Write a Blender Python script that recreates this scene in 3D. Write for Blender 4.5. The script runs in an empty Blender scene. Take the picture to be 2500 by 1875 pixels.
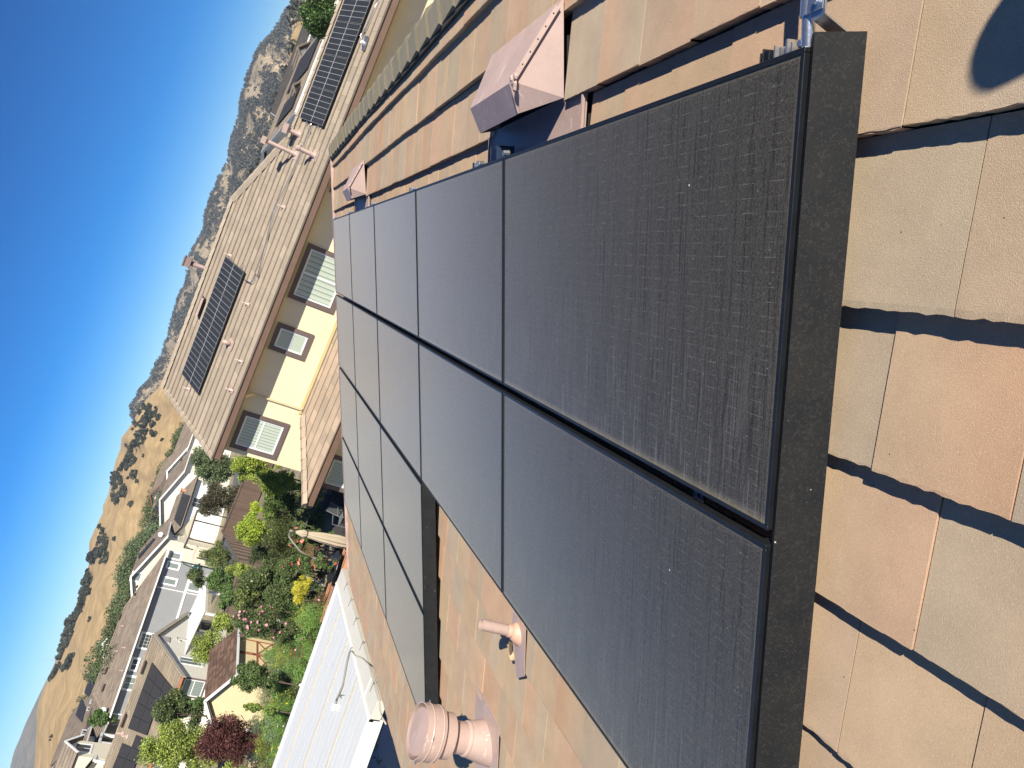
import bpy, bmesh, math, random
import numpy as np
from mathutils import Vector, Matrix, noise as mnoise
R = math.radians
random.seed(7); RNG = np.random.default_rng(7)
C = bpy.context.scene.collection
scene = bpy.context.scene

# ------------------------------------------------------------------ camera, sky, sun, exposure
CAM_Z = 6.6
FPX, CX, CY = 1721.5247, 1250.0, 937.5            # focal length in photo pixels (2500 x 1875)
W = np.array([[0.3711445564, -0.9275189951, -0.0442745062],
              [-0.3361970119, -0.1786678564, 0.9246887943],
              [-0.8655768524, -0.3283082557, -0.3781407170]])
cam_data = bpy.data.cameras.new("camera"); cam = bpy.data.objects.new("camera", cam_data); C.objects.link(cam)
cam_data.sensor_width = 36.0; cam_data.lens = FPX / 2500.0 * 36.0
cam_data.clip_start = 0.02; cam_data.clip_end = 12000
M = Matrix.Identity(4)
for i in range(3):
    M[i][0] = W[i, 0]; M[i][1] = -W[i, 1]; M[i][2] = -W[i, 2]
M[2][3] = CAM_Z
cam.matrix_world = M
scene.camera = cam

SUN_AZ, SUN_EL = 146.0, 39.0                      # azimuth clockwise from +Y
sd = Vector((math.cos(R(SUN_EL)) * math.sin(R(SUN_AZ)), math.cos(R(SUN_EL)) * math.cos(R(SUN_AZ)), math.sin(R(SUN_EL))))
sun_data = bpy.data.lights.new("sun", 'SUN'); sun = bpy.data.objects.new("sun", sun_data); C.objects.link(sun)
sun_data.energy = 5.0; sun_data.angle = R(0.5); sun_data.color = (1.0, 0.93, 0.80)
sun.rotation_euler = sd.to_track_quat('Z', 'Y').to_euler()
world = bpy.data.worlds.new("World"); scene.world = world; world.use_nodes = True
wn = world.node_tree; bg = wn.nodes['Background']
sky = wn.nodes.new('ShaderNodeTexSky'); sky.sky_type = 'NISHITA'; sky.sun_disc = False
sky.sun_elevation = R(SUN_EL); sky.sun_rotation = R(SUN_AZ); sky.altitude = 1500
sky.air_density = 1.0; sky.dust_density = 0.0; sky.ozone_density = 4.0
hs = wn.nodes.new('ShaderNodeHueSaturation'); hs.inputs['Saturation'].default_value = 1.33; hs.inputs['Hue'].default_value = .505; hs.inputs['Value'].default_value = .68
gm = wn.nodes.new('ShaderNodeGamma'); gm.inputs[1].default_value = 1.35; wn.links.new(sky.outputs[0], gm.inputs[0])
wn.links.new(gm.outputs[0], hs.inputs['Color']); wn.links.new(hs.outputs[0], bg.inputs[0]); bg.inputs[1].default_value = 0.055
scene.view_settings.view_transform = 'Standard'; scene.view_settings.look = 'None'
scene.view_settings.exposure = 0.72; scene.view_settings.gamma = 1
scene.cycles.max_bounces = 6; scene.cycles.diffuse_bounces = 3; scene.cycles.glossy_bounces = 3

# ------------------------------------------------------------------ where a pixel of the photograph points
VIEWS = {'a': (0, 0, .406872), 'b': (0, 600, .406872), 'c': (0, 1200, .406872), 'd': (700, 0, .406872), 'e': (1600, 0, .406872),
         'f': (700, 1200, .406872), 'k': (300, 1250, .253165), 'l': (100, 1500, .22604), 'm': (220, 1150, .180832),
         'n': (400, 1050, .207957), 'o': (600, 1400, .180832), 'p': (660, 0, .135624), 'q': (640, 220, .108499), 'r': (560, 1550, .180832)}
def px(i, x, y):
    a, b, s = VIEWS[i]; return a + x * s, b + y * s
def ray(i, x, y):                                  # direction, scaled to unit depth along the lens axis
    u, v = px(i, x, y); d = W @ np.array([(u - CX) / FPX, (v - CY) / FPX, 1.0]); return Vector(d)
CAMP = Vector((0, 0, CAM_Z))
def at_z(i, x, y, z):
    d = ray(i, x, y); return CAMP + d * ((z - CAM_Z) / d.z)
def at_plane(i, x, y, p0, n):
    d = ray(i, x, y); return CAMP + d * ((Vector(p0) - CAMP).dot(n) / d.dot(n))
def at_r(i, x, y, r):                              # at horizontal range r
    d = ray(i, x, y); return CAMP + d * (r / math.hypot(d.x, d.y))
def depth_scale(i, x, y, r):                       # metres per view pixel there
    d = ray(i, x, y); return VIEWS[i][2] / FPX * (r / math.hypot(d.x, d.y))
def ground_z(x, y):
    r = math.hypot(x, y)
    t = min(max((r - 42) / 26.0, 0), 1); z = -1.1 * t * t * (3 - 2 * t)
    t2 = min(max((r - 130) / 200.0, 0), 1); return z + 1.0 * t2 * t2

# ------------------------------------------------------------------ materials
MATS = {}
def new_mat(name):
    m = bpy.data.materials.new(name); m.use_nodes = True; nt = m.node_tree
    return m, nt, nt.nodes['Principled BSDF']
def nd(nt, t, **kw):
    n = nt.nodes.new(t)
    for k, v in kw.items():
        if k in n.inputs.keys(): n.inputs[k].default_value = v
        else: setattr(n, k, v)
    return n
def mix(nt, fac, a, b, mode='MIX'):
    n = nt.nodes.new('ShaderNodeMix'); n.data_type = 'RGBA'; n.blend_type = mode
    for sock, v in ((n.inputs[0], fac), (n.inputs[6], a), (n.inputs[7], b)):
        if hasattr(v, 'links') or hasattr(v, 'is_output'): nt.links.new(v, sock)
        else: sock.default_value = v if not isinstance(v, tuple) else (*v, 1)[:4]
    return n.outputs[2]
def mth(nt, op, a, b=None, clamp=False):
    n = nt.nodes.new('ShaderNodeMath'); n.operation = op; n.use_clamp = clamp
    for s, v in ((n.inputs[0], a), (n.inputs[1], b)):
        if v is None: continue
        if hasattr(v, 'is_output'): nt.links.new(v, s)
        else: s.default_value = v
    return n.outputs[0]
def noise(nt, scale, detail=4, rough=.55, vec=None, dist=0.0):
    n = nt.nodes.new('ShaderNodeTexNoise'); n.inputs['Scale'].default_value = scale; n.inputs['Detail'].default_value = detail
    n.inputs['Roughness'].default_value = rough; n.inputs['Distortion'].default_value = dist
    if vec is not None: nt.links.new(vec, n.inputs['Vector'])
    return n.outputs['Fac']
def ramp(nt, fac, stops):
    n = nt.nodes.new('ShaderNodeValToRGB'); e = n.color_ramp.elements
    while len(e) < len(stops): e.new(0.5)
    for el, (p, c) in zip(e, stops):
        el.position = p; el.color = (*c, 1) if len(c) == 3 else c
    nt.links.new(fac, n.inputs[0]); return n.outputs[0]
def grey(v): return (v, v, v)
def coord(nt, kind='Object', scale=None):
    tc = nt.nodes.new('ShaderNodeTexCoord'); o = tc.outputs[kind]
    if scale:
        mp = nt.nodes.new('ShaderNodeMapping'); mp.inputs['Scale'].default_value = scale; nt.links.new(o, mp.inputs[0]); o = mp.outputs[0]
    return o
def bump(nt, b, height, strength=.3, dist=.01):
    n = nt.nodes.new('ShaderNodeBump'); n.inputs['Strength'].default_value = strength; n.inputs['Distance'].default_value = dist
    nt.links.new(height, n.inputs['Height']); nt.links.new(n.outputs[0], b.inputs['Normal'])

def plain(name, col, rough=.6, metal=0.0, var=.12, scale=3.0, fine=60.0, bmp=0.0, spec=None, streak=None):
    """a colour broken up by broad and fine noise, as weathered paint, stucco or metal is"""
    if name in MATS: return MATS[name]
    m, nt, b = new_mat(name); co = coord(nt, 'Object', streak)
    n1 = noise(nt, scale, 5, .6, co); n2 = noise(nt, fine, 3, .6, co)
    s = mth(nt, 'ADD', mth(nt, 'MULTIPLY', n1, .7), mth(nt, 'MULTIPLY', n2, .3))
    dark = tuple(c * (1 - var) for c in col); lite = tuple(min(1, c * (1 + var)) for c in col)
    c = ramp(nt, s, [(.3, dark), (.7, lite)]); nt.links.new(c, b.inputs['Base Color'])
    b.inputs['Roughness'].default_value = rough; b.inputs['Metallic'].default_value = metal
    if spec is not None: b.inputs['Specular IOR Level'].default_value = spec
    if bmp: bump(nt, b, n2, bmp, .004)
    MATS[name] = m; return m
def vcol(name, rough=.8, fine=0, var=.15, bmp=0.0, grain=300, spec=.3, trans=0.0):
    """colour carried by the mesh (one tint per tile or leaf), grain added"""
    if name in MATS: return MATS[name]
    m, nt, b = new_mat(name)
    at = nt.nodes.new('ShaderNodeAttribute'); at.attribute_name = 'Col'; c = at.outputs['Color']
    if fine:
        co = coord(nt); n1 = noise(nt, grain, 2, .7, co); n2 = noise(nt, fine, 5, .65, co)
        f = mth(nt, 'ADD', mth(nt, 'MULTIPLY', n1, .6), mth(nt, 'MULTIPLY', n2, .4))
        c = mix(nt, 1.0, c, ramp(nt, f, [(.3, grey(1 - var)), (.7, grey(1 + var))]), 'MULTIPLY')
        if bmp:
            bump(nt, b, n1, bmp, .002); vo = nt.nodes.new('ShaderNodeTexVoronoi'); vo.inputs['Scale'].default_value = 150; nt.links.new(co, vo.inputs['Vector'])
            sp = mth(nt, 'MULTIPLY', mth(nt, 'LESS_THAN', vo.outputs['Distance'], .17), .35); c = mix(nt, sp, c, (.75, .66, .52))
            v2 = nt.nodes.new('ShaderNodeTexVoronoi'); v2.inputs['Scale'].default_value = 19; nt.links.new(co, v2.inputs['Vector']); c = mix(nt, mth(nt, 'LESS_THAN', v2.outputs['Distance'], .035), c, (.09, .07, .05))
    nt.links.new(c, b.inputs['Base Color']); b.inputs['Roughness'].default_value = rough
    b.inputs['Specular IOR Level'].default_value = spec
    if trans:
        tr = nt.nodes.new('ShaderNodeBsdfTranslucent'); nt.links.new(c, tr.inputs[0])
        ms = nt.nodes.new('ShaderNodeMixShader'); ms.inputs[0].default_value = trans
        nt.links.new(b.outputs[0], ms.inputs[1]); nt.links.new(tr.outputs[0], ms.inputs[2])
        nt.links.new(ms.outputs[0], nt.nodes['Material Output'].inputs[0])
    MATS[name] = m; return m

# ------------------------------------------------------------------ mesh builder
class MB:
    def __init__(s): s.v = []; s.f = []; s.c = []; s.uv = []; s.mi = []
    def add(s, vs, fs, col=None, mi=0, uvs=None):
        o = len(s.v); s.v += [tuple(p) for p in vs]
        for f in fs:
            s.f.append(tuple(i + o for i in f)); s.mi.append(mi)
            s.c.append([col] * len(f) if (col is None or not isinstance(col, list)) else [col[i] for i in f])
            s.uv.append([uvs[i] for i in f] if uvs else None)
        return s
    def box(s, p, ax, ay, az, col=None, mi=0):
        """corner p, three edge vectors"""
        p, ax, ay, az = map(Vector, (p, ax, ay, az))
        vs = [p, p + ax, p + ax + ay, p + ay]; vs += [q + az for q in vs]
        f = [(0, 3, 2, 1), (4, 5, 6, 7), (0, 1, 5, 4), (1, 2, 6, 5), (2, 3, 7, 6), (3, 0, 4, 7)]
        if ax.cross(ay).dot(az) < 0: f = [tuple(reversed(q)) for q in f]
        return s.add(vs, f, col, mi)
    def cbox(s, c, x, y, z, sx, sy, sz, col=None, mi=0):
        """centre, three unit axes, three sizes"""
        x, y, z = Vector(x) * sx, Vector(y) * sy, Vector(z) * sz
        return s.box(Vector(c) - (x + y + z) / 2, x, y, z, col, mi)
    def bar(s, a, b, w, h, up=(0, 0, 1), col=None, mi=0):
        a, b = Vector(a), Vector(b); d = (b - a).normalized(); up = Vector(up)
        x = d.cross(up)
        if x.length < 1e-4: x = d.cross(Vector((1, 0, 0)))
        x.normalize(); z = x.cross(d)
        return s.box(a - x * w / 2 - z * h / 2, x * w, b - a, z * h, col, mi)
    def tube(s, pts, r, n=10, col=None, mi=0, caps=True):
        pts = [Vector(p) for p in pts]; rr = r if isinstance(r, (list, tuple)) else [r] * len(pts)
        vs = []; prev = None
        for i, p in enumerate(pts):
            d = (pts[min(i + 1, len(pts) - 1)] - pts[max(i - 1, 0)]).normalized()
            if prev is None:
                x = d.cross(Vector((0, 0, 1)))
                if x.length < 1e-3: x = d.cross(Vector((1, 0, 0)))
            else: x = prev - d * prev.dot(d)
            x.normalize(); prev = x; y = d.cross(x)
            vs += [p + (x * math.cos(t) + y * math.sin(t)) * rr[i] for t in [2 * math.pi * k / n for k in range(n)]]
        fs = [(i * n + k, i * n + (k + 1) % n, (i + 1) * n + (k + 1) % n, (i + 1) * n + k) for i in range(len(pts) - 1) for k in range(n)]
        if caps: fs += [tuple(reversed(range(n))), tuple(range((len(pts) - 1) * n, len(pts) * n))]
        return s.add(vs, fs, col, mi)
    def lathe(s, c, axis, prof, n=24, col=None, mi=0):
        """prof: (radius, height) pairs along axis"""
        c, a = Vector(c), Vector(axis).normalized()
        x = a.cross(Vector((0, 1, 0.01))).normalized(); y = a.cross(x); vs = []
        for r, h in prof: vs += [c + a * h + (x * math.cos(t) + y * math.sin(t)) * r for t in [2 * math.pi * k / n for k in range(n)]]
        fs = [(i * n + k, i * n + (k + 1) % n, (i + 1) * n + (k + 1) % n, (i + 1) * n + k) for i in range(len(prof) - 1) for k in range(n)]
        return s.add(vs, fs, col, mi)
    def poly(s, pts, thick=None, n=None, col=None, mi=0):
        """flat polygon, extruded by -n*thick when thick is given"""
        pts = [Vector(p) for p in pts]; k = len(pts)
        nn = Vector((0, 0, 0))
        for i in range(k):
            nn += pts[i].cross(pts[(i + 1) % k])
        nn.normalize()
        if n is not None and nn.dot(Vector(n)) < 0: pts = pts[::-1]; nn = -nn
        if not thick: return s.add(pts, [tuple(range(k))], col, mi)
        vs = pts + [p - nn * thick for p in pts]
        fs = [tuple(range(k)), tuple(reversed(range(k, 2 * k)))] + [(i, i + k, (i + 1) % k + k, (i + 1) % k) for i in range(k)]
        return s.add(vs, fs, col, mi)
    def build(s, name, mats, parent=None, smooth=False, loc=None):
        me = bpy.data.meshes.new(name); me.from_pydata(s.v, [], s.f)
        for m in (mats if isinstance(mats, (list, tuple)) else [mats]): me.materials.append(m)
        if any(s.mi): me.polygons.foreach_set('material_index', s.mi)
        if any(c[0] is not None for c in s.c):
            ca = me.color_attributes.new('Col', 'FLOAT_COLOR', 'CORNER')
            arr = []
            for c in s.c:
                for q in c: arr += [*(q or (.5, .5, .5)), 1.0]
            ca.data.foreach_set('color', arr)
        if any(s.uv):
            ul = me.uv_layers.new(name='UVMap'); arr = []
            for f, u in zip(s.f, s.uv):
                for i in range(len(f)): arr += list(u[i]) if u else [0, 0]
            ul.data.foreach_set('uv', arr)
        if smooth: me.polygons.foreach_set('use_smooth', [True] * len(me.polygons))
        me.update(); o = bpy.data.objects.new(name, me); C.objects.link(o)
        if parent is not None:
            o.parent = parent
            pw = parent.matrix_basis.copy() if parent.parent is None else parent.parent.matrix_basis @ parent.matrix_basis
            o.matrix_parent_inverse = pw.inverted()
        return o
def smooth_angle(o, deg=35):
    me = o.data; me.polygons.foreach_set('use_smooth', [True] * len(me.polygons))
    bm = bmesh.new(); bm.from_mesh(me)
    for e in bm.edges:
        if len(e.link_faces) == 2 and e.calc_face_angle(0) > R(deg): e.smooth = False
    bm.to_mesh(me); bm.free()
def bevel(o, w=.003, seg=2):
    m = o.modifiers.new('bevel', 'BEVEL'); m.width = w; m.segments = seg; m.limit_method = 'ANGLE'; m.angle_limit = R(40); return o
HOST = [None]
def tag(o, label, cat, group=None, kind=None):
    if HOST[0]: o['host'] = HOST[0]
    o['label'] = label; o['category'] = cat
    if group: o['group'] = group
    if kind: o['kind'] = kind
    return o
def thing(name, label, cat, loc=(0, 0, 0), group=None):
    o = bpy.data.objects.new(name, None); C.objects.link(o); o.location = loc; o.empty_display_size = .2
    return tag(o, label, cat, group)
def structure(o): o['kind'] = 'structure'; return o
def copy_tree(o, parent=None):
    c = o.copy(); C.objects.link(c)
    if parent is not None: c.parent = parent
    for ch in list(o.children): copy_tree(ch, c)
    return c

# ------------------------------------------------------------------ tiles laid over a sloping polygon
def clip(poly, fn):
    out = []
    for i in range(len(poly)):
        a, b = poly[i], poly[(i + 1) % len(poly)]; fa, fb = fn(a), fn(b)
        if fa >= 0: out.append(a)
        if (fa >= 0) != (fb >= 0):
            t = fa / (fa - fb); out.append((a[0] + (b[0] - a[0]) * t, a[1] + (b[1] - a[1]) * t))
    return out
def lay_tiles(mb, P0, U, V, poly, palette, expo=.345, tw=.30, thick=.03, v0=0.0, gap=.0016, rough=0.0, skip=None, rr=random, lap=.0, slump=0.0):
    """P0 + U*u + V*v ; U along the eave, V down the slope. Every tile is a slab of its own, a course rests on the next."""
    P0, U, V = Vector(P0), Vector(U).normalized(), Vector(V).normalized(); N = U.cross(V)
    if N.z < 0: N = -N
    vs_ = [p[1] for p in poly]; us_ = [p[0] for p in poly]
    k = math.floor((min(vs_) - v0) / expo) - 1
    while v0 + k * expo < max(vs_):
        a, b = v0 + k * expo, v0 + (k + 1) * expo
        band = clip(clip(poly, lambda p: p[1] - a), lambda p: b - p[1])
        if len(band) >= 3:
            off = (k % 2) * tw / 2 + .011 * math.sin(k * 7.3); lo = min(p[0] for p in band); hi = max(p[0] for p in band)
            j = math.floor((lo - off) / tw)
            while off + j * tw < hi:
                c0, c1 = off + j * tw + gap, off + (j + 1) * tw - gap
                cell = clip(clip(band, lambda p: p[0] - c0), lambda p: c1 - p[0])
                j += 1
                if len(cell) < 3: continue
                mu = sum(p[0] for p in cell) / len(cell); mv = sum(p[1] for p in cell) / len(cell)
                if skip and skip(mu, mv): continue
                dv = rr.uniform(-.0035, .0035) + .007 * math.sin(mu * .8 + k * 1.9) if rough else 0; dh = rr.uniform(-.002, .002) + .005 * math.sin(mu * 1.1 + k * .7) if rough else 0
                tilt = rr.uniform(-.0022, .0022) if rough else 0
                near = rough and abs(mu) < 2.6
                c_l = rr.choice(palette); c_r = c_l if rr.random() < .3 else rr.choice(palette); br = rr.uniform(.93, 1.06)
                H = lambda u, v: thick * (v - a) / expo + dh + tilt * (u - c0) / tw
                us = sorted(set(round(p[0], 5) for p in cell))
                if rough and len(cell) == 4 and len(us) == 2:       # a grid of strips so that tint and edge can vary across the tile
                    va, vb = min(p[1] for p in cell), max(p[1] for p in cell); u0, u1 = us; m = 16 if near else 4
                    top_, cc = [], []
                    for q in range(m + 1):
                        u = u0 + (u1 - u0) * q / m; jt = (rr.uniform(-.0026, .0026) if near and 0 < q < m else 0) + dv; t = min(max((u - c0) / (c1 - c0), 0), 1); t = t * t * (3 - 2 * t)
                        jh = rr.uniform(-.0010, .0004) if near else 0; vm = vb - .007
                        top_ += [P0 + U * u + V * (va + (dv if va > a + 1e-4 else 0)) + N * H(u, va), P0 + U * u + V * vm + N * H(u, vm), P0 + U * u + V * (vb + jt) + N * (H(u, vb) + jh - .0002)]
                        cc.append(tuple((c_l[z] * (1 - t) + c_r[z] * t) * br for z in range(3)))
                    low = [p - N * (thick + .008) for p in top_]; vs = top_ + low; M2 = len(top_); cs = [cc[i // 3] for i in range(M2)]; cs += [tuple(x * .6 for x in z) for z in cs]  # shade painted into the edges: slab colour darkens toward the bottom
                    flip = (top_[3] - top_[0]).cross(top_[1] - top_[0]).dot(N) < 0; fs = []
                    for q in range(m):
                        i = 3 * q; fs += [(i, i + 3, i + 4, i + 1), (i + 1, i + 4, i + 5, i + 2), (i + 2, i + 5, M2 + i + 5, M2 + i + 2)]
                    i = 3 * m; fs += [(0, 1, M2 + 1, M2), (1, 2, M2 + 2, M2 + 1), (i + 1, i, M2 + i, M2 + i + 1), (i + 2, i + 1, M2 + i + 1, M2 + i + 2)]
                    if flip: fs = [tuple(reversed(f)) for f in fs]
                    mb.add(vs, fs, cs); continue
                vs = [P0 + U * u + V * (v + (dv if abs(v - b) < 1e-5 else 0)) + N * H(u, v) for u, v in cell]; m = len(vs)
                nn = Vector((0, 0, 0))
                for i in range(m): nn += vs[i].cross(vs[(i + 1) % m])
                low = [p - N * (thick + .008) for p in vs]; up_ = nn.dot(N) > 0
                fs = [tuple(range(m)) if up_ else tuple(reversed(range(m)))]; sides = [(i, (i + 1) % m, (i + 1) % m + m, i + m) for i in range(m)]
                fs += [tuple(reversed(q)) for q in sides] if up_ else sides
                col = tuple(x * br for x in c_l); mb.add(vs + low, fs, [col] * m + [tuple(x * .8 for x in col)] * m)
        k += 1
    return mb
# ------------------------------------------------------------------ common materials
TILE = vcol('roof_tile', .9, fine=6, var=.22, bmp=.5, grain=420, spec=.15)
TILEF = vcol('weathered_roof_tile', .9, fine=2.0, var=.16, bmp=0, grain=40, spec=.12)
def scuffed(name, col, rough):
    m, nt, b = new_mat(name); co = coord(nt, 'Object'); n1 = noise(nt, 5, 5, .6, co); n2 = noise(nt, 90, 3, .6, co)
    s = mth(nt, 'ADD', mth(nt, 'MULTIPLY', n1, .7), mth(nt, 'MULTIPLY', n2, .3)); c = ramp(nt, s, [(.3, tuple(x * .86 for x in col)), (.7, tuple(x * 1.1 for x in col))])
    mp = nt.nodes.new('ShaderNodeMapping'); mp.inputs['Rotation'].default_value = (.5, .4, .6); mp.inputs['Scale'].default_value = (6, 70, 45); nt.links.new(co, mp.inputs[0])
    k = noise(nt, 1.0, 3, .6, mp.outputs[0], .3); pt = ramp(nt, noise(nt, 4, 3, .5, co), [(.5, grey(0)), (.62, grey(1))])
    c = mix(nt, mth(nt, 'MULTIPLY', mth(nt, 'GREATER_THAN', k, .62), mth(nt, 'MULTIPLY', pt, .75)), c, (.70, .60, .55))
    c = mix(nt, ramp(nt, noise(nt, 14, 5, .7, co), [(.62, grey(0)), (.70, grey(.45))]), c, (.30, .22, .18))
    nt.links.new(c, b.inputs['Base Color']); b.inputs['Roughness'].default_value = rough; bump(nt, b, n1, .25, .006); MATS[name] = m; return m
PINK = scuffed('dusty_pink_paint', (.46, .335, .29), .5); PINKS = scuffed('dusty_pink_metal', (.45, .33, .285), .42)
BLACKM = plain('black_anodised_metal', (.018, .02, .024), .38, .3, .35, 12, 220, .08)
GALV = plain('galvanised_steel', (.62, .65, .68), .28, .9, .14, 20, 120, .08)
ALU = plain('bare_aluminium', (.72, .73, .74), .3, .9, .1, 30, 200, .05)
DARKR = plain('black_rubber', (.02, .02, .02), .7, 0, .2)
UNDER = plain('roof_underlay', (.03, .028, .026), .95)
WHITE = plain('white_paint', (.78, .78, .76), .45, 0, .05, 2, 50)
WHITEF = plain('white_window_frame', (.80, .81, .80), .35, 0, .03)
STUCCO_Y = plain('pale_yellow_stucco', (.74, .64, .43), .9, 0, .07, 1.2, 60, .5)
STUCCO_G = plain('grey_stucco', (.25, .255, .262), .92, 0, .07, .9, 40, .4)
STUCCO_C = plain('cream_stucco', (.80, .76, .64), .9, 0, .06, 1, 40, .4)
STUCCO_B = plain('beige_stucco', (.68, .62, .48), .9, 0, .06, 1, 40, .4)
STUCCO_W = plain('white_stucco', (.78, .78, .76), .9, 0, .04, 1, 40, .3)
FASCIA_BR = plain('brown_fascia', (.165, .10, .07), .55, 0, .12, 3, 40)
TRIM_BR = plain('dark_brown_trim', (.13, .095, .085), .7, 0, .12, 4, 60)
SOFFIT = plain('tan_soffit', (.42, .33, .22), .8)
WOODF = plain('weathered_fence_wood', (.17, .115, .085), .85, 0, .35, 2.0, 30, .4, streak=(1, 1, .12))
WOODD = plain('dark_fence_wood', (.12, .085, .065), .85, 0, .3, 2.0, 30, .4, streak=(1, 1, .12))
ORANGEW = plain('orange_brown_wood', (.48, .24, .13), .6, 0, .15, 5, 60)
BARK = plain('tree_bark', (.11, .08, .06), .9, 0, .3, 6, 40, .6)
LEAF = vcol('leaves', .55, spec=.3, trans=.22)
LEAFD = vcol('far_leaves', .8, spec=.1)
PETAL = vcol('petals', .6, spec=.2, trans=.25)

def glass_mat(name='window_glass', tint=(.03, .04, .045), rough=.06):
    if name in MATS: return MATS[name]
    m, nt, b = new_mat(name); b.inputs['Roughness'].default_value = rough
    n = noise(nt, 1.5, 2, .5, coord(nt)); c = ramp(nt, n, [(.3, tint), (.7, tuple(x * 1.6 for x in tint))])
    nt.links.new(c, b.inputs['Base Color']); b.inputs['Specular IOR Level'].default_value = .8
    MATS[name] = m; return m
GLASS = glass_mat()
def blinds_mat(name, a, b_, n=9.0):
    if name in MATS: return MATS[name]
    m, nt, b = new_mat(name); uv = coord(nt, 'UV')
    sx = nt.nodes.new('ShaderNodeSeparateXYZ'); nt.links.new(uv, sx.inputs[0])
    fr = mth(nt, 'FRACT', mth(nt, 'MULTIPLY', sx.outputs[0], n))
    c = ramp(nt, fr, [(0, b_), (.12, b_), (.22, a), (.8, tuple(x * .9 for x in a)), (1, tuple(x * .7 for x in a))])
    nt.links.new(c, b.inputs['Base Color']); b.inputs['Roughness'].default_value = .12; b.inputs['Specular IOR Level'].default_value = .6
    MATS[name] = m; return m
BLIND = blinds_mat('vertical_blinds_behind_glass', (.50, .56, .47), (.20, .27, .24))
BLINDD = blinds_mat('dark_blinds_behind_screen', (.24, .28, .26), (.10, .13, .13))  # darker blind tones, used on the other houses

def panel_mat():
    m, nt, b = new_mat('solar_glass_with_dust')
    uv = coord(nt, 'UV'); sx = nt.nodes.new('ShaderNodeSeparateXYZ'); nt.links.new(uv, sx.inputs[0]); U, V = sx.outputs[0], sx.outputs[1]
    def mp(scale):
        q = nt.nodes.new('ShaderNodeMapping'); q.inputs['Scale'].default_value = scale; nt.links.new(uv, q.inputs[0]); return q.outputs[0]
    # silver ribbons along U, 3 cm apart, broken into dashes
    wob = noise(nt, 30, 2, .5, uv)
    line = mth(nt, 'ABSOLUTE', mth(nt, 'SUBTRACT', mth(nt, 'FRACT', mth(nt, 'MULTIPLY', V, 31.0)), .5))
    line = mth(nt, 'LESS_THAN', line, .028)
    dash = mth(nt, 'LESS_THAN', mth(nt, 'FRACT', mth(nt, 'ADD', mth(nt, 'MULTIPLY', U, 11.0), mth(nt, 'MULTIPLY', noise(nt, 3.0, 2, .5, uv), 1.2))), .42)
    dash = mth(nt, 'MULTIPLY', dash, mth(nt, 'GREATER_THAN', noise(nt, 1.0, 2, .6, mp((60, 31, 1))), .46))
    dash = mth(nt, 'MULTIPLY', line, mth(nt, 'ADD', mth(nt, 'MULTIPLY', dash, .17), .03))
    # crackled grime: dark worm pattern from stretched, distorted noise
    worm = noise(nt, 1.0, 3, .65, mp((420, 190, 1)), 1.6)
    worm = ramp(nt, worm, [(.38, grey(.25)), (.5, grey(.95)), (.62, grey(2.3))])
    # water runs down the slope
    run = noise(nt, 1.0, 4, .7, mp((85, 2.2, 1)), .25)
    low = mth(nt, 'POWER', V, 3.0)
    run_l = mth(nt, 'MULTIPLY', mth(nt, 'GREATER_THAN', run, .57), mth(nt, 'ADD', mth(nt, 'MULTIPLY', low, .8), .03))
    run_d = ramp(nt, noise(nt, 1.0, 4, .7, mp((150, 3.0, 2)), .8), [(.38, grey(.35)), (.47, grey(1)), (1, grey(1.1))])
    base = mix(nt, 1.0, (.046, .042, .034), worm, 'MULTIPLY'); base = mix(nt, 1.0, base, run_d, 'MULTIPLY')
    dustn = noise(nt, 1.0, 5, .6, mp((2.2, 1.4, 1)))
    base = mix(nt, mth(nt, 'MULTIPLY', dustn, .10), base, (.20, .19, .18))
    base = mix(nt, mth(nt, 'MULTIPLY', run_l, .45), base, (.22, .22, .22))
    base = mix(nt, dash, base, (.38, .38, .37))
    # dust gathered along the frame
    def edge(x, w, s): return mth(nt, 'MULTIPLY', mth(nt, 'POWER', mth(nt, 'SUBTRACT', 1.0, mth(nt, 'MULTIPLY', x, 1.0 / w), True), 2.0, True), s)
    du = mth(nt, 'MINIMUM', U, mth(nt, 'SUBTRACT', 1.845, U)); dv0 = V; dv1 = mth(nt, 'SUBTRACT', 1.0, V)
    e = mth(nt, 'ADD', mth(nt, 'ADD', edge(du, .016, .55), edge(dv0, .016, .6)), edge(dv1, .03, .7), True)
    base = mix(nt, mth(nt, 'MULTIPLY', e, mth(nt, 'ADD', mth(nt, 'MULTIPLY', wob, .8), .4), True), base, (.34, .29, .19))
    # specks
    vo = nt.nodes.new('ShaderNodeTexVoronoi'); vo.inputs['Scale'].default_value = 24; nt.links.new(uv, vo.inputs['Vector'])
    sp = mth(nt, 'LESS_THAN', vo.outputs['Distance'], .045)
    vo2 = nt.nodes.new('ShaderNodeTexVoronoi'); vo2.inputs['Scale'].default_value = 5; nt.links.new(uv, vo2.inputs['Vector'])
    sp2 = mth(nt, 'LESS_THAN', vo2.outputs['Distance'], .022)
    base = mix(nt, mth(nt, 'MULTIPLY', sp, .45), base, (.45, .45, .42)); base = mix(nt, sp2, base, (.7, .68, .6))
    nt.links.new(base, b.inputs['Base Color'])
    rg = ramp(nt, noise(nt, 1, 3, .6, mp((300, 140, 1)), 1.0), [(.3, grey(.20)), (.7, grey(.32))]); nt.links.new(rg, b.inputs['Roughness'])
    b.inputs['IOR'].default_value = 1.5
    b.inputs['Sheen Weight'].default_value = .8; b.inputs['Sheen Roughness'].default_value = .28; b.inputs['Sheen Tint'].default_value = (1, .9, .74, 1); b.inputs['Specular Tint'].default_value = (1, .86, .68, 1)
    bump(nt, b, noise(nt, 1, 3, .6, mp((260, 120, 1)), 1.2), .12, .0008)
    return m
PANEL = panel_mat()
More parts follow.
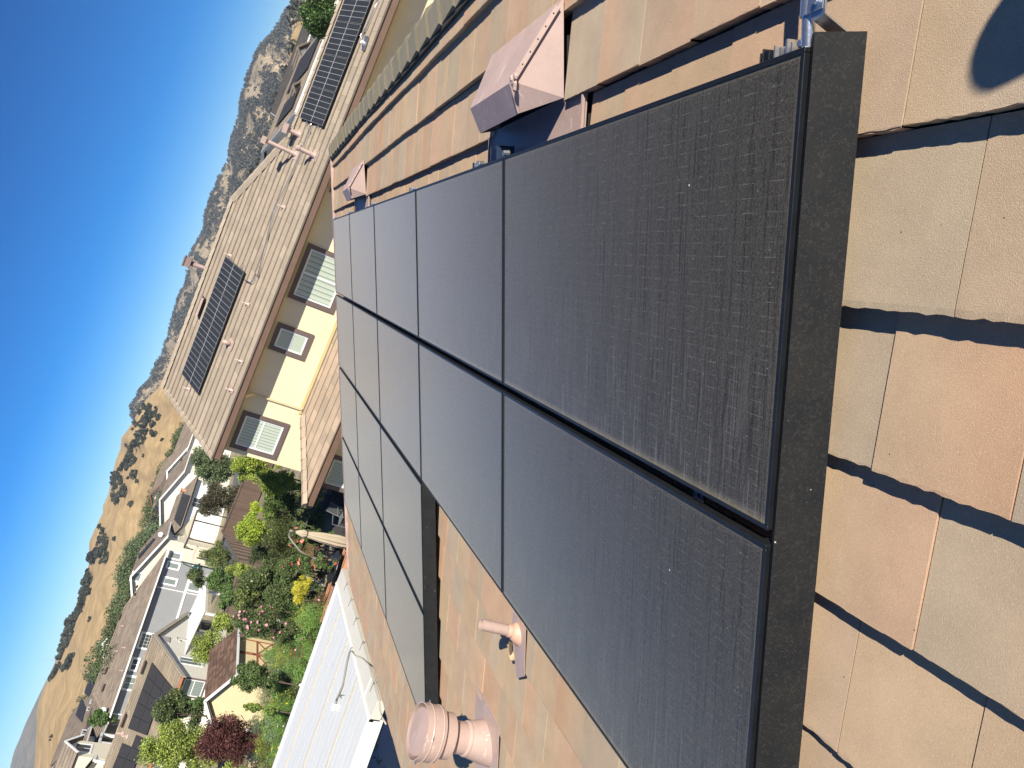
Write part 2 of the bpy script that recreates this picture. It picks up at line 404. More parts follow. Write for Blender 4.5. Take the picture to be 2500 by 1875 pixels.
def far_panel_mat(name, cu, cv, lw, lc=(.5, .52, .52), base=(.02, .022, .026), mid=True):
    m, nt, b = new_mat(name); uv = coord(nt, 'UV'); sx = nt.nodes.new('ShaderNodeSeparateXYZ'); nt.links.new(uv, sx.inputs[0])
    def ln(s, n, w): return mth(nt, 'GREATER_THAN', mth(nt, 'ABSOLUTE', mth(nt, 'SUBTRACT', mth(nt, 'FRACT', mth(nt, 'MULTIPLY', s, n)), .5)), .5 - w)
    l = ln(sx.outputs[0], cu, lw * cu / 2)
    if mid: l = mth(nt, 'MAXIMUM', mth(nt, 'MULTIPLY', l, .55), ln(sx.outputs[1], cv, lw * cv / 2))
    fine = ln(sx.outputs[1], cv * 12, .1)
    c = mix(nt, mth(nt, 'MULTIPLY', fine, .06), base, (.35, .35, .35)); c = mix(nt, l, c, lc)
    c = mix(nt, mth(nt, 'MULTIPLY', noise(nt, 2, 4, .6, coord(nt)), .08), c, (.2, .2, .19))
    nt.links.new(c, b.inputs['Base Color']); b.inputs['Roughness'].default_value = .3 if mid else .5; b.inputs['IOR'].default_value = 1.33 if mid else 1.2
    return m
FPANEL = far_panel_mat('gridded_solar_glass', 6, 2, .012)
DPANEL = far_panel_mat('all_black_solar_glass', 1, 1, .012, (.012, .011, .012), (.032, .030, .030), False)
UVSQ = [(0, 0), (1, 0), (1, 1), (0, 1)]

# ================================================================== OUR ROOF
PT = R(22.857); cp, sp_ = math.cos(PT), math.sin(PT)
RO = Vector((0.79661, 1.25070, -0.83419 + CAM_Z)); E1 = Vector((0, 1, 0)); E2 = Vector((-cp, 0, -sp_)); EN = Vector((-sp_, 0, cp))
def rp(a, b, h=0.0): return RO + E1 * a + E2 * b + EN * h
PAL = [(.50, .36, .235), (.52, .35, .232), (.485, .365, .245), (.455, .36, .25), (.51, .34, .225), (.49, .355, .232), (.50, .365, .235), (.525, .335, .21), (.48, .35, .24), (.45, .355, .255)]
A0, A1, BR, BE = -4.2, 10.55, -1.12, 6.22
HOST[0] = 'tiled_house'
house = thing('tiled_house', 'house in the foreground whose tan and pink tiled roof carries the black solar array', 'house', rp(4, 3, -3.2))
mb = MB(); V0 = -.17 - .345 * 3
def strip(b0, b1, cuts, seed):
    xs = [A0] + cuts + [A1]
    for i in range(0, len(xs), 2):
        lay_tiles(mb, rp(0, 0, -.155), E1, E2, [(xs[i], b0), (xs[i + 1], b0), (xs[i + 1], b1), (xs[i], b1)], PAL, expo=.345, tw=.297, thick=.032, v0=V0, rough=1, rr=random.Random(seed + i))
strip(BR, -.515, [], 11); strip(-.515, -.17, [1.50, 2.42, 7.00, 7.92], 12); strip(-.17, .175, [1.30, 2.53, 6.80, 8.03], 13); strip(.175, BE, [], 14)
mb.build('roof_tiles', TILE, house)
mb = MB(); mb.poly([rp(A0, BR, -.165), rp(A1 - .01, BR, -.165), rp(A1 - .01, BE - .02, -.165), rp(A0, BE - .02, -.165)], .12, EN); mb.build('roof_deck', UNDER, house)
# far slope of the same roof
F2 = Vector((cp, 0, -sp_)); top0 = rp(0, BR, -.155)
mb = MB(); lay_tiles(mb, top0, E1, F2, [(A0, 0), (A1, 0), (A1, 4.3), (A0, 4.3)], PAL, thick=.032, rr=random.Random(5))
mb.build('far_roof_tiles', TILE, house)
# ridge caps: angular pieces, each lapping over the next
GP = [(.31, .275, .195), (.285, .26, .19), (.33, .285, .20), (.30, .27, .20), (.32, .28, .21)]
mb = MB(); a = A0; rnd = random.Random(3)
while a < A1 - .05:
    L = .40; c = rnd.choice(GP); vs = []; tw_ = rnd.uniform(-.006, .006)
    for aa, up in ((a - .004 + rnd.uniform(-.006, .006), .028), (a + L, .002)):
        e = top0 + E1 * aa + Vector((tw_, 0, .055 + up + rnd.uniform(-.002, .002)))
        vs += [e + Vector((-.150, 0, -.072)), e + Vector((-.012, 0, 0)), e + Vector((.012, 0, 0)), e + Vector((.150, 0, -.072))]
    low = [p - Vector((0, 0, .026)) for p in vs]
    fs = [(0, 1, 5, 4), (1, 2, 6, 5), (2, 3, 7, 6), (0, 8, 9, 1), (1, 9, 10, 2), (2, 10, 11, 3), (0, 4, 12, 8), (3, 11, 15, 7)]
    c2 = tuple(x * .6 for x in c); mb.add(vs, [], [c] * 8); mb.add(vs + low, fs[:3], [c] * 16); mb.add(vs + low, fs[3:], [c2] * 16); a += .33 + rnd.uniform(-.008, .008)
mb.build('ridge_caps', TILE, house)
mb = MB(); mb.box(rp(A0, BR + .12, -.17), E1 * (A1 - A0), E2 * .05, EN * .06); mb.box(top0 + Vector((-.02, A0, -.1)), Vector((.04, 0, 0)), E1 * (A1 - A0), Vector((0, 0, .10))); mb.build('ridge_board', UNDER, house)
# rake metal at the far end, eave metal
mb = MB(); mb.box(rp(A1 + .002, BR - .02, -.17), E1 * .035, E2 * (BE - BR + .03), EN * .065); mb.build('rake_flashing', PINKS, house)
mb = MB(); mb.box(rp(A1 + .004, BR, -.36), E1 * .025, E2 * (BE - BR), EN * .185); mb.build('rake_board', FASCIA_BR, house)
mb = MB(); mb.box(rp(A0, BE - .01, -.25), E1 * (A1 - A0), E2 * .03, EN * .10); mb.build('eave_fascia', FASCIA_BR, house)
ze = rp(0, BE, -.2).z; xe = rp(0, BE, -.2).x; xr = top0.x
mb = MB()
pr = [(xe + .55, 0), (xr + 3.4, 0), (xr + 3.4, ze - .1), (xr, top0.z - .25), (xe + .55, ze + .10)]
mb.poly([(x, A1 - .45 + RO.y, z) for x, z in pr], A1 - .45 - A0, (0, 1, 0)); mb.build('wall', STUCCO_Y, house)

# ---- tile-coloured dormer vents
def dormer(name, lab, s, grp):
    t = thing(name, lab, 'roof vent', rp(1.95 + s, -.3, -.12), grp)
    P = lambda a, b, h: rp(a + s, b, h)
    T1, T2, G1, G2 = (1.64, -.265, .05), (1.68, -.155, .0), (2.25, -.265, .05), (2.21, -.155, .0)
    B1, B2, Fn, Ff = (1.50, -.56, -.112), (2.40, -.56, -.112), (1.51, -.19, -.125), (2.38, -.19, -.125)
    T2, G2 = (1.665, -.15, .004), (2.235, -.15, .004)
    mb = MB(); mb.poly([P(*B1), P(*T1), P(*G1), P(*B2)], .004, EN); o = mb.build('hood_top', PINK, t)
    mb = MB(); mb.poly([P(*B1), P(*Fn), P(*T2), P(*T1)], .004, -E1); mb.build('hood_side', PINKS, t); mb = MB(); mb.poly([P(*B2), P(*Ff), P(*G2), P(*G1)], .004, E1); mb.build('hood_side', PINKS, t)
    mb = MB(); mb.poly([P(*T1), P(*T2), P(*G2), P(*G1)], .004, E2); mb.build('front_lip', PINK, t)
    mb = MB(); mb.poly([P(1.33, -.20, -.142), P(2.50, -.20, -.142), P(2.50, .10, -.128), P(1.33, .10, -.128)], .005, EN)
    mb.bar(P(1.335, -.17, -.130), P(1.335, .09, -.120), .010, .012, EN); mb.bar(P(2.495, -.17, -.130), P(2.495, .09, -.12), .010, .012, EN); mb.build('base_flashing', PINKS, t)
    # seam strip, rivets, folded corner
    mb = MB(); o1 = Vector(P(*B1)); o2 = Vector(P(*T1)); dr = o2 - o1
    mb.bar(o1 + dr * .12 + EN * .001 - E1 * .012, o2 + EN * .001 - E1 * .012, .024, .004, EN - E1 * .8)
    mb.bar(P(1.652, -.262, .047), P(1.672, -.152, .003), .022, .005, -E1); mb.build('seam_strip', PINKS, t)
    for k in range(6): MB().lathe(o1 + dr * (.2 + .15 * k) + (EN - E1 * .8).normalized() * .002 - E1 * .012, EN - E1 * .8, [(.0, .003), (.003, .0025), (.004, 0)], 8).build('rivet', UNDER, t)
    mb = MB(); sc_ = random.Random(8)
    for q in range(9): mb.lathe(P(1.64 + sc_.uniform(-.03, .02), -.262 + sc_.uniform(-.03, .03), .047), EN, [(.0, .006), (.010, .005), (.016, -.004)], 7)
    mb.build('sealant_smear', PINK, t)
    mb = MB(); mb.poly([P(1.53, -.30, -.12), P(2.36, -.30, -.12), P(2.24, -.30, .02), P(1.66, -.30, .02)], .002, E2); mb.build('screen', DARKR, t)
    return t
dormer('dormer_vent', 'large dusty pink sheet metal dormer vent beside the nearest solar panels', 0, 'pink dormer vents on the foreground roof')
dormer('dormer_vent', 'smaller looking pink dormer vent far up the foreground roof, near its far end', 5.5, 'pink dormer vents on the foreground roof')
# broken edges of cut tiles behind the vents are dark
# ---- the array
PW, PH, PXP, GAPR = 1.885, 1.0475, 1.90, .036
rows = [(0, range(5)), (1, range(5)), (2, range(2, 5)), (3, range(2, 5))]
FW = .011
rown = ['ridge side row', 'second row from the ridge', 'third row from the ridge', 'row nearest the eave']
coln = ['nearest', 'second nearest', 'third nearest', 'fourth nearest', 'farthest']
def panel_local():
    t = thing('solar_panel', 'x', 'solar panel', (0, 0, 0), 'black solar panels on the foreground roof')
    mb = MB(); w, h = PW, PH
    X, Y, Zv = Vector((1, 0, 0)), Vector((0, 1, 0)), Vector((0, 0, 1))
    for (p, ax, ay) in (((0, 0, -.035), X * w, Y * FW), ((0, h - FW, -.035), X * w, Y * FW), ((0, FW + .0003, -.035), X * FW, Y * (h - 2 * FW - .0006)), ((w - FW, FW + .0003, -.035), X * FW, Y * (h - 2 * FW - .0006))):
        mb.box(p, ax, ay, Zv * .035)
    bevel(mb.build('frame', BLACKM, t), .0012, 1)
    mb = MB(); a, b, c, d = FW - .001, w - FW + .001, FW - .001, h - FW + .001
    mb.add([(a, c, -.0035), (b, c, -.0035), (b, d, -.0035), (a, d, -.0035)], [(0, 1, 2, 3)], uvs=[(0, 0), (1.845, 0), (1.845, 1), (0, 1)])
    mb.add([(a, c, -.012), (b, c, -.012), (b, d, -.012), (a, d, -.012)], [(0, 3, 2, 1)], uvs=[(0, 0)] * 4)
    mb.build('glass', PANEL, t)
    return t
proto = panel_local(); first = True
MR = Matrix(((E1.x, E2.x, EN.x, 0), (E1.y, E2.y, EN.y, 0), (E1.z, E2.z, EN.z, 0), (0, 0, 0, 1)))
for j, cols in rows:
    for i in cols:
        o = proto if first else copy_tree(proto); first = False
        p = rp(i * PXP, j * (PH + GAPR), 0); Mx = MR.copy(); Mx.translation = p
        o.matrix_basis = Mx
        o['label'] = 'dusty all-black solar panel, %s one of the %s' % (coln[i], rown[j])
# skirts closing the near ends
def skirt(lab, a, b0, b1, seams, out):
    t = thing('array_skirt', lab, 'array skirt', rp(a, b0, -.05), 'black skirts closing the near ends of the solar array')
    mb = MB(); bs = [b0] + seams + [b1]
    for q in range(len(bs) - 1):
        c0, c1 = bs[q], bs[q + 1] - .0015
        vs = [rp(a - .003, c0, -.003), rp(a - .003 - out, c0, -.098), rp(a - .003 - out, c1, -.098), rp(a - .003, c1, -.003)]
        mb.poly(vs, .003, -E1 + EN * .3)
        mb.poly([rp(a - .003, c0, -.004), rp(a + .012, c0, -.010), rp(a + .012, c1, -.010), rp(a - .003, c1, -.004)], .002, EN)
    mb.build('skirt_sheet', SKIRT, t)
    mb = MB(); mb.box(rp(a + .003, b0 + .05, -.05), E1 * .009, E2 * (b1 - b0 - .05), EN * .030); mb.build('skirt_rail', BLACKM, t)
    return t
def skirt_mat():
    m, nt, b = new_mat('scuffed_black_sheet'); co = coord(nt, 'Object', (30, 30, 30))
    w = noise(nt, 2.4, 4, .7, co, 2.2); sc = ramp(nt, w, [(.5, grey(0)), (.55, grey(0)), (.60, grey(.3)), (.65, grey(.05))])
    n = noise(nt, .4, 3, .5, co); base = ramp(nt, n, [(.3, (.011, .012, .014)), (.7, (.018, .018, .017))])
    c = mix(nt, sc, base, (.09, .08, .065))
    vo = nt.nodes.new('ShaderNodeTexVoronoi'); vo.inputs['Scale'].default_value = .55; nt.links.new(co, vo.inputs['Vector'])
    c = mix(nt, mth(nt, 'LESS_THAN', vo.outputs['Distance'], .035), c, (.5, .45, .38))
    nt.links.new(c, b.inputs['Base Color']); b.inputs['Roughness'].default_value = .55; b.inputs['Specular IOR Level'].default_value = .2
    bump(nt, b, noise(nt, 8, 3, .6, co), .15, .001); return m
SKIRT = skirt_mat()
skirt('long scuffed black skirt along the nearest edge of the solar array', -.018, -.022, 2.14, [], .040)
skirt('short black skirt on the stepped near edge of the lower solar rows', 3.80 - .018, 2.15, 4.30, [2.39], .030)
# small mid clamps in the row gaps
cl = None
for k, (a, b) in enumerate([(.30, PH + GAPR / 2), (1.82, PH + GAPR / 2), (2.2, PH + GAPR / 2), (3.72, PH + GAPR / 2), (4.05, PH + GAPR / 2), (5.65, PH + GAPR / 2), (1.55, 2 * PH + GAPR + .012), (3.1, 2 * PH + GAPR + .012), (4.05, 2 * PH + 1.5 * GAPR), (5.6, 2 * PH + 1.5 * GAPR)]):
    if cl is None:
        cl = thing('panel_clamp', 'x', 'clamp', rp(a, b, 0), 'small black clamps in the gaps between the panel rows')
        m1 = MB(); m1.cbox(rp(a, b, -.022), E1, E2, EN, .045, GAPR - .006, .010); bevel(m1.build('clamp_body', BLACKM, cl), .002)
        m2 = MB(); m2.lathe(rp(a, b, -.017), EN, [(.0, .004), (.005, .004), (.005, 0)], 6); m2.build('bolt', BLACKM, cl); o = cl; base_p = rp(a, b, 0)
    else:
        o = copy_tree(cl); o.location = rp(a, b, 0)
    o['label'] = 'small black clamp with a bolt in the gap between two panel rows'
# rail ends on the ridge side of the array
def rail_end(a, lab):
    t = thing('mounting_rail_end', lab, 'rail end', rp(a, -.03, -.06), 'aluminium rail ends sticking out of the ridge side of the array')
    mb = MB()
    for da, w, l in ((-.065, .004, .020), (-.050, .006, .030), (-.030, .004, .018), (-.012, .004, .026)):
        mb.box(rp(a + da, -l, -.045), E1 * w, E2 * l, EN * .040)
    mb.box(rp(a - .065, -.022, -.046), E1 * .06, E2 * .022, EN * .004); mb.build('rail', ALU, t)
    mb = MB(); mb.box(rp(a + .0, -.030, -.05), E1 * .035, E2 * .030, EN * .006); mb.box(rp(a + .030, -.030, -.05), E1 * .005, E2 * .03, EN * .042)
    mb.box(rp(a + .010, -.024, -.03), E1 * .018, E2 * .022, EN * .022)
    mb.box(rp(a + .048, -.026, -.055), E1 * .004, E2 * .025, EN * .04); mb.box(rp(a + .052, -.026, -.055), E1 * .016, E2 * .025, EN * .005)
    bevel(mb.build('clamp', BLACKM, t), .0015, 1)
    mb = MB(); mb.lathe(rp(a - .085, -.012, -.045), EN, [(0, .04), (.007, .04), (.009, .036), (.009, .03), (.005, .03), (.005, 0)], 10); mb.build('bolt', ALU, t)
    return t
for a, lab in ((.185, 'rail end with silver and black clamp pieces beside the galvanised pipe'), (2.45, 'rail end just beyond the large dormer vent'), (4.08, 'rail end at the third panel joint of the ridge side row'),
               (5.95, 'rail end just before the small dormer vent'), (7.75, 'rail end beyond the small dormer vent'), (9.40, 'farthest rail end at the far corner of the array')):
    rail_end(a - .075, lab)
t = thing('flashing_bracket', 'small dark blue metal bracket at the panel joint below the large dormer vent', 'bracket', rp(2.15, -.03, -.1))
mb = MB(); mb.box(rp(2.08, -.075, -.12), E1 * .004, E2 * .07, EN * .09); mb.box(rp(2.08, -.075, -.12), E1 * .09, E2 * .005, EN * .08); mb.build('angle_plate', plain('blue_black_metal', (.05, .08, .14), .35, .5), t)
mb = MB(); mb.lathe(rp(1.90, -.018, -.03), EN, [(0, .032), (.012, .028), (.014, 0)], 8); mb.build('bolt', ALU, t)
# galvanised conduit with strap and strut
t = thing('conduit_pipe', 'short length of shiny galvanised steel conduit running up-slope from the array corner', 'conduit', rp(.012, -.2, .0))
mb = MB(); mb.tube([rp(.012, .00, -.018), rp(.012, -.09, -.012), rp(.012, -.9, -.012)], .0135, 20); smooth_angle(mb.build('pipe', GALV, t))
mb = MB(); mb.tube([rp(.012, -.096, -.012), rp(.012, -.060, -.012)], .0165, 20); mb.box(rp(-.040, -.096, -.002), E1 * .042, E2 * .036, EN * .003)
smooth_angle(mb.build('strap', GALV, t))
mb = MB(); mb.lathe(rp(-.026, -.078, -.001), EN, [(0, .010), (.006, .010), (.008, .007), (.008, .003), (.013, .003), (.013, 0)], 6); mb.build('bolt', GALV, t)
t = thing('strut_foot', 'bent galvanised strut foot under the conduit strap beside the skirt corner', 'bracket', rp(-.05, -.06, -.1))
mb = MB(); mb.poly([rp(-.050, -.22, -.004), rp(-.004, -.22, -.004), rp(-.006, -.050, -.004), rp(-.043, -.050, -.004)], .003, EN)
mb.poly([rp(-.043, -.0495, -.005), rp(-.006, -.0495, -.005), rp(-.010, -.004, -.095), rp(-.047, -.004, -.095)], .003, E2 + EN)
mb.build('bent_plate', GALV, t)
# ---- plumbing vent poking out below the array
VB = rp(1.975, 2.42, -.13)
t = thing('plumbing_vent', 'thin open-topped pink vent pipe standing at the lower edge of the panels', 'vent pipe', VB)
mb = MB(); mb.tube([VB + Vector((0, 0, -.05)), VB + Vector((0, 0, .235))], .030, 24, caps=False); mb.tube([VB + Vector((0, 0, .235)), VB + Vector((0, 0, .10))], .026, 24, caps=False)
mb.lathe(VB + Vector((0, 0, .235)), (0, 0, 1), [(.026, 0), (.030, 0)], 24); smooth_angle(mb.build('pipe', PINKS, t))
mb = MB(); mb.lathe(VB, (0, 0, 1), [(.075, -.03), (.058, .02), (.042, .045), (.034, .05), (.034, .075), (.031, .078)], 24); smooth_angle(mb.build('collar', plain('pale_terracotta', (.55, .33, .24), .5), t), 50)
mb = MB(); mb.poly([rp(1.86, 2.33, -.118), rp(2.06, 2.33, -.118), rp(2.06, 2.47, -.113), rp(1.97, 2.68, -.113), rp(1.86, 2.60, -.113)], .003, EN); mb.build('base_flashing', PINKS, t)
mb = MB(); mb.lathe(VB + Vector((0, 0, .2)), (0, 0, 1), [(0, 0), (.026, 0)], 16); mb.build('bore', DARKR, t)
t = thing('foam_strip', 'narrow bar with a lump of tan foam beside the thin vent pipe', 'foam', rp(2.04, 2.55, -.11))
mb = MB(); mb.bar(rp(2.055, 2.47, -.105), rp(2.045, 2.60, -.105), .010, .012, EN); mb.build('bar', plain('dark_wood', (.12, .08, .05), .8), t)
mb = MB(); mb.bar(rp(2.075, 2.46, -.108), rp(2.065, 2.59, -.108), .008, .010, EN); mb.lathe(rp(2.055, 2.60, -.122), EN, [(.026, 0), (.026, .012), (.02, .024), (0, .028)], 9); mb.build('foam', plain('tan_foam', (.55, .40, .24), .9, 0, .3, 60, 200, .8), t)
# ---- big round exhaust cap
d = ray('f', 0, 0)
CB = at_plane('f', 1192, 1500, rp(0, 0, -.12), EN)
t = thing('exhaust_vent', 'stout pink round exhaust vent with a double ringed rain cap', 'exhaust vent', CB)

def lz(name, prof, m, seg=48):
    mb = MB(); mb.lathe(CB, (0, 0, 1), [(r * .88, h) for r, h in prof], seg); o = mb.build(name, m, t); smooth_angle(o, 30); return o
lz('cap_band', [(.150, .345), (.183, .345), (.185, .36), (.190, .365), (.185, .370), (.186, .425), (.192, .430), (.187, .436), (.188, .475), (.180, .475), (.178, .36)], PINKS)
lz('cap_top', [(0, .474), (.155, .466), (.163, .45), (.163, .40)], PINK)
lz('inner_ring', [(.150, .265), (.153, .262), (.155, .335), (.150, .338)], PINKS)
lz('pipe', [(.108, .02), (.108, .40)], PINKS)
lz('storm_collar', [(.108, .158), (.118, .150), (.121, .140), (.117, .132), (.122, .120)], PINK)
lz('cone_flashing', [(.119, .135), (.150, .02), (.162, -.06)], PINK)
mb = MB()
cb = [(a_, b_) for a_, b_ in ((-.24, -.27), (.24, -.27), (.24, .33), (-.24, .33))]
ca, cbb = (CB - rp(0, 0, -.12)).dot(E1), (CB - rp(0, 0, -.12)).dot(E2)
mb.poly([rp(ca + p, cbb + q, -.112 if q > 0 else -.13) for p, q in cb], .003, EN); mb.build('base_flashing', PINKS, t)
for k in range(4):
    an = k * math.pi / 2 + .4; v = Vector((math.cos(an), math.sin(an), 0)); MB().bar(CB + v * .10 + Vector((0, 0, .40)), CB + v * .182 + Vector((0, 0, .44)), .02, .002).build('cap_strut', GALV, t)

# ---- white patio cover below the eave
XI, XO, Y0, Y1c, ZC = -5.60, -10.6, 9.15, 13.33, 3.0
sl = .042
def zc(x): return ZC + (x - XI) * sl
t = thing('patio_cover', 'white aluminium patio cover with raised seams beside the lower eave', 'patio cover', (XI, 11.2, 0))
def cover_mat():
    m, nt, b = new_mat('white_roof_sheet'); co = coord(nt, 'Object', (.25, 7, 1))
    n = noise(nt, 2.2, 6, .65, co); n2 = noise(nt, 1.2, 4, .6, coord(nt)); c = ramp(nt, n, [(.25, (.57, .58, .57)), (.75, (.68, .69, .67))])
    c = mix(nt, mth(nt, 'MULTIPLY', ramp(nt, n2, [(.45, grey(0)), (.8, grey(1))]), .3), c, (.62, .60, .54))
    nt.links.new(c, b.inputs['Base Color']); b.inputs['Roughness'].default_value = .4; return m
COVER = cover_mat()
mb = MB(); mb.box((XO, Y0, zc(XO) - .04), (XI - XO, 0, (XI - XO) * sl), (0, Y1c - Y0, 0), (0, 0, .04))
mb.build('roof_sheet', COVER, t)
mb = MB()
for y in np.arange(Y0 + .22, Y1c - .1, .2057): mb.bar((XO, y, zc(XO) + .001), (XI - .03, y, zc(XI) + .001), .008, .002)
mb.build('small_rib', COVER, t)
for y in (Y0 + 1.05, Y0 + 2.25, Y0 + 3.42): MB().bar((XO, y + .02, zc(XO) + .005), (XI - .03, y + .02, zc(XI) + .005), .022, .011).build('seam', plain('dirty_seam', (.50, .42, .28), .6, 0, .2, 10), t)
CREAMW = plain('creamy_white_aluminium', (.76, .75, .66), .4, 0, .04, 1, 30)
mb = MB(); mb.box((XO - .1, Y1c, zc(XO) - .17), (XI - XO + .1, 0, (XI - XO) * sl), (0, .16, 0), (0, 0, .185)); mb.build('fascia_beam', WHITE, t); mb = MB(); mb.box((XO - .1, Y0 - .10, zc(XO) - .19), (XI - XO + .12, 0, (XI - XO) * sl), (0, .10, 0), (0, 0, .21)); mb.build('fascia_beam', WHITE, t)
mb = MB(); mb.box((XI, Y0 - .10, ZC - .14), (.31, 0, .0), (0, Y1c - Y0 + .26, 0), (0, 0, .15)); mb.build('eave_box', plain('beige_white_metal', (.60, .58, .51), .5, 0, .06, 2, 20), t)
mb = MB(); mb.box((XI - .025, Y0 - .1, ZC - .05), (.03, 0, 0), (0, Y1c - Y0 + .26, 0), (0, 0, .075)); mb.box((XI - .02, Y0 + .45, ZC + .011), (.33, 0, 0), (0, .03, 0), (0, 0, .006)); mb.build('header_strip', WHITE, t)
for y in (Y0 + .30, Y0 + 1.45, Y0 + 2.25, Y0 + 2.95, Y0 + 3.60): MB().bar((XI + .19, y, ZC + .0125), (XI + .36, y, ZC + .0135), .022, .004).build('metal_strap', plain('grey_green_strap', (.22, .25, .23), .5, .3), t)
for y in (Y0 + .1, Y1c - .1): MB().cbox((XO + .25, y, zc(XO) / 2 - .1), (1, 0, 0), (0, 1, 0), (0, 0, 1), .09, .09, zc(XO) - .2).build('post', WHITE, t)
ys = at_z('r', 1650, 170, ZC + .03)
def oncov(x, y, lift=.02):
    n_ = Vector((-sl, 0, 1)).normalized(); return at_plane('r', x, y, (XI, Y0, ZC + lift), n_)
t = thing('power_cable', 'grey cable lying over the white patio cover with a white plug at its end', 'cable', oncov(1400, 900))
mb = MB(); mb.tube([oncov(1440, 890), oncov(1475, 820), oncov(1530, 680), oncov(1560, 520), oncov(1585, 380), oncov(1620, 240), oncov(1650, 175, .03)], .016, 8); mb.build('cord', plain('grey_cable', (.20, .20, .18), .6), t, smooth=True)
mb = MB(); mb.tube([oncov(1655, 215, .03), oncov(1690, 268, .03), oncov(1790, 310, .035), oncov(1880, 400, .04), oncov(1945, 540, .04), oncov(1990, 700, .04), oncov(2025, 860, .04), oncov(2030, 1000, .03), oncov(2060, 1110, .02), oncov(2115, 1205, .02)], .011, 8); mb.build('conduit', plain('beige_conduit', (.42, .40, .33), .5), t, smooth=True)
mb = MB(); mb.tube([oncov(1442, 890, .03), oncov(1425, 930, .035)], .020, 12); mb.build('socket', plain('grey_plastic', (.25, .26, .26), .5), t, smooth=True)
mb = MB(); mb.tube([oncov(1425, 925, .035), oncov(1400, 1020, .035)], [.036, .034], 14); smooth_angle(mb.build('plug', WHITE, t))
mb = MB(); mb.tube([oncov(1490, 795, .03), oncov(1500, 850, .03)], .008, 6); mb.tube([oncov(1470, 815, .03), oncov(1545, 812, .03)], .004, 6); mb.build('cable_tie', plain('olive_plastic', (.18, .17, .08), .6), t)
# ================================================================== GROUND
def ground_mat():
    m, nt, b = new_mat('dry_yard_ground'); co = coord(nt, 'Object')
    n = noise(nt, .15, 5, .6, co); n2 = noise(nt, 2.5, 5, .7, co)
    c = ramp(nt, n, [(.35, (.13, .13, .06)), (.5, (.24, .20, .12)), (.65, (.32, .27, .17))])
    c = mix(nt, 1.0, c, ramp(nt, n2, [(.3, grey(.6)), (.7, grey(1.3))]), 'MULTIPLY')
    nt.links.new(c, b.inputs['Base Color']); b.inputs['Roughness'].default_value = .95; return m
mb = MB(); rs = [0, 8, 16, 24, 32, 40, 44, 48, 52, 56, 60, 64, 68, 74, 82, 95, 110, 130, 160, 200, 260, 340, 500, 900, 2000, 5000]; na = 96; vs = []
for r in rs:
    for k in range(na):
        a = 2 * math.pi * k / na; x, y = r * math.sin(a), r * math.cos(a); vs.append((x, y, ground_z(x, y)))
fs = [(i * na + k, i * na + (k + 1) % na, (i + 1) * na + (k + 1) % na, (i + 1) * na + k) for i in range(len(rs) - 1) for k in range(na)]
mb.add(vs, [tuple(reversed(f)) for f in fs]); structure(mb.build('ground', ground_mat()))
DECKM = plain('dark_deck_boards', (.05, .045, .043), .7, 0, .2, 3, 40, .2)
CONC = plain('patio_concrete', (.42, .39, .34), .9, 0, .12, .8, 30, .3)

# ================================================================== windows for any wall
def window(parent, c, r, out, w, h, trim=None, tw=.12, frame=WHITEF, pane=GLASS, bar='h', fw=.045, proud=.03, nm='window', name_trim='surround', grid=None):
    """c centre on the wall, r unit right, out unit outward"""
    r, out, up = Vector(r), Vector(out), Vector((0, 0, 1)); c = Vector(c)
    def frm(mb, w_, h_, t, d0, d1):
        for s in (-1, 1):
            mb.cbox(c + r * s * (w_ / 2 + t / 2) + out * (d0 + d1) / 2, r, up, out, t, h_ + 2 * t, d1 - d0)
            mb.cbox(c + up * s * (h_ / 2 + t / 2) + out * (d0 + d1) / 2, r, up, out, w_ - .0006, t, d1 - d0)
    if trim:
        mb = MB(); frm(mb, w + .001, h + .001, tw, -.01, proud); mb.build(name_trim, trim, parent)
    mb = MB(); frm(mb, w - 2 * fw, h - 2 * fw, fw, -.01, .018)
    if bar == 'h': mb.cbox(c + out * .006, r, up, out, w - 2 * fw - .001, fw * .9, .02)
    if bar == 'v': mb.cbox(c + out * .006, r, up, out, fw * .9, h - 2 * fw - .001, .02)
    if grid:
        gx, gy = grid
        for k in range(1, gx): mb.cbox(c + r * (w - 2 * fw) * (k / gx - .5) + out * .002, r, up, out, .018, h - 2 * fw - .002, .012)
        for k in range(1, gy): mb.cbox(c + up * (h - 2 * fw) * (k / gy - .5) + out * .0025, r, up, out, w - 2 * fw - .002, .018, .012)
    wo = mb.build(nm, frame, parent)
    mb = MB(); a, b = (w - 2 * fw) / 2, (h - 2 * fw) / 2
    mb.add([c + r * x * a + up * y * b + out * .004 for x, y in ((-1, -1), (1, -1), (1, 1), (-1, 1))], [(0, 1, 2, 3)], uvs=UVSQ)
    o = mb.build('pane', pane); o.parent = wo; return wo

# ================================================================== NEIGHBOUR'S YELLOW HOUSE
HA = R(7.5); nN = Vector((math.sin(HA), math.cos(HA), 0)); rN = Vector((nN.y, -nN.x, 0)); UP = Vector((0, 0, 1))
def NP(x, y, z): return rN * x + nN * y + UP * z
EAVE_D, EAVE_Z, RID_D, RID_Z = 21.7, 5.62, 26.5, 7.82
slopeV = (NP(0, RID_D, RID_Z) - NP(0, EAVE_D, EAVE_Z)).normalized(); slopeN = rN.cross(slopeV)
if slopeN.z < 0: slopeN = -slopeN
S0 = NP(0, EAVE_D, EAVE_Z)
def on_n(i, x, y, lift=0): return at_plane(i, x, y, S0 + slopeN * lift, slopeN)
def uv_n(p): return ((p - S0).dot(rN), (p - S0).dot(slopeV))
SL = (RID_D - EAVE_D) / math.cos(math.atan2(RID_Z - EAVE_Z, RID_D - EAVE_D))
HOST[0] = 'yellow_house'
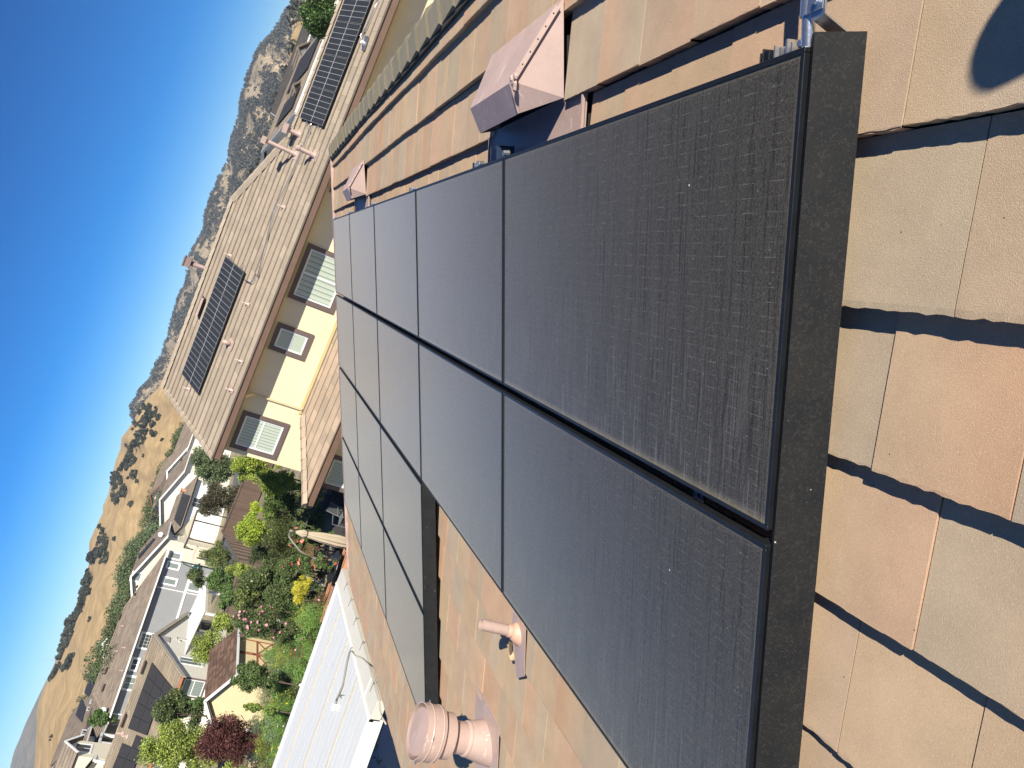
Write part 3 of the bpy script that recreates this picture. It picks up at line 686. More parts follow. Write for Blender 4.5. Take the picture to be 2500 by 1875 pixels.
nh = thing('yellow_house', 'pale yellow two-storey stucco house with brown window surrounds across the array', 'house', NP(-3, 27, 0))
x_l = -9.41; pr_ = uv_n(on_n('a', 1410, 1190)); pk = uv_n(on_n('q', 570, 1060)); pr2 = uv_n(on_n('a', 2040, 60))
PALN = [(.345, .285, .22), (.36, .30, .232), (.33, .275, .215), (.375, .31, .24), (.34, .28, .215)]
low_v = (pk[1] + pr2[1]) / 2
mb = MB()
# the slope as seen: eave, ridge, hip end, lower ridge to the right   (v measured from the eave upwards -> flip)
def tilesN(mb, poly, seed, pal=PALN):
    P = S0; lay_tiles(mb, P, rN, -slopeV, [(u, -v) for u, v in poly], pal, expo=.345, tw=.42, thick=.046, v0=0, gap=.002, rr=random.Random(seed))
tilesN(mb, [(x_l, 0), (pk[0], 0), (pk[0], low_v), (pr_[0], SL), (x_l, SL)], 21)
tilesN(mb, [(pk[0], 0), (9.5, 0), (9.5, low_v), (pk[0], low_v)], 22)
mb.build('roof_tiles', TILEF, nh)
mb = MB(); mb.poly([S0 + rN * u + slopeV * v - slopeN * .02 for u, v in [(x_l + .02, .02), (9.5, .02), (9.5, low_v - .02), (pk[0], low_v - .02), (pr_[0], SL - .02), (x_l + .02, SL - .02)]], .14, slopeN)
# hidden back slopes
yb = RID_D + (RID_D - EAVE_D)
mb.poly([NP(x_l, RID_D + .05, RID_Z - .05), NP(pr_[0], RID_D + .05, RID_Z - .05), NP(pr_[0] + 3, yb, EAVE_Z), NP(x_l, yb, EAVE_Z)], .12, UP)
lz_ = EAVE_Z + (RID_Z - EAVE_Z) * low_v / SL; ly = EAVE_D + (RID_D - EAVE_D) * low_v / SL
mb.poly([NP(pk[0], ly + .05, lz_ - .05), NP(9.5, ly + .05, lz_ - .05), NP(9.5, ly + 4, lz_ - 2), NP(pk[0], ly + 4, lz_ - 2)], .12, UP)
mb.build('roof_deck', plain('brown_tile_underside', (.17, .13, .10), .9), nh)
def caps(mb, a, b, pal, w=.17, L=.36, h=.05, seed=1):
    a, b = Vector(a), Vector(b); d = (b - a); n = int(d.length / L); d.normalize(); side = d.cross(UP).normalized(); up = side.cross(d); rr = random.Random(seed)
    if up.z < 0: up = -up
    for k in range(n):
        p, q = a + d * L * k, a + d * L * (k + 1.12); c = rr.choice(pal); vs = []
        for e, o in ((p, .02), (q, .0)):
            vs += [e - side * w + up * (o - .03), e - side * w * .5 + up * (h * .8 + o), e + side * w * .5 + up * (h * .8 + o), e + side * w + up * (o - .03)]
        mb.add(vs, [(0, 1, 5, 4), (1, 2, 6, 5), (2, 3, 7, 6), (0, 3, 2, 1), (4, 5, 6, 7)], [c] * 8)
mb = MB(); Sp = lambda u, v: S0 + rN * u + slopeV * v
caps(mb, Sp(x_l, SL), Sp(pr_[0], SL), PALN, h=.09); caps(mb, Sp(*pr_), Sp(pk[0], low_v), PALN, seed=4, w=.2, h=.12); caps(mb, Sp(pk[0], low_v + .03), Sp(9.5, low_v + .03), PALN, seed=5)
caps(mb, Sp(x_l + .02, 0), Sp(x_l + .02, SL), PALN, w=.13, seed=6, h=.04); mb.build('ridge_caps', TILEF, nh)
mb = MB(); mb.box(NP(x_l + .05, EAVE_D - .10, EAVE_Z - .20), rN * (9.4 - x_l), nN * .12, UP * .155); mb.build('gutter', FASCIA_BR, nh)
mb = MB(); mb.box(NP(x_l + .06, EAVE_D + .03, EAVE_Z - .24), rN * (9.4 - x_l), nN * .62, UP * .03); mb.build('soffit', SOFFIT, nh)
mb = MB(); mb.poly([NP(x_l + .03, EAVE_D, EAVE_Z - .16), NP(x_l + .03, RID_D, RID_Z - .17), NP(x_l + .03, yb, EAVE_Z - .16), NP(x_l + .03, yb, EAVE_Z - .36), NP(x_l + .03, RID_D, RID_Z - .37), NP(x_l + .03, EAVE_D, EAVE_Z - .36)], .03, -rN); mb.build('rake_board', FASCIA_BR, nh)
WD = 22.3; xl = -9.28; back = 30.6
mb = MB(); g = [(WD, -1), (WD, 5.42), (RID_D, 7.6), (back, 5.42), (back, -1)]
mb.poly([NP(xl, y, z) for y, z in g], pr_[0] - .6 - xl, -rN); mb.box(NP(pr_[0] - .59, WD, -1), rN * (9.3 - pr_[0]), nN * 5.5, UP * 6.35); mb.build('wall', STUCCO_Y, nh)
win = lambda x, z, w, h, **k: window(nh, NP(x, WD - .001, z), rN, -nN, w, h, trim=TRIM_BR, tw=.135, proud=.05, pane=BLIND, fw=.05, **k)
win(-8.48, 4.525, 1.02, 1.21, bar='h'); win(-5.245, 4.69, .62, .86, bar='h'); win(-3.08, 4.56, 1.50, 1.16, bar='v')
w0 = at_plane('a', 1950, 1180, NP(0, WD, 0), nN); ux, uz = w0.dot(rN), w0.z
window(nh, NP(.15, WD - .001, 4.55), rN, -nN, 1.15, 1.15, trim=TRIM_BR, tw=.135, proud=.05, fw=.05, bar='v')
mb = MB(); d0 = at_plane('b', 1495, 885, NP(0, WD - .1, 0), nN); d1 = at_plane('b', 1815, 995, NP(0, WD - .1, 0), nN)
mb.bar(NP(d0.dot(rN), EAVE_D + .1, EAVE_Z - .2), NP(d0.dot(rN), WD - .06, 5.15), .07, .07, nN); mb.bar(NP(d0.dot(rN), WD - .045, 5.15), NP(d0.dot(rN), WD - .045, 3.62), .055, .055, nN); mb.build('downspout', plain('yellow_painted_metal', (.60, .50, .30), .5), nh)
# lower porch roof
LD, LZ, LT = 20.2, 2.72, 3.53
lv = (NP(0, WD, LT) - NP(0, LD, LZ)).normalized(); L0 = NP(0, LD, LZ); LL = (NP(0, WD, LT) - NP(0, LD, LZ)).length
PALL = [(.37, .29, .215), (.40, .31, .23), (.35, .28, .21), (.42, .32, .235), (.38, .30, .225)]
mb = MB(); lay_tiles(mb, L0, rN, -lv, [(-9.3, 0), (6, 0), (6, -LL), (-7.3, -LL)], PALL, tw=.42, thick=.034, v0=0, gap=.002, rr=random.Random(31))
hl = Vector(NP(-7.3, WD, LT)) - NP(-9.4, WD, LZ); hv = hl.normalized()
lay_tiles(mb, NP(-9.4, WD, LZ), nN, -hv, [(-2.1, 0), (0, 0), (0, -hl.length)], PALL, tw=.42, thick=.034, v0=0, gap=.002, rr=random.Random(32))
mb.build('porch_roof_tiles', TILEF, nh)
mb = MB(); caps(mb, NP(-9.38, LD - .05, LZ + .02), NP(-7.3, WD, LT + .02), PALL, seed=9, h=.09, w=.18); mb.build('porch_hip_caps', TILEF, nh)
mb = MB(); mb.box(NP(-9.35, LD - .10, LZ - .20), rN * 15, nN * .12, UP * .16); mb.box(NP(-9.45, LD + .02, LZ - .20), rN * .1, nN * 2.2, UP * .16); mb.build('porch_gutter', FASCIA_BR, nh)
mb = MB(); mb.box(NP(-9.3, LD + .03, LZ - .22), rN * 15, nN * 2.2, UP * .03); mb.build('porch_soffit', SOFFIT, nh)
mb = MB(); mb.box(NP(-8.85, 20.8, -.5), rN * 14.5, nN * 1.5, UP * (LZ + .3)); mb.build('lower_wall', STUCCO_Y, nh)
pw = at_plane('b', 2010, 1360, NP(0, 20.8, 0), nN)
window(nh, NP(pw.dot(rN), 20.799, 1.75), rN, -nN, .85, 1.2, trim=TRIM_BR, tw=.135, proud=.05, pane=BLIND, fw=.05)
mb = MB(); mb.box(NP(-7.4, WD - .035, LT + .05), rN * 13, nN * .034, UP * .09); mb.build('wall_flashing', plain('yellow_flashing', (.62, .47, .22), .6), nh)
mb = MB(); q = NP(-9.15, LD + .25, LZ - .38); mb.lathe(q, nN * -1 + UP * -.4, [(.03, -.1), (.05, 0), (.075, .10), (0, .1)], 10); mb.lathe(q + rN * .25, nN * -1 + UP * -.4 + rN * .4, [(.03, -.1), (.05, 0), (.075, .10), (0, .1)], 10); mb.build('floodlight', plain('black_lamp_housing', (.02, .02, .02), .4), nh)

def far_panels(pts_uv_fn, quads, grp, lab, mat=FPANEL, thick=.04):
    for k, q in enumerate(quads):
        t = MB(); q = [Vector(p) for p in q]; n = (q[1] - q[0]).cross(q[3] - q[0]).normalized()
        if n.z < 0: n = -n
        fr = q; 
        t.poly([p - n * .004 for p in q], thick, n, mi=1)
        c = sum(q, Vector()) / 4; inn = [p + (c - p) * .012 for p in q]
        t.add(inn, [(0, 1, 2, 3)], uvs=UVSQ)
        o = t.build('solar_panel', [mat, BLACKM]); 
        if (inn[1] - inn[0]).cross(inn[3] - inn[0]).z < 0: o.data.flip_normals()
        tag(o, lab(k), 'solar panel', grp)
def split_row(a0, a1, b0, b1, n, gap=.012):
    """row of n panels between edge a (a0->a1 at one side) and b"""
    out = []
    for k in range(n):
        t0, t1 = k / n + gap / n / 2, (k + 1) / n - gap / n / 2
        out.append([a0.lerp(a1, t0), a0.lerp(a1, t1), b0.lerp(b1, t1), b0.lerp(b1, t0)])
    return out
ordn = ['first', 'second', 'third', 'fourth', 'fifth', 'sixth', 'seventh', 'eighth', 'ninth', 'tenth']
a0, a1, b0, b1 = [on_n(*q, lift=.13) for q in (('b', 1190, 880), ('b', 1470, 135), ('b', 1083, 780), ('b', 1345, 80))]
def square_up(a0, a1, b0, b1):     # make it a true rectangle on the slope
    u = lambda p: (p - S0).dot(rN); v = lambda p: (p - S0).dot(slopeV)
    x0, x1 = (u(a0) + u(b0)) / 2, (u(a1) + u(b1)) / 2; y0, y1 = (v(a0) + v(a1)) / 2, (v(b0) + v(b1)) / 2
    print('array', x0, x1, y0, y1)
    f = lambda x, y: S0 + rN * x + slopeV * y + slopeN * .13
    return f(x0, y0), f(x1, y0), f(x0, y1), f(x1, y1)
a0, a1, b0, b1 = square_up(a0, a1, b0, b1)
far_panels(None, split_row(a0, a1, b0, b1, 4), 'gridded solar panels in the row above the yellow house windows', lambda k: 'white-gridded solar panel on the yellow house roof, %s from the left of the row of four' % ordn[k])
mb = MB()
for f_ in (.25, .75):
    q = a0.lerp(b0, f_) - slopeN * .06; q2 = a1.lerp(b1, f_) - slopeN * .06; mb.bar(q - rN * .05, q2 + rN * .12, .04, .05, slopeN)
tag(mb.build('panel_rails', ALU), 'pair of aluminium rails under the row of four panels on the yellow house', 'rails')
c0, c1, e0, e1 = [on_n(*q, lift=.13) for q in (('q', 1390, 745), ('p', 1415, 1000), ('q', 815, 690), ('p', 940, 1020))]
u_ = lambda p: (p - S0).dot(rN); v_ = lambda p: (p - S0).dot(slopeV)
xL = (u_(c0) + u_(e0)) / 2; pitch2 = ((u_(c1) + u_(e1)) / 2 - xL) / 2
y0_, y1_ = (v_(c0) + v_(c1)) / 2, (v_(e0) + v_(e1)) / 2
print('right array', xL, pitch2, y0_, y1_, 'ridge v', low_v, 'pr', pr_, 'pk', pk, pr2)
f = lambda x, y: S0 + rN * x + slopeV * y + slopeN * .13
far_panels(None, split_row(f(xL, y0_), f(xL + 4 * pitch2, y0_), f(xL, y1_), f(xL + 4 * pitch2, y1_), 4), 'gridded solar panels on the right wing of the yellow house', lambda k: 'white-gridded solar panel near the tree on the yellow house, %s along from the vent pipes' % ordn[k])
mb = MB()
for f_ in (.22, .72): mb.bar(f(xL - .10, y0_ + (y1_ - y0_) * f_) - slopeN * .06, f(xL + 4 * pitch2, y0_ + (y1_ - y0_) * f_) - slopeN * .06, .04, .05, slopeN)
tag(mb.build('panel_rails', ALU), 'pair of aluminium rails under the right hand row of panels on the yellow house', 'rails')
# conduit across the roof
P = lambda i, x, y, l=.10: on_n(i, x, y, l)
t = thing('roof_conduit', 'thin shiny conduit running along the yellow house roof between its two solar rows', 'conduit', P('b', 1530, 180))
mb = MB(); mb.tube([P('b', 1468, 205, .09), P('b', 1500, 222, .09), P('b', 1522, 210, .09), P('b', 1535, 170, .09), P('a', 1545, 1659, .09), P('a', 1640, 1270, .09), P('a', 1735, 1070, .09), P('q', 890, 1330, .10), P('q', 1085, 800, .10), P('q', 1115, 745, .1)], .017, 8)
mb.build('pipe', GALV, t, smooth=True)
mb = MB(); mb.cbox(P('q', 895, 1290, .12), rN, slopeV, slopeN, .13, .07, .07); mb.cbox(P('q', 1065, 920, .10), rN, slopeV, slopeN, .05, .05, .05); mb.build('junction_fitting', GALV, t)
t = thing('roof_conduit', 'thin conduit with white elbow above the gutter below the right hand panel row of the yellow house', 'conduit', P('p', 1700, 500))
mb = MB(); mb.tube([P('p', 1650, 720, .08), P('p', 1620, 640, .08), P('p', 1720, 500, .08), P('p', 1860, 170, .08), P('p', 1950, 0, .08)], .018, 8); mb.build('pipe', GALV, t, smooth=True)
mb = MB(); mb.lathe(P('p', 1700, 790, .0), slopeN, [(.0, .12), (.05, .12), (.05, .05), (.09, .02), (.09, 0)], 12); mb.build('cap', WHITE, t)
mb = MB(); mb.poly([P('p', 1770, 650, .06), P('p', 1700, 640, .06), P('p', 1640, 900, .06), P('p', 1690, 905, .06)], .01, slopeN); mb.build('flashing', GALV, t)
# vents on the neighbour's roof
def small_vent(i, x, y, lab, h=.22, r=.020, base=.105, grp='small pink vent pipes on the yellow house roof', name='plumbing_vent'):
    p = P(i, x, y, .02); t = thing(name, lab, 'vent pipe', p, grp)
    mb = MB(); mb.tube([p, p + UP * h], r, 10); mb.build('pipe', PINKS, t, smooth=True)
    mb = MB(); mb.lathe(p, UP, [(r * 3.2, -.03), (r * 1.3, .10), (r, .11)], 12); mb.build('collar', PINKS, t, smooth=True)
    mb = MB(); mb.poly([p + rN * a * base * .62 + slopeV * b * base + slopeN * .02 for a, b in ((-1, -1.2), (1, -1.2), (1, 1), (-1, 1))], .006, slopeN); mb.build('base_flashing', PINKS, t)
for (i, x, y), lab in zip([('b', 1385, 60), ('b', 1490, 352), ('b', 1452, 695), ('b', 1135, 860), ('b', 1392, 868), ('a', 1705, 1245)],
    ['small pink vent pipe touching the upper right corner of the row of four panels', 'small pink vent pipe below the second panel from the right on the yellow house', 'small pink vent pipe near the gutter, right of the downspout of the yellow house',
     'small pink vent pipe at the upper left corner of the row of four panels', 'small pink vent pipe nearest the left end of the yellow house gutter', 'small pink vent pipe under the conduit of the yellow house']):
    small_vent(i, x, y, lab)
def big_vent(p, h, r, cap, lab, square=False):
    t = thing('flue_vent', lab, 'flue', p, 'pink flue pipes on the yellow house roof')
    mb = MB(); mb.tube([p - UP * .1, p + UP * h], r, 16); smooth_angle(mb.build('pipe', PINKS, t))
    mb = MB(); mb.lathe(p, UP, [(r * 1.7, -.08), (r * 1.3, .05), (r * 1.15, .10), (r * 1.15, .14), (r, .15)], 16); smooth_angle(mb.build('collar', PINKS, t))
    mb = MB(); mb.poly([p + rN * a * .16 + slopeV * b * .17 + slopeN * .03 for a, b in ((-1, -1.2), (1, -1.2), (1, 1), (-1, 1))], .008, slopeN); mb.build('base_flashing', PINKS, t)
    mb = MB()
    if square: mb.cbox(p + UP * (h + .03), rN, nN, UP, cap * 2, cap * 2, .14)
    else: mb.lathe(p + UP * h, UP, [(cap, -.05), (cap, .03), (cap * .3, .07), (0, .07)], 16)
    mb.build('cap', PINKS, t)
big_vent(P('q', 760, 1450, 0), .95, .062, .11, 'tall pink flue pipe with a square cap rising past the ridge of the yellow house', True)
big_vent(P('q', 1195, 1480, 0), .52, .068, .085, 'stout pink flue pipe nearest the gutter of the yellow house')
big_vent(P('q', 850, 1010, 0), .42, .07, .15, 'short pink flue pipe with a square cap beside the right hand panels of the yellow house', True)
p = P('b', 1385, 590, .02); t = thing('flue_vent', 'squat pink flue pipe below the third panel from the left on the yellow house', 'flue', p, 'pink flue pipes on the yellow house roof')
mb = MB(); mb.tube([p, p + UP * .25], .07, 14); mb.build('pipe', PINKS, t, smooth=True)
mb = MB(); mb.poly([p + rN * a * .16 + slopeV * b * .18 + slopeN * .02 for a, b in ((-1, -1.2), (1, -1.2), (1, 1), (-1, 1))], .006, slopeN); mb.build('base_flashing', PINKS, t)
p = NP(uv_n(on_n('b', 1225, 180))[0], RID_D + 1.4, 7.1); t = thing('chimney_pipe', 'square capped metal chimney standing behind the ridge of the yellow house', 'chimney', p)
mb = MB(); mb.tube([p, p + UP * 1.35], .09, 14); mb.build('pipe', plain('dark_pink_metal', (.27, .19, .17), .5), t, smooth=True)
mb = MB()
for s in (-1, 1):
    mb.cbox(p + UP * 1.45 + rN * .15 * s, rN, nN, UP, .02, .32, .22); mb.cbox(p + UP * 1.45 + nN * .15 * s, rN, nN, UP, .28, .02, .22)
mb.cbox(p + UP * 1.585, rN, nN, UP, .38, .38, .04); mb.build('cap', plain('dark_pink_metal', (.27, .19, .17)), t)
q = [P('b', 1180, 420, .14), P('b', 1235, 325, .14)]
t = thing('dormer_vent', 'low pink dormer vent tucked above the row of four panels on the yellow house', 'roof vent', q[0])
mb = MB(); u0, u1 = uv_n(q[0])[0], uv_n(q[1])[0]; vb = uv_n(q[0])[1]
mb.poly([Sp(u0, vb + .35) + slopeN * .03, Sp(u1, vb + .35) + slopeN * .03, Sp(u1, vb - .05) + slopeN * .22, Sp(u0, vb - .05) + slopeN * .22], .01, UP); mb.poly([Sp(u0, vb - .05) + slopeN * .22, Sp(u1, vb - .05) + slopeN * .22, Sp(u1, vb - .10) + slopeN * .16, Sp(u0, vb - .10) + slopeN * .16], .01, -nN)
mb.build('hood', PINKS, t)
mb = MB(); mb.box(Sp(u0 + .03, vb) + slopeN * .03, rN * (u1 - u0 - .06), slopeV * .2, slopeN * .1); mb.build('opening', DARKR, t)

# ================================================================== OTHER HOUSES
class Fr:
    """house frame: origin, azimuth of the 'away' axis; x to the right when looking away"""
    def __init__(s, o, az):
        s.o = Vector(o); a = R(az); s.n = Vector((math.sin(a), math.cos(a), 0)); s.r = Vector((s.n.y, -s.n.x, 0))
    def p(s, x, y, z): return s.o + s.r * x + s.n * y + UP * z
    def loc(s, q): d = q - s.o; return d.dot(s.r), d.dot(s.n), d.z
PALF = [(.235, .19, .15), (.255, .205, .16), (.215, .175, .14), (.27, .22, .175)]
PALB = [(.285, .235, .175), (.31, .255, .185), (.265, .22, .165), (.33, .27, .195)]
def slope(h, parent, a, b, c, d, pal, expo=.36, tw=.75, name='roof_slope', thick=.04, seed=1, under=True, fb=None):
    """a,b along the eave; c above b, d above a (d may equal c for a hip end)"""
    a, b, c, d = map(Vector, (a, b, c, d)); U = (b - a).normalized(); n = U.cross(d - a).normalized(); V = n.cross(U).normalized()
    if V.z > 0: V = -V
    to = lambda p: ((p - a).dot(U), (p - a).dot(V)); poly = [to(a), to(b), to(c)] + ([to(d)] if (d - c).length > .01 else [])
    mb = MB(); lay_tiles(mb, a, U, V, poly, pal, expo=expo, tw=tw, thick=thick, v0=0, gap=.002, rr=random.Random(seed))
    N = U.cross(V); N = N if N.z > 0 else -N
    c0 = sum((Vector(q) for q in (a, b, c)), Vector()) / 3
    mb.poly([p + (c0 - p) * .004 - N * .012 for p in ([a, b, c] + ([d] if (d - c).length > .01 else []))], .12, N, col=(.11, .09, .075))
    return mb.build(name, TILEF, parent)
def plane_of(a, b, c):
    a, b, c = map(Vector, (a, b, c)); n = (b - a).cross(c - a).normalized(); return a, (n if n.z > 0 else -n)
def gutter(parent, a, b, m=WHITE, w=.13, h=.14, out=None, name='gutter'):
    mb = MB(); a, b = Vector(a), Vector(b); mb.bar(a - UP * h * .45, b - UP * h * .45, w, h, UP); return mb.build(name, m, parent)
def solar_on(pl, corners, nx, ny, lab, grp, mat=DPANEL, skip=()):
    """corners of the array as seen: lower left, lower right, upper right, upper left"""
    p0, n = pl; q = [at_plane(*c, p0 + n * .12, n) for c in corners]; k = 0
    for j in range(ny):
        for i in range(nx):
            if (i, j) in skip: continue
            f = lambda s, t: q[0].lerp(q[1], s).lerp(q[3].lerp(q[2], s), t)
            g = .008; s0, s1, t0, t1 = (i + g) / nx, (i + 1 - g) / nx, (j + g) / ny, (j + 1 - g) / ny
            far_panels(None, [[f(s0, t0), f(s1, t0), f(s1, t1), f(s0, t1)]], grp, lambda z, L=lab, i=i, j=j: L(i, j), mat); k += 1
def vent_box(pl, view, lab, grp, s=.45):
    p0, n = pl; p = at_plane(*view, p0, n); o = thing('roof_vent', lab, 'roof vent', p, grp)
    u = UP.cross(n).normalized(); v = n.cross(u); v = v if v.z > 0 else -v
    mb = MB(); mb.poly([p - u * s / 2 + v * s * .6 + n * .05, p + u * s / 2 + v * s * .6 + n * .05, p + u * s / 2 + n * .22, p - u * s / 2 + n * .22], .02, UP); mb.build('hood', plain('rust_brown_metal', (.25, .12, .09), .6), o)
    mb = MB(); mb.box(p - u * (s / 2 - .03) + n * .04, u * (s - .06), v * .2, n * .14); mb.build('opening', DARKR, o)
def sq_p(view, pl): return at_plane(*view, pl[0], pl[1])

# ---- grey house with the long roof
G = Fr((-33.9, 80.1, -1.4), 305)      # away axis points from the wall to the back; x to the right
# wall line runs from far right P1 to near left: x axis = direction (.575,.818)
gz = 5.55; gr = 7.55; L_ = 18.2
HOST[0] = 'grey_house'
gh = thing('grey_house', 'long grey stucco house with white trim and one long brown tiled roof', 'house', G.p(-9, 4, 0))
ex = lambda x, y, z: G.p(x, y, z)
mb = MB(); mb.box(ex(-L_ + .6, .6, -1), G.r * (L_ - 1.2), G.n * 9, UP * (gz + .9)); mb.build('wall', STUCCO_G, gh)
e1_, e2_, e3_, e4_ = ex(-L_, 0, gz), ex(0, 0, gz), ex(-4.9, 4.9, gr), ex(-L_ + 4.4, 4.9, gr)
slope(G, gh, e1_, e2_, e3_, e4_, PALF, seed=41, name='roof_front')
slope(G, gh, ex(-L_, 9.8, gz), e1_, e4_, e4_, PALF, seed=42, name='roof_left_hip'); slope(G, gh, e2_, ex(0, 9.8, gz), e3_, e3_, PALF, seed=43, name='roof_right_hip')
slope(G, gh, ex(0, 9.8, gz), ex(-L_, 9.8, gz), e4_, e3_, PALF, seed=44, name='roof_back')
mb = MB(); caps(mb, e4_, e3_, PALF, w=.2, L=.4); caps(mb, e1_, e4_, PALF, w=.18, L=.4); caps(mb, e2_, e3_, PALF, w=.18, L=.4); mb.build('ridge_caps', TILEF, gh)
gutter(gh, ex(-L_, -.08, gz), ex(0, -.08, gz)); gutter(gh, ex(-L_ - .08, 0, gz), ex(-L_ - .08, 9, gz)); gutter(gh, ex(.08, 0, gz), ex(.08, 9, gz))
mb = MB(); mb.box(ex(-L_ + .5, .54, 2.35), G.r * (L_ - 1), G.n * .058, UP * .22); mb.build('belt_course', WHITE, gh)
gpl = (ex(0, .6, 0), G.n)
def gwin(v1, v2, w, h, **k):
    a = at_plane(v1[0], (v1[1] + v2[1]) / 2, (v1[2] + v2[2]) / 2, *gpl); xa, _, za = G.loc(a)
    window(gh, ex(xa, .599, za), G.r, -G.n, w, h, trim=WHITE, tw=.13, proud=.06, fw=.06, **k)
gwin(('k', 458, 455), ('k', 552, 392), 0.75, 1.15, bar=None, pane=BLINDD); gwin(('k', 438, 548), ('k', 534, 490), 0.7, 1.15, bar=None, pane=BLINDD); gwin(('k', 405, 695), ('k', 505, 648), 0.7, 1.2, bar=None, pane=BLINDD)
gwin(('k', 185, 1300), ('k', 262, 1190), 1.5, 1.1, bar=None, grid=(4, 3)); gwin(('k', 92, 1515), ('k', 128, 1425), 1.1, 0.55, bar='v'); gwin(('l', 915, 785), ('l', 1010, 702), 1.2, 1.1, bar='v', pane=BLINDD)
gwin(('k', 640, 750), ('k', 735, 700), 0.9, 1.2, bar=None, pane=BLINDD)
mb = MB(); qa = at_plane('k', 370, 735, *gpl); xa = G.loc(qa)[0]; mb.bar(ex(xa, .5, gz - .2), ex(xa, .5, .2), .08, .08, G.n); qb = G.loc(at_plane('l', 800, 1080, *gpl))[0]; mb.bar(ex(qb, .5, gz - .2), ex(qb, .5, .2), .08, .08, G.n); mb.build('downspout', WHITE, gh)
plg = plane_of(e1_, e2_, e3_)
for v, lab in ((('k', 150, 720), 'nearest of three small dark vents high on the right of the grey house roof'), (('k', 130, 795), 'middle one of three small dark vents on the right of the grey house roof'), (('k', 45, 850), 'uppermost of three small dark vents on the right of the grey house roof')):
    vent_box(plg, v, lab, 'dark roof vents on the grey house', .3)
for v, lab in ((('l', 870, 30), 'wide dark vent near the middle of the grey house ridge'), (('l', 725, 605), 'wide dark vent toward the left of the grey house ridge'), (('l', 695, 790), 'leftmost wide dark vent on the grey house roof')):
    vent_box(plg, v, lab, 'dark roof vents on the grey house', .7)
for v, lab in ((('l', 885, 125), 'small pink pipe near the middle of the grey house roof'), (('l', 825, 395), 'small pink pipe left of the middle of the grey house roof'), (('l', 905, 360), 'small pink pipe lower on the grey house roof'), (('l', 880, 608), 'small pink pipe nearest the gutter of the grey house')):
    p = sq_p(v, plg); o = thing('plumbing_vent', lab, 'vent pipe', p, 'small pink pipes on the grey house'); mb = MB(); mb.tube([p, p + UP * .32], .04, 8); mb.build('pipe', PINKS, o); mb = MB(); mb.lathe(p, UP, [(.12, -.02), (.05, .08)], 10); mb.build('collar', PINKS, o)
def dish(p, az, lab, r=.30, roofm=True):
    o = thing('satellite_dish', lab, 'satellite dish', p); d = Vector((math.sin(R(az)), math.cos(R(az)), .6)).normalized(); c = p + UP * .5
    mb = MB(); mb.lathe(c - d * .1, d, [(0, 0), (r * .5, .03), (r, .12), (r, .135), (r * .5, .045), (0, .015)], 20); mb.build('reflector', plain('pale_grey_dish', (.62, .64, .66), .4), o, smooth=True)
    mb = MB(); mb.tube([p, p + UP * .3, c - d * .1], .025, 8); mb.build('mast', BLACKM, o)
    mb = MB(); mb.tube([c - UP * r * .7 + d * .05, c + d * .55 - UP * .2], .018, 6); mb.cbox(c + d * .58 - UP * .2, d, d.cross(UP).normalized(), UP, .15, .08, .08); mb.build('feed_arm', BLACKM, o)
dish(sq_p(('l', 735, 1050), plg), 150, 'pale satellite dish at the near left corner of the grey house roof')

# ---- cream house with dark array (near left)
A = Fr((-25.8, 47.3, -.9), 260.0)    # away axis = along its ridge; gable faces the garden
HOST[0] = 'cream_house'
ah = thing('cream_house', 'cream single-storey house with a gable end and many dark solar panels', 'house', A.p(0, 6, 0))
az_, ar, hw = 3.1, 5.02, 6.05
mb = MB(); mb.poly([A.p(x, .15, z) for x, z in ((-hw + .5, -1), (hw - .5, -1), (hw - .5, az_ + .02), (0, ar - .12), (-hw + .5, az_ + .02))], 22, -A.n); mb.build('wall', STUCCO_C, ah)
L1, L2, T1, T2 = A.p(-hw, 0, az_ - .05), A.p(-hw, 24, az_ - .05), A.p(0, 0, ar), A.p(0, 24, ar); R1, R2 = A.p(hw, 0, az_ - .05), A.p(hw, 24, az_ - .05)
slope(A, ah, L2, L1, T1, T2, PALB, seed=51, name='roof_left_slope'); slope(A, ah, R1, R2, T2, T1, PALB, seed=52, name='roof_right_slope')
mb = MB(); caps(mb, T1, T2, PALB, w=.2, L=.4); mb.build('ridge_caps', TILEF, ah)
mb = MB(); mb.poly([A.p(-hw, -.04, az_ - .08), A.p(0, -.04, ar - .03), A.p(0, -.04, ar - .27), A.p(-hw, -.04, az_ - .32)], .04, -A.n); mb.poly([A.p(hw, -.04, az_ - .08), A.p(0.001, -.04, ar - .03), A.p(0.001, -.04, ar - .27), A.p(hw, -.04, az_ - .32)], .04, -A.n); mb.build('rake_board', plain('beige_rake_board', (.42, .37, .29), .7), ah)
gutter(ah, A.p(-hw - .06, 0, az_ - .05), A.p(-hw - .06, 24, az_ - .05), plain('rust_orange_gutter', (.42, .17, .08), .5))
apl = (A.p(0, .15, 0), A.n); aside = (A.p(-hw + .5, 0, 0), A.r)
def wwin(par, F_, pl, ax, v1, v2, w, h, off=.001, **k):
    c = at_plane(v1[0], (v1[1] + v2[1]) / 2, (v1[2] + v2[2]) / 2, *pl); out = (CAMP - c); n = Vector(pl[1]); n = n if n.dot(out) > 0 else -n
    r = n.cross(UP) * -1; window(par, c + n * off, r, n, w, h, **k)
wwin(ah, A, aside, 1, ('l', 1535, 835), ('l', 1740, 755), 0.95, 1.15, trim=TRIM_BR, tw=.1, pane=BLINDD, bar='h')
wwin(ah, A, apl, 1, ('k', 615, 1495), ('k', 700, 1390), 1, 1.3, trim=WHITE, tw=.1, pane=BLINDD, bar='v')
wwin(ah, A, apl, 1, ('k', 720, 1180), ('k', 850, 1050), 2.2, 1.9, trim=None, pane=GLASS, bar='v', frame=BLACKM)
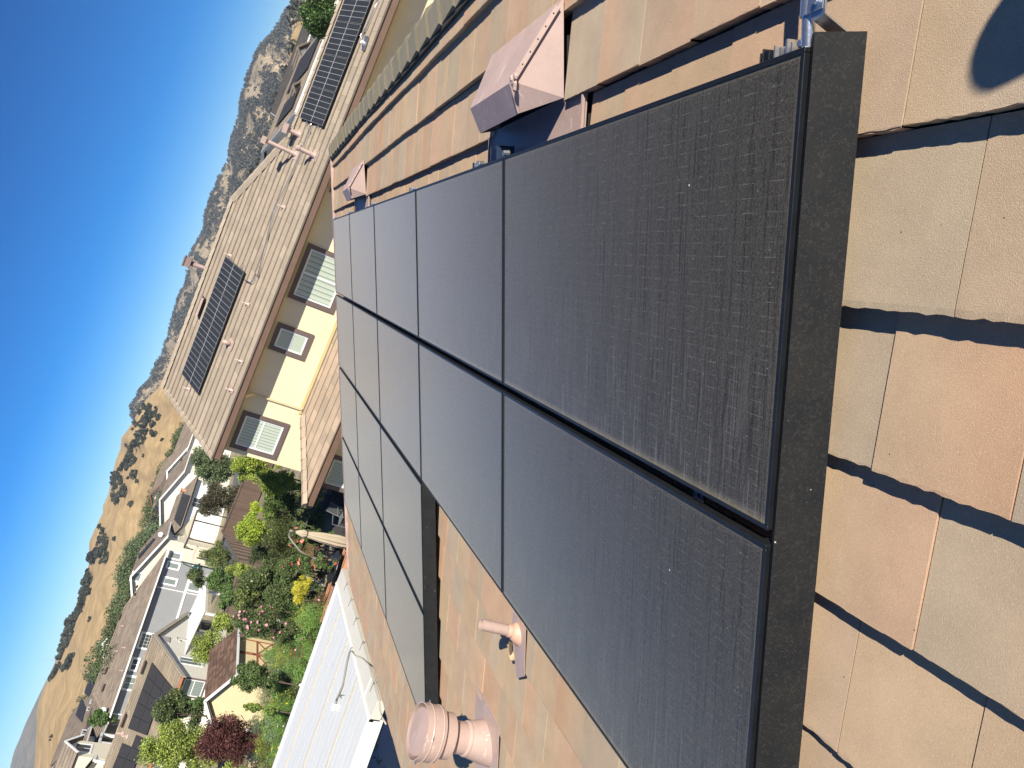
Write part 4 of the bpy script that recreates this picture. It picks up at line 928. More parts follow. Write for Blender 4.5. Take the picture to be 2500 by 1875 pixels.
mb = MB(); q = at_plane('k', 393, 1228, *apl); mb.cbox(q - A.n * .02, A.r, UP, A.n, 1.0, .75, .04); mb.build('gable_louvre', plain('grey_louvre', (.42, .40, .36), .6, 0, .2, 30), ah)
mb = MB(); q = at_plane('k', 565, 1235, *apl)
for (dx, dz, w, h) in ((-.25, .1, .35, .12), (.1, .0, .14, .6), (.15, -.3, .4, .12), (.1, .3, .5, .07)): mb.cbox(q + A.r * dx + UP * dz - A.n * .02, A.r, UP, A.n, w, h, .04)
mb.build('wall_ornament', plain('pale_metal_ornament', (.58, .56, .47), .5), ah)
pla = plane_of(L2, L1, T1)
solar_on(pla, [('l', 1250, 1350), ('l', 1420, 800), ('l', 1195, 520), ('l', 935, 1230)], 5, 3, lambda i, j: 'all-black panel on the cream house, right block, %s column from the left, %s row up' % (ordn[i], ordn[j]), 'all-black panels on the cream house', skip=((0, 0), (1, 0)))
solar_on(pla, [('l', 870, 1990), ('l', 1130, 1350), ('l', 930, 1255), ('l', 660, 1930)], 5, 2, lambda i, j: 'all-black panel on the cream house, left block, %s column from the left, %s row up' % (ordn[i], ordn[j]), 'all-black panels on the cream house', skip=((4, 1),))
for v, lab in ((('l', 1135, 585), 'dark vent box at the top of the cream house right hand solar block'), (('l', 920, 1160), 'dark vent box between the two solar blocks of the cream house')): vent_box(pla, v, lab, 'dark vent boxes on the cream house', .8)
for v, lab in ((('l', 885, 1290), 'small pink pipe above the gap between the cream house solar blocks'), (('l', 935, 1320), 'pink capped vent beside the gap in the cream house solar blocks')):
    p = sq_p(v, pla); o = thing('plumbing_vent', lab, 'vent pipe', p, 'pink vents on the cream house'); mb = MB(); mb.tube([p, p + UP * .35], .09, 8); mb.build('pipe', PINKS, o); mb = MB(); mb.lathe(p, UP, [(.22, -.02), (.1, .1)], 10); mb.build('collar', PINKS, o)
# its white patio cover with a scalloped edge
def pc(v, z): return at_z(*v, z)
ww = (A.p(0, .10, 0), A.n); I1, I2 = at_plane('k', 600, 1370, *ww), at_plane('k', 645, 965, *ww); O1 = at_z('k', 790, 960, 1.05); pn = (I2 - I1).cross(O1 - I1).normalized(); O2 = at_plane('k', 812, 600, O1, pn)
q = [I1, I2, O2, O1]; print('cover', [tuple(round(c, 1) for c in p) for p in q])
o = thing('patio_cover', 'bright white patio cover with scalloped edge against the cream house gable', 'patio cover', (O1.x, O1.y, -1))
mb = MB(); mb.poly([I1, I2, O2, O1], .08, UP); mb.build('roof_sheet', WHITE, o)
mb = MB(); e = O1 - O2; n_ = max(4, int(e.length / .35))
for k in range(n_):
    c = O2 + e * ((k + .5) / n_) + (O1 - I1).normalized() * .04; ed = e.normalized(); mb.poly([c - ed * .17, c + ed * .17, c + ed * .15 - UP * .16, c - UP * .24, c - ed * .15 - UP * .16], .03, ed.cross(UP))
mb.build('scalloped_valance', plain('cream_valance', (.66, .62, .52), .7), o)
for p in (O2.lerp(O1, .5), O1.lerp(I1, .04)): MB().bar(p - UP * .1, Vector((p.x, p.y, -1.1)), .15, .15).build('post', WHITE, o)
# ---- shed
Sx = -16.1
sh = thing('garden_shed', 'small pale yellow garden shed with a brown shingle roof and brown braced doors', 'shed', (-17.2, 29.2, 0))
SZ, SR, sy0, sy1, sxl = 1.80, 2.52, 27.45, 31.1, -18.35
mid = (Sx + sxl) / 2
SIDE = plain('pale_yellow_siding', (.72, .60, .36), .75, 0, .05, 1, 30)
mb = MB(); mb.poly([(x, sy0 + .12, z) for x, z in ((sxl + .1, -.05), (Sx - .1, -.05), (Sx - .1, SZ - .02), (mid, SR - .1), (sxl + .1, SZ - .02))], sy1 - sy0 - .24, (0, -1, 0))
for k in range(14): mb.box((Sx - .1, sy0 + .12, .02 + k * .127), (.008, 0, 0), (0, sy1 - sy0 - .24, 0), (0, 0, .112))
mb.build('wall', SIDE, sh)
PALS = [(.12, .075, .055), (.15, .095, .07), (.17, .11, .085), (.10, .065, .05)]
slope(None, sh, (Sx + .12, sy0 - .05, SZ - .07), (Sx + .12, sy1 + .05, SZ - .07), (mid, sy1 + .05, SR), (mid, sy0 - .05, SR), PALS, expo=.17, tw=.24, thick=.012, seed=61, name='roof_right_slope')
slope(None, sh, (sxl - .12, sy1 + .05, SZ - .07), (sxl - .12, sy0 - .05, SZ - .07), (mid, sy0 - .05, SR), (mid, sy1 + .05, SR), PALS, expo=.17, tw=.24, thick=.012, seed=62, name='roof_left_slope')
mb = MB(); y = sy0 - .08
mb.bar((Sx + .14, y, SZ - .10), (mid, y, SR - .03), .04, .10, (0, 0, 1)); mb.bar((sxl - .14, y, SZ - .10), (mid, y, SR - .03), .04, .10, (0, 0, 1)); mb.bar((Sx + .15, sy0 - .05, SZ - .11), (Sx + .15, sy1 + .05, SZ - .11), .05, .09)
mb.box((Sx - .098, sy0 + .06, 0), (.05, 0, 0), (0, .09, 0), (0, 0, SZ - .1)); mb.box((sxl + .05, sy0 + .06, 0), (.08, 0, 0), (0, .05, 0), (0, 0, SZ - .1)); mb.box((Sx - .18, sy0 + .06, 0), (.08, 0, 0), (0, .05, 0), (0, 0, SZ - .1)); mb.build('white_trim', WHITE, sh)
BR_ = plain('brown_door_brace', (.27, .095, .05), .6, 0, .1)
x = Sx - .07
for dy, nm in ((28.4, 0), (29.55, 1)):
    mb = MB(); mb.box((x - .02, dy, .08), (.025, 0, 0), (0, 1.12, 0), (0, 0, 1.55)); dd = mb.build('door', SIDE, sh)
    mb = MB()
    def st(y0, z0, y1, z1, w=.06): mb.bar((x + .018, y0, z0), (x + .018, y1, z1), .02, w, (0, 0, 1) if abs(y1 - y0) > .01 else (0, 1, 0))
    for yy in (dy + .04, dy + 1.08): st(yy, .08, yy, 1.62)
    for zz in (.12, .82): mb.bar((x + .0205, dy, zz), (x + .0205, dy + 1.12, zz), .02, .06, (0, 0, 1))
    mb.bar((x + .019, dy + .05, .15), (x + .019, dy + .56, .48), .018, .05, (0, 0, 1)); mb.bar((x + .019, dy + 1.07, .15), (x + .019, dy + .56, .48), .018, .05, (0, 0, 1)); mb.bar((x + .0185, dy + .05, .79), (x + .0185, dy + .56, .48), .018, .05, (0, 0, 1)); mb.bar((x + .0185, dy + 1.07, .79), (x + .0185, dy + .56, .48), .018, .05, (0, 0, 1))
    o = mb.build('door_brace', BR_); o.parent = dd
mb = MB(); mb.box((x + .02, 29.50, .9), (.03, 0, 0), (0, .02, 0), (0, 0, .12)); mb.build('handle', BLACKM, sh)

# ---- generic gabled houses placed where the photograph shows them
def house_gable(name, lab, o, az, w, d, zw, zr, wallm, pal, zb=-1.5, over=.45, ridge='y', trim=WHITE, seed=1, expo=.38, tw=1.0):
    """gable end at y=0 (ridge along y) or eave side at y=0 (ridge along x); returns frame, thing, planes"""
    F = Fr(o, az); t = thing(name, lab, 'house', F.p(0, d / 2, zb)); HOST[0] = t.name; t['host'] = t.name
    if ridge == 'y':
        mb = MB(); mb.poly([F.p(x, 0, z) for x, z in ((-w / 2, zb), (w / 2, zb), (w / 2, zw), (0, zr - .15), (-w / 2, zw))], d, -F.n); mb.build('wall', wallm, t)
        k = (zr - zw) / (w / 2); ew, ez = w / 2 + over, zw - over * k + .08
        a, b, c, e = F.p(-ew, d + over, ez), F.p(-ew, -over, ez), F.p(0, -over, zr + .08), F.p(0, d + over, zr + .08); a2, b2 = F.p(ew, -over, ez), F.p(ew, d + over, ez)
        slope(F, t, a, b, c, e, pal, seed=seed, expo=expo, tw=tw, name='roof_left_slope'); slope(F, t, a2, b2, e, c, pal, seed=seed + 1, expo=expo, tw=tw, name='roof_right_slope')
        y = -over - .03
        for q in (-1, 1): MB().bar(F.p(q * ew, y, ez - .08), F.p(0, y, zr - .0), .05, .2, UP).build('rake_board', trim, t)
        gutter(t, F.p(-ew - .06, -over, ez), F.p(-ew - .06, d, ez), trim); gutter(t, F.p(ew + .06, -over, ez), F.p(ew + .06, d, ez), trim)
        return F, t, plane_of(a, b, c), plane_of(a2, b2, c)
    mb = MB(); mb.poly([F.p(-w / 2, y, z) for y, z in ((0, zb), (0, zw), (d / 2, zr - .15), (d, zw), (d, zb))], w, -F.r); mb.build('wall', wallm, t)
    k = (zr - zw) / (d / 2); ey, ez = -over, zw - over * k + .08
    a, b, c, e = F.p(-w / 2 - over, ey, ez), F.p(w / 2 + over, ey, ez), F.p(w / 2 + over, d / 2, zr + .08), F.p(-w / 2 - over, d / 2, zr + .08)
    a2, b2 = F.p(w / 2 + over, d + over, ez), F.p(-w / 2 - over, d + over, ez)
    slope(F, t, a, b, c, e, pal, seed=seed, expo=expo, tw=tw, name='roof_front_slope'); slope(F, t, a2, b2, e, c, pal, seed=seed + 1, expo=expo, tw=tw, name='roof_back_slope')
    gutter(t, F.p(-w / 2 - over, ey - .06, ez), F.p(w / 2 + over, ey - .06, ez), trim)
    for s in (-1, 1):
        for yy in (ey, d + over): MB().bar(F.p(s * (w / 2 + over + .03), yy, ez - .08), F.p(s * (w / 2 + over + .03), d / 2, zr), .05, .2, UP).build('rake_board', trim, t)
    return F, t, plane_of(a, b, c), plane_of(a2, b2, c)
def span(v1, r1, v2, r2):
    a, b = at_r(*v1, r1), at_r(*v2, r2); return a, b
# B: cream gable behind the grey house
def gable_fit(ap, view, az):
    a = R(az); rx = Vector((math.cos(a), -math.sin(a))); d = ray(*view); h, t = np.linalg.solve(np.array([[rx.x, -d.x], [rx.y, -d.y]]), np.array([-ap.x, -ap.y])); return h, CAMP + d * t
ap = at_r('m', 540, 1410, 96); azB = -10; hwB, rc = gable_fit(ap, ('m', 1050, 870), azB); hwB -= .45; print('B', hwB, rc)
BF, bt, bl, brr = house_gable('cream_gable_house', 'tall cream house with a white-edged gable standing behind the grey house', (ap.x, ap.y, 0), azB, hwB * 2, 13, rc.z + .18, ap.z - .1, STUCCO_B, PALF, seed=71)
wwin(bt, BF, (BF.p(0, 0, 0), BF.n), 0, ('m', 585, 1470), ('m', 665, 1385), 0.9, 0.9, trim=WHITE, tw=.15, pane=BLINDD, bar=None)
bs = (BF.p(hwB, 0, 0), BF.r)
wwin(bt, BF, bs, 0, ('m', 1100, 905), ('m', 1175, 875), 0.6, 1, trim=WHITE, tw=.12, bar=None); wwin(bt, BF, bs, 0, ('m', 1110, 790), ('m', 1195, 770), 0.6, 1, trim=WHITE, tw=.12, bar=None)
solar_on(brr, [('m', 655, 1185), ('m', 880, 915), ('m', 850, 905), ('m', 640, 1150)], 6, 1, lambda i, j: 'thin dark blue panel in the strip on the cream gable house roof, %s from the left' % ordn[i], 'thin strip of blue panels on the cream gable house')
dish(sq_p(('m', 1010, 870), brr), 160, 'white satellite dish on the right eave of the cream gable house')
# pergola roof of B
qq = [at_r('m', 1400, 1000, 80), at_r('m', 1525, 1065, 78), at_r('m', 1460, 1250, 78), at_r('m', 1350, 1150, 80)]
o = thing('slatted_pergola', 'beige slatted pergola roof at the corner of the grey house', 'pergola', qq[0] - UP * 3)
zz = sum(q.z for q in qq) / 4; q4 = [Vector((q.x, q.y, zz + .25 * (i in (0, 3)))) for i, q in enumerate(qq)]
mb = MB()
for k in range(9):
    s = k / 9; mb.bar(q4[0].lerp(q4[3], s + .05), q4[1].lerp(q4[2], s + .05), .24, .05)
mb.build('slat', plain('beige_paint', (.58, .52, .40), .7), o)
mb = MB(); mb.bar(q4[0], q4[3], .1, .15); mb.bar(q4[1], q4[2], .1, .15)
for q in q4: mb.bar(q, Vector((q.x, q.y, -1.3)), .12, .12)
mb.build('post_and_beam', plain('beige_paint', (.58, .52, .40)), o)
# C1: two-storey cream house with solar, behind
ap = at_r('m', 740, 740, 122); az_c = 30; hw_, rc = gable_fit(ap, ('m', 1040, 470), az_c); hw_ -= .4; print('C', hw_, rc)
CF, ct, cl_, cr_ = house_gable('solar_gable_house', 'two-storey pale house with a white gable and dark panels beyond the cream gable house', (ap.x, ap.y, 0), az_c, hw_ * 2, 24, rc.z + .18, ap.z - .1, STUCCO_C, PALF, seed=81)
solar_on(cr_, [('m', 880, 570), ('m', 1000, 400), ('m', 960, 330), ('m', 830, 545)], 3, 1, lambda i, j: 'panel in the lower block of the solar gable house, %s from the left' % ordn[i], 'dark panels on the solar gable house')
solar_on(cr_, [('m', 975, 465), ('m', 1062, 205), ('m', 965, 145), ('m', 905, 420)], 4, 2, lambda i, j: 'panel in the upper block of the solar gable house, %s from the left, %s row' % (ordn[i], ordn[j]), 'dark panels on the solar gable house')
cg = (CF.p(0, 0, 0), CF.n); cs_ = (CF.p(hw_, 0, 0), CF.r)
wwin(ct, CF, cg, 0, ('m', 935, 785), ('m', 1040, 690), 1.7, 1.3, trim=WHITE, tw=.14, bar='v', pane=BLINDD); wwin(ct, CF, cg, 0, ('m', 1010, 575), ('m', 1070, 530), 1, 0.9, trim=WHITE, tw=.14, grid=(2, 2), bar=None); wwin(ct, CF, cg, 0, ('m', 795, 790), ('m', 845, 750), 0.8, 0.6, trim=WHITE, tw=.1, bar=None, pane=BLINDD)
wwin(ct, CF, cs_, 0, ('m', 1050, 450), ('m', 1085, 425), 0.6, 1, trim=WHITE, tw=.1, bar=None, pane=BLINDD)
# W: white house with dark solar roof
a, b = at_r('m', 1210, 750, 97), at_r('m', 1480, 60, 104); c, e = at_r('m', 1070, 650, 101), at_r('m', 1420, 40, 108)
dr = Vector((b.x - a.x, b.y - a.y, 0)); wW = dr.length; azW = math.degrees(math.atan2(dr.x, dr.y)) - 90; mid_ = (a + b) / 2
WF = Fr((mid_.x, mid_.y, 0), azW); zg = (a.z + b.z) / 2
WF, wt, wf_, wb_ = house_gable('white_house', 'bright white house with a dark solar roof behind the gazebo', (mid_.x + WF.n.x * .4, mid_.y + WF.n.y * .4, 0), azW, wW - .8, 8.6, zg + .05, zg + 1.45, STUCCO_W, PALF, ridge='x', seed=91, trim=BLACKM)
solar_on(wf_, [('m', 1210, 745), ('m', 1350, 330), ('m', 1245, 300), ('m', 1130, 655)], 5, 2, lambda i, j: 'large dark panel on the white house roof, %s from the left, %s row' % (ordn[i], ordn[j]), 'dark panels on the white house')
wwin(wt, WF, (WF.p(0, 0, 0), WF.n), 0, ('m', 1395, 470), ('m', 1500, 395), 1.7, 1.2, trim=WHITE, tw=.1, grid=(2, 2), bar='v')
p = sq_p(('m', 1290, 270), wf_); o = thing('terracotta_vent', 'orange vent stack on the white house roof beside its panels', 'vent', p); mb = MB(); mb.lathe(p, UP, [(.25, -.1), (.22, .5), (.3, .55), (.3, .62), (0, .65)], 12); mb.build('stack', ORANGEW, o)
# house C far up behind the yellow house rake
for k, (nm, lab, v1, r1, v2, r2, w, d, zr_, wm, seed) in enumerate([
    ('brown_roofed_house', 'brown roofed house with an L-shaped dark array behind the rake of the yellow house', ('n', 190, 80), 140, ('n', 65, 400), 132, 0, 11, 0, STUCCO_C, 101),]):
    a, b = at_r('n', 100, 430, 128), at_r('n', 275, 150, 136); m_ = (a + b) / 2; dr = Vector((b.x - a.x, b.y - a.y, 0)); azq = math.degrees(math.atan2(dr.x, dr.y)) - 90
    top = at_r('n', 130, 240, 138).z
    HF, ht, hf, hb = house_gable(nm, lab, (m_.x, m_.y, 0), azq, dr.length + 1, 11, min(a.z, b.z) + .1, max(top, a.z + 1.6), wm, PALF, ridge='x', seed=seed, trim=plain('rust_trim', (.22, .09, .06), .6))
    solar_on(hf, [('n', 125, 365), ('n', 218, 215), ('n', 165, 165), ('n', 100, 355)], 4, 1, lambda i, j: 'dark panel in the row on the brown roofed house behind the rake, %s from the left' % ordn[i], 'dark panels on the brown roofed house')
a, b = at_r('n', 190, 470, 108), at_r('n', 330, 290, 114); m_ = (a + b) / 2; dr = Vector((b.x - a.x, b.y - a.y, 0)); azq = math.degrees(math.atan2(dr.x, dr.y)) - 90
HF, ht, hf, hb = house_gable('cream_cottage', 'low cream house with a brown roof just beyond the rake of the yellow house', (m_.x, m_.y, 0), azq, dr.length + 1, 9, (a.z + b.z) / 2, (a.z + b.z) / 2 + 1.5, STUCCO_C, PALF, ridge='x', seed=105)
vent_box(hf, ('n', 220, 345), 'small dark vent on the low cream house roof', None, .5)
a = at_r('n', 40, 500, 118); HF, ht, hf, hb = house_gable('small_gable_house', 'small gabled house with white trim between the cream cottage and the solar gable house', (a.x, a.y, 0), -40, 8, 8, a.z - 1.3, a.z + .1, STUCCO_C, PALF, ridge='y', seed=107, trim=WHITE)
wwin(ht, HF, (HF.p(0, 0, 0), HF.n), 0, ('n', 165, 580), ('n', 220, 510), 1.3, 1.2, trim=WHITE, tw=.15, bar='v', pane=BLINDD)
# gazebo
gq = [at_r('m', 1440, 530, 82), at_r('m', 1310, 905, 80), at_r('m', 1310, 690, 86)]
gc = (gq[0] + gq[1]) / 2; o = thing('gazebo', 'open gazebo with a tan canopy and dark posts beside the white house', 'gazebo', (gc.x, gc.y, -1.1))
ez = (gq[0].z + gq[1].z) / 2; e_ = Vector((gq[0].x - gq[1].x, gq[0].y - gq[1].y, 0)); L = e_.length; e_.normalize(); f_ = Vector((-e_.y, e_.x, 0)); f_ = f_ if f_.y > 0 else -f_
cc = Vector((gc.x, gc.y, ez)) + f_ * L * .25; cor = [cc + e_ * s * L / 2 + f_ * t_ * L * .25 for s, t_ in ((-1, -1), (1, -1), (1, 1), (-1, 1))]; pk_ = cc + UP * .5
mb = MB()
for i in range(4): mb.poly([cor[i], cor[(i + 1) % 4], pk_], .03, UP)
mb.build('canopy', plain('tan_canvas', (.42, .38, .28), .85), o)
DBW = plain('dark_brown_wood', (.07, .05, .04), .7)
for q in cor: MB().bar(q, Vector((q.x, q.y, -1.1)), .10, .10).build('post', DBW, o); MB().bar(q + (cc - q) * .12 - UP * .02, q - UP * .7, .07, .07).build('brace', DBW, o)
for i in range(4): MB().bar(cor[i] - UP * .1, cor[(i + 1) % 4] - UP * .1, .08, .15).build('beam', DBW, o)
# left two-storey house + far solar house
ap = at_r('l', 360, 1440, 78); F0 = at_r('l', 470, 1215, 84)
a, b = at_r('l', 440, 1250, 86), at_r('l', 370, 1720, 78)
dr = Vector((a.x - b.x, a.y - b.y, 0)); azq = math.degrees(math.atan2(dr.x, dr.y)) - 90; m_ = (a + b) / 2
sh_l = Vector((dr.x, dr.y, 0)).normalized() * -3.0; m_ = m_ + sh_l
LF, lt, lf, lb = house_gable('two_storey_cream_house', 'two-storey cream house with a gabled wing, at the bottom edge of the photo', (m_.x, m_.y, 0), azq, dr.length + 5.2, 9, m_.z - .2, m_.z + 1.9, STUCCO_C, PALF, ridge='x', seed=111)
# projecting gable wing
gp = at_r('l', 335, 1415, 77); gl, grr = at_r('l', 375, 1515, 75.5), at_r('l', 440, 1350, 77.5); dr = Vector((grr.x - gl.x, grr.y - gl.y, 0)); azg = math.degrees(math.atan2(dr.x, dr.y)) - 90; gm = (gl + grr) / 2
mb = MB(); GF = Fr((gm.x, gm.y, 0), azg); hwg = dr.length / 2
mb.poly([GF.p(x, .1, z) for x, z in ((-hwg, -1.5), (hwg, -1.5), (hwg, gm.z), (0, gm.z + 1.1), (-hwg, gm.z))], 4.5, -GF.n); mb.build('wing_wall', STUCCO_B, lt)
slope(GF, lt, GF.p(-hwg - .2, 4.5, gm.z - .05), GF.p(-hwg - .2, -.3, gm.z - .05), GF.p(0, -.3, gm.z + 1.2), GF.p(0, 4.5, gm.z + 1.2), PALF, seed=113, name='wing_roof_left'); slope(GF, lt, GF.p(hwg + .2, -.3, gm.z - .05), GF.p(hwg + .2, 4.5, gm.z - .05), GF.p(0, 4.5, gm.z + 1.2), GF.p(0, -.3, gm.z + 1.2), PALF, seed=114, name='wing_roof_right')
mb = MB(); mb.bar(GF.p(-hwg - .2, -.34, gm.z - .1), GF.p(0, -.34, gm.z + 1.14), .05, .18, UP); mb.bar(GF.p(hwg + .2, -.34, gm.z - .1), GF.p(0, -.34, gm.z + 1.14), .05, .18, UP); mb.build('wing_rake_board', WHITE, lt)
gpw = (GF.p(0, .1, 0), GF.n); wwin(lt, GF, gpw, 0, ('l', 425, 1475), ('l', 485, 1410), 1.1, 1.2, trim=WHITE, tw=.12, bar='v')
lpw = (LF.p(0, 0, 0), LF.n); wwin(lt, LF, lpw, 0, ('l', 490, 1310), ('l', 550, 1265), 1.2, 1.2, trim=WHITE, tw=.12, bar='v', off=.01); wwin(lt, LF, lpw, 0, ('l', 380, 1590), ('l', 425, 1550), 1, 0.6, trim=WHITE, tw=.12, bar=None, pane=BLINDD, off=.01)
# porch with columns
pA, pB = at_plane('l', 615, 1300, LF.p(0, -2.0, 0), LF.n), at_plane('l', 570, 1600, LF.p(0, -2.0, 0), LF.n); xa, xb = LF.loc(pA)[0], LF.loc(pB)[0]; pz = (pA.z + pB.z) / 2
mb = MB(); mb.poly([LF.p(xa, -2.2, pz), LF.p(xb, -2.2, pz), LF.p(xb, .0, pz + .8), LF.p(xa, .0, pz + .8)], .12, UP); mb.build('porch_roof', TILEF, lt)
mb = MB(); mb.bar(LF.p(xa, -2.15, pz - .12), LF.p(xb, -2.15, pz - .12), .16, .22)
for s in np.linspace(xb + .1, xa - .1, 4): mb.bar(LF.p(s, -2.1, pz - .2), LF.p(s, -2.1, -1.4), .22, .22, LF.n)
mb.build('porch_columns', WHITE, lt)
# far house with dark array top left
a, b = at_r('l', 460, 1180, 112), at_r('l', 640, 800, 122); dr = Vector((b.x - a.x, b.y - a.y, 0)); m_ = (a + b) / 2; azq = math.degrees(math.atan2(dr.x, dr.y)) - 90
FF, ft, ff, fb = house_gable('far_cream_house', 'cream house with twin dark arrays and two small windows under the golden hill', (m_.x, m_.y, 0), azq, dr.length + 1.5, 9.5, m_.z + .1, m_.z + 2.1, STUCCO_C, PALF, ridge='x', seed=121, trim=plain('brown_trim_far', (.2, .13, .1)))
solar_on(ff, [('l', 440, 1165), ('l', 480, 1010), ('l', 440, 895), ('l', 370, 1085)], 3, 2, lambda i, j: 'left block panel on the far cream house, %s from the left, %s row' % (ordn[i], ordn[j]), 'dark panels on the far cream house')
solar_on(ff, [('l', 510, 890), ('l', 580, 760), ('l', 520, 690), ('l', 465, 840)], 3, 2, lambda i, j: 'right block panel on the far cream house, %s from the left, %s row' % (ordn[i], ordn[j]), 'dark panels on the far cream house')
fp = (FF.p(0, 0, 0), FF.n); wwin(ft, FF, fp, 0, ('l', 555, 970), ('l', 600, 920), 1, 0.9, trim=WHITE, tw=.12, bar='v', pane=BLINDD, off=.01); wwin(ft, FF, fp, 0, ('l', 525, 1045), ('l', 585, 1010), 0.8, 1.1, trim=WHITE, tw=.12, bar='h', off=.01)
a = at_r('l', 735, 330, 128); HF, ht, hf, hb = house_gable('tiny_far_house', 'small far house half hidden by trees above the grey house ridge', (a.x, a.y, 0), -30, 7, 7, a.z - .7, a.z + .9, STUCCO_C, PALF, ridge='y', seed=125)
def local_array(F, m_, w, d, zw, zr, x0, x1, y0, y1, nx, ny, lab, grp, over=.45):
    k = (zr - zw) / (d / 2); f = lambda x, y: F.p(x, y, zw - over * k + .08 + (y + over) * k + .14)
    for j in range(ny):
        for i in range(nx):
            a0_, a1_, b0_, b1_ = x0 + (x1 - x0) * (i + .01) / nx, x0 + (x1 - x0) * (i + .99) / nx, y0 + (y1 - y0) * (j + .01) / ny, y0 + (y1 - y0) * (j + .99) / ny
            far_panels(None, [[f(a0_, b0_), f(a1_, b0_), f(a1_, b1_), f(a0_, b1_)]], grp, lambda z: lab, DPANEL)
# houses to the right, beyond the yellow house ridge
for k, (v1, r1, v2, r2, top, lab, cut) in enumerate([
    (('a', 1720, 830), 62, ('a', 1800, 640), 66, ('a', 1640, 860), 'far brown roofed house with one dark array, just beyond the flue pipes', ''),
    (('a', 1820, 590), 58, ('a', 1935, 240), 62, ('a', 1770, 420), 'far brown roofed house with dark arrays and white gutters near the round tree', '')]):
    a, b = at_r(*v1, r1), at_r(*v2, r2); dr = Vector((b.x - a.x, b.y - a.y, 0)); m_ = (a + b) / 2; azq = math.degrees(math.atan2(dr.x, dr.y)) - 90; tz = at_r(*top, (r1 + r2) / 2 + 5).z
    QF, qt, qf, qb = house_gable('brown_tiled_house', lab, (m_.x, m_.y, 0), azq, dr.length + 3, 11, m_.z + .1, max(tz, m_.z + 1.3), STUCCO_C, [(.24, .20, .16), (.27, .225, .18), (.22, .185, .15)], ridge='x', seed=131 + 3 * k, zb=-1)
    if k == 0:
        local_array(QF, m_, dr.length + 3, 11, m_.z + .1, max(tz, m_.z + 1.3), -1.5, 3.4, .8, 4.6, 5, 2, 'panel on the house beyond the flues', 'dark panels on the house beyond the flues')
        vent_box(qf, ('a', 1645, 865), 'dark vent on the house beyond the flues', None, .5)
    else:
        w_ = dr.length + 3; local_array(QF, m_, w_, 11, m_.z + .1, max(tz, m_.z + 1.3), -w_ / 2 + .6, -w_ / 2 + 3.0, .5, 3.4, 2, 2, 'panel', 'dark panels on the house near the round tree')
        local_array(QF, m_, w_, 11, m_.z + .1, max(tz, m_.z + 1.3), -w_ / 2 + 4.6, w_ / 2 - .5, .4, 4.2, 6, 3, 'panel', 'dark panels on the house near the round tree')
        for v in (('a', 1785, 345), ('a', 1758, 575)):
            q = at_plane(*v, *qf); F3 = Fr((q.x, q.y, 0), azq); zq = q.z
            mb = MB(); mb.poly([F3.p(-1.0, -.9, zq - .4), F3.p(1.0, -.9, zq - .4), F3.p(0, -.9, zq + .18)], 1.5, -F3.n); mb.build('gablet_wall', plain('dark_grey_gable', (.13, .13, .13), .8), qt)
            slope(F3, qt, F3.p(-1.2, 1.0, zq - .45), F3.p(-1.2, -1.15, zq - .45), F3.p(0, -1.15, zq + .3), F3.p(0, 1.0, zq + .3), PALF, seed=5, name='gablet_roof'); slope(F3, qt, F3.p(1.2, -1.15, zq - .45), F3.p(1.2, 1.0, zq - .45), F3.p(0, 1.0, zq + .3), F3.p(0, -1.15, zq + .3), PALF, seed=6, name='gablet_roof')
a = at_r('a', 1790, 290, 80); b = at_r('a', 1760, 320, 80)
HF, ht, hf, hb = house_gable('dark_roofed_house', 'farthest dark roofed house partly behind the round tree, below the golden slope', (a.x, a.y, 0), 12, 13, 9, at_r('a', 1830, 260, 76).z, at_r('a', 1755, 300, 80).z, STUCCO_C, [(.10, .095, .09), (.12, .11, .1)], ridge='x', seed=141, zb=-1)

# ---- fence: three runs with a rail and posts
def fence(pts, lab, m, h=1.85, z0=None, grp=None, board=.14):
    o = thing('wooden_fence', lab, 'fence', pts[0], grp); mb = MB(); mr = MB(); mp = MB(); rr = random.Random(len(pts) + int(abs(pts[0][0]) * 10))
    for i in range(len(pts) - 1):
        a, b = Vector(pts[i]), Vector(pts[i + 1]); d = Vector((b.x - a.x, b.y - a.y, 0)); L = d.length; d.normalize(); n = int(L / board)
        for k in range(n):
            p = a + (b - a) * ((k + .5) / n); hh = h + rr.uniform(-.02, .02); mb.cbox(p + UP * hh / 2, d, d.cross(UP), UP, board - .012, .018, hh)
        out = d.cross(UP); out = out if out.y < 0 else -out
        for z in (.08, h - .02): MB().bar(a + UP * z + out * .03, b + UP * z + out * .03, .04, .13).build('rail', m, o)
        m_ = max(1, int(L / 2.4))
        for k in range(m_ + 1):
            p = a + (b - a) * (k / m_); MB().cbox(p + UP * h / 2 - out * .06, d, d.cross(UP), UP, .09, .09, h + .1).build('post', m, o)
    mb.build('boards', m, o)
fr_ = [at_r('n', 1080, 580, 66), at_r('n', 830, 1220, 70)]
c_ = fr_[1]; rgt = fr_[0] + (fr_[0] - fr_[1]) * 1.3; lft = at_r('n', 960, 1560, 40); lft.z = 0
for q in (c_, rgt): q.z = ground_z(q.x, q.y) + .05
fence([tuple(c_), tuple(rgt)], 'weathered reddish brown board fence lit by the sun behind the yellow-green bushes', WOODF)
lf2 = at_r('n', 960, 1560, 44); lf2.z = ground_z(lf2.x, lf2.y) - .35
fence([(c_.x, c_.y, c_.z + .05), tuple(lf2), (lf2.x - 2.6, lf2.y - 2.2, lf2.z)], 'dark brown board fence running toward the viewer from the fence corner', WOODD)
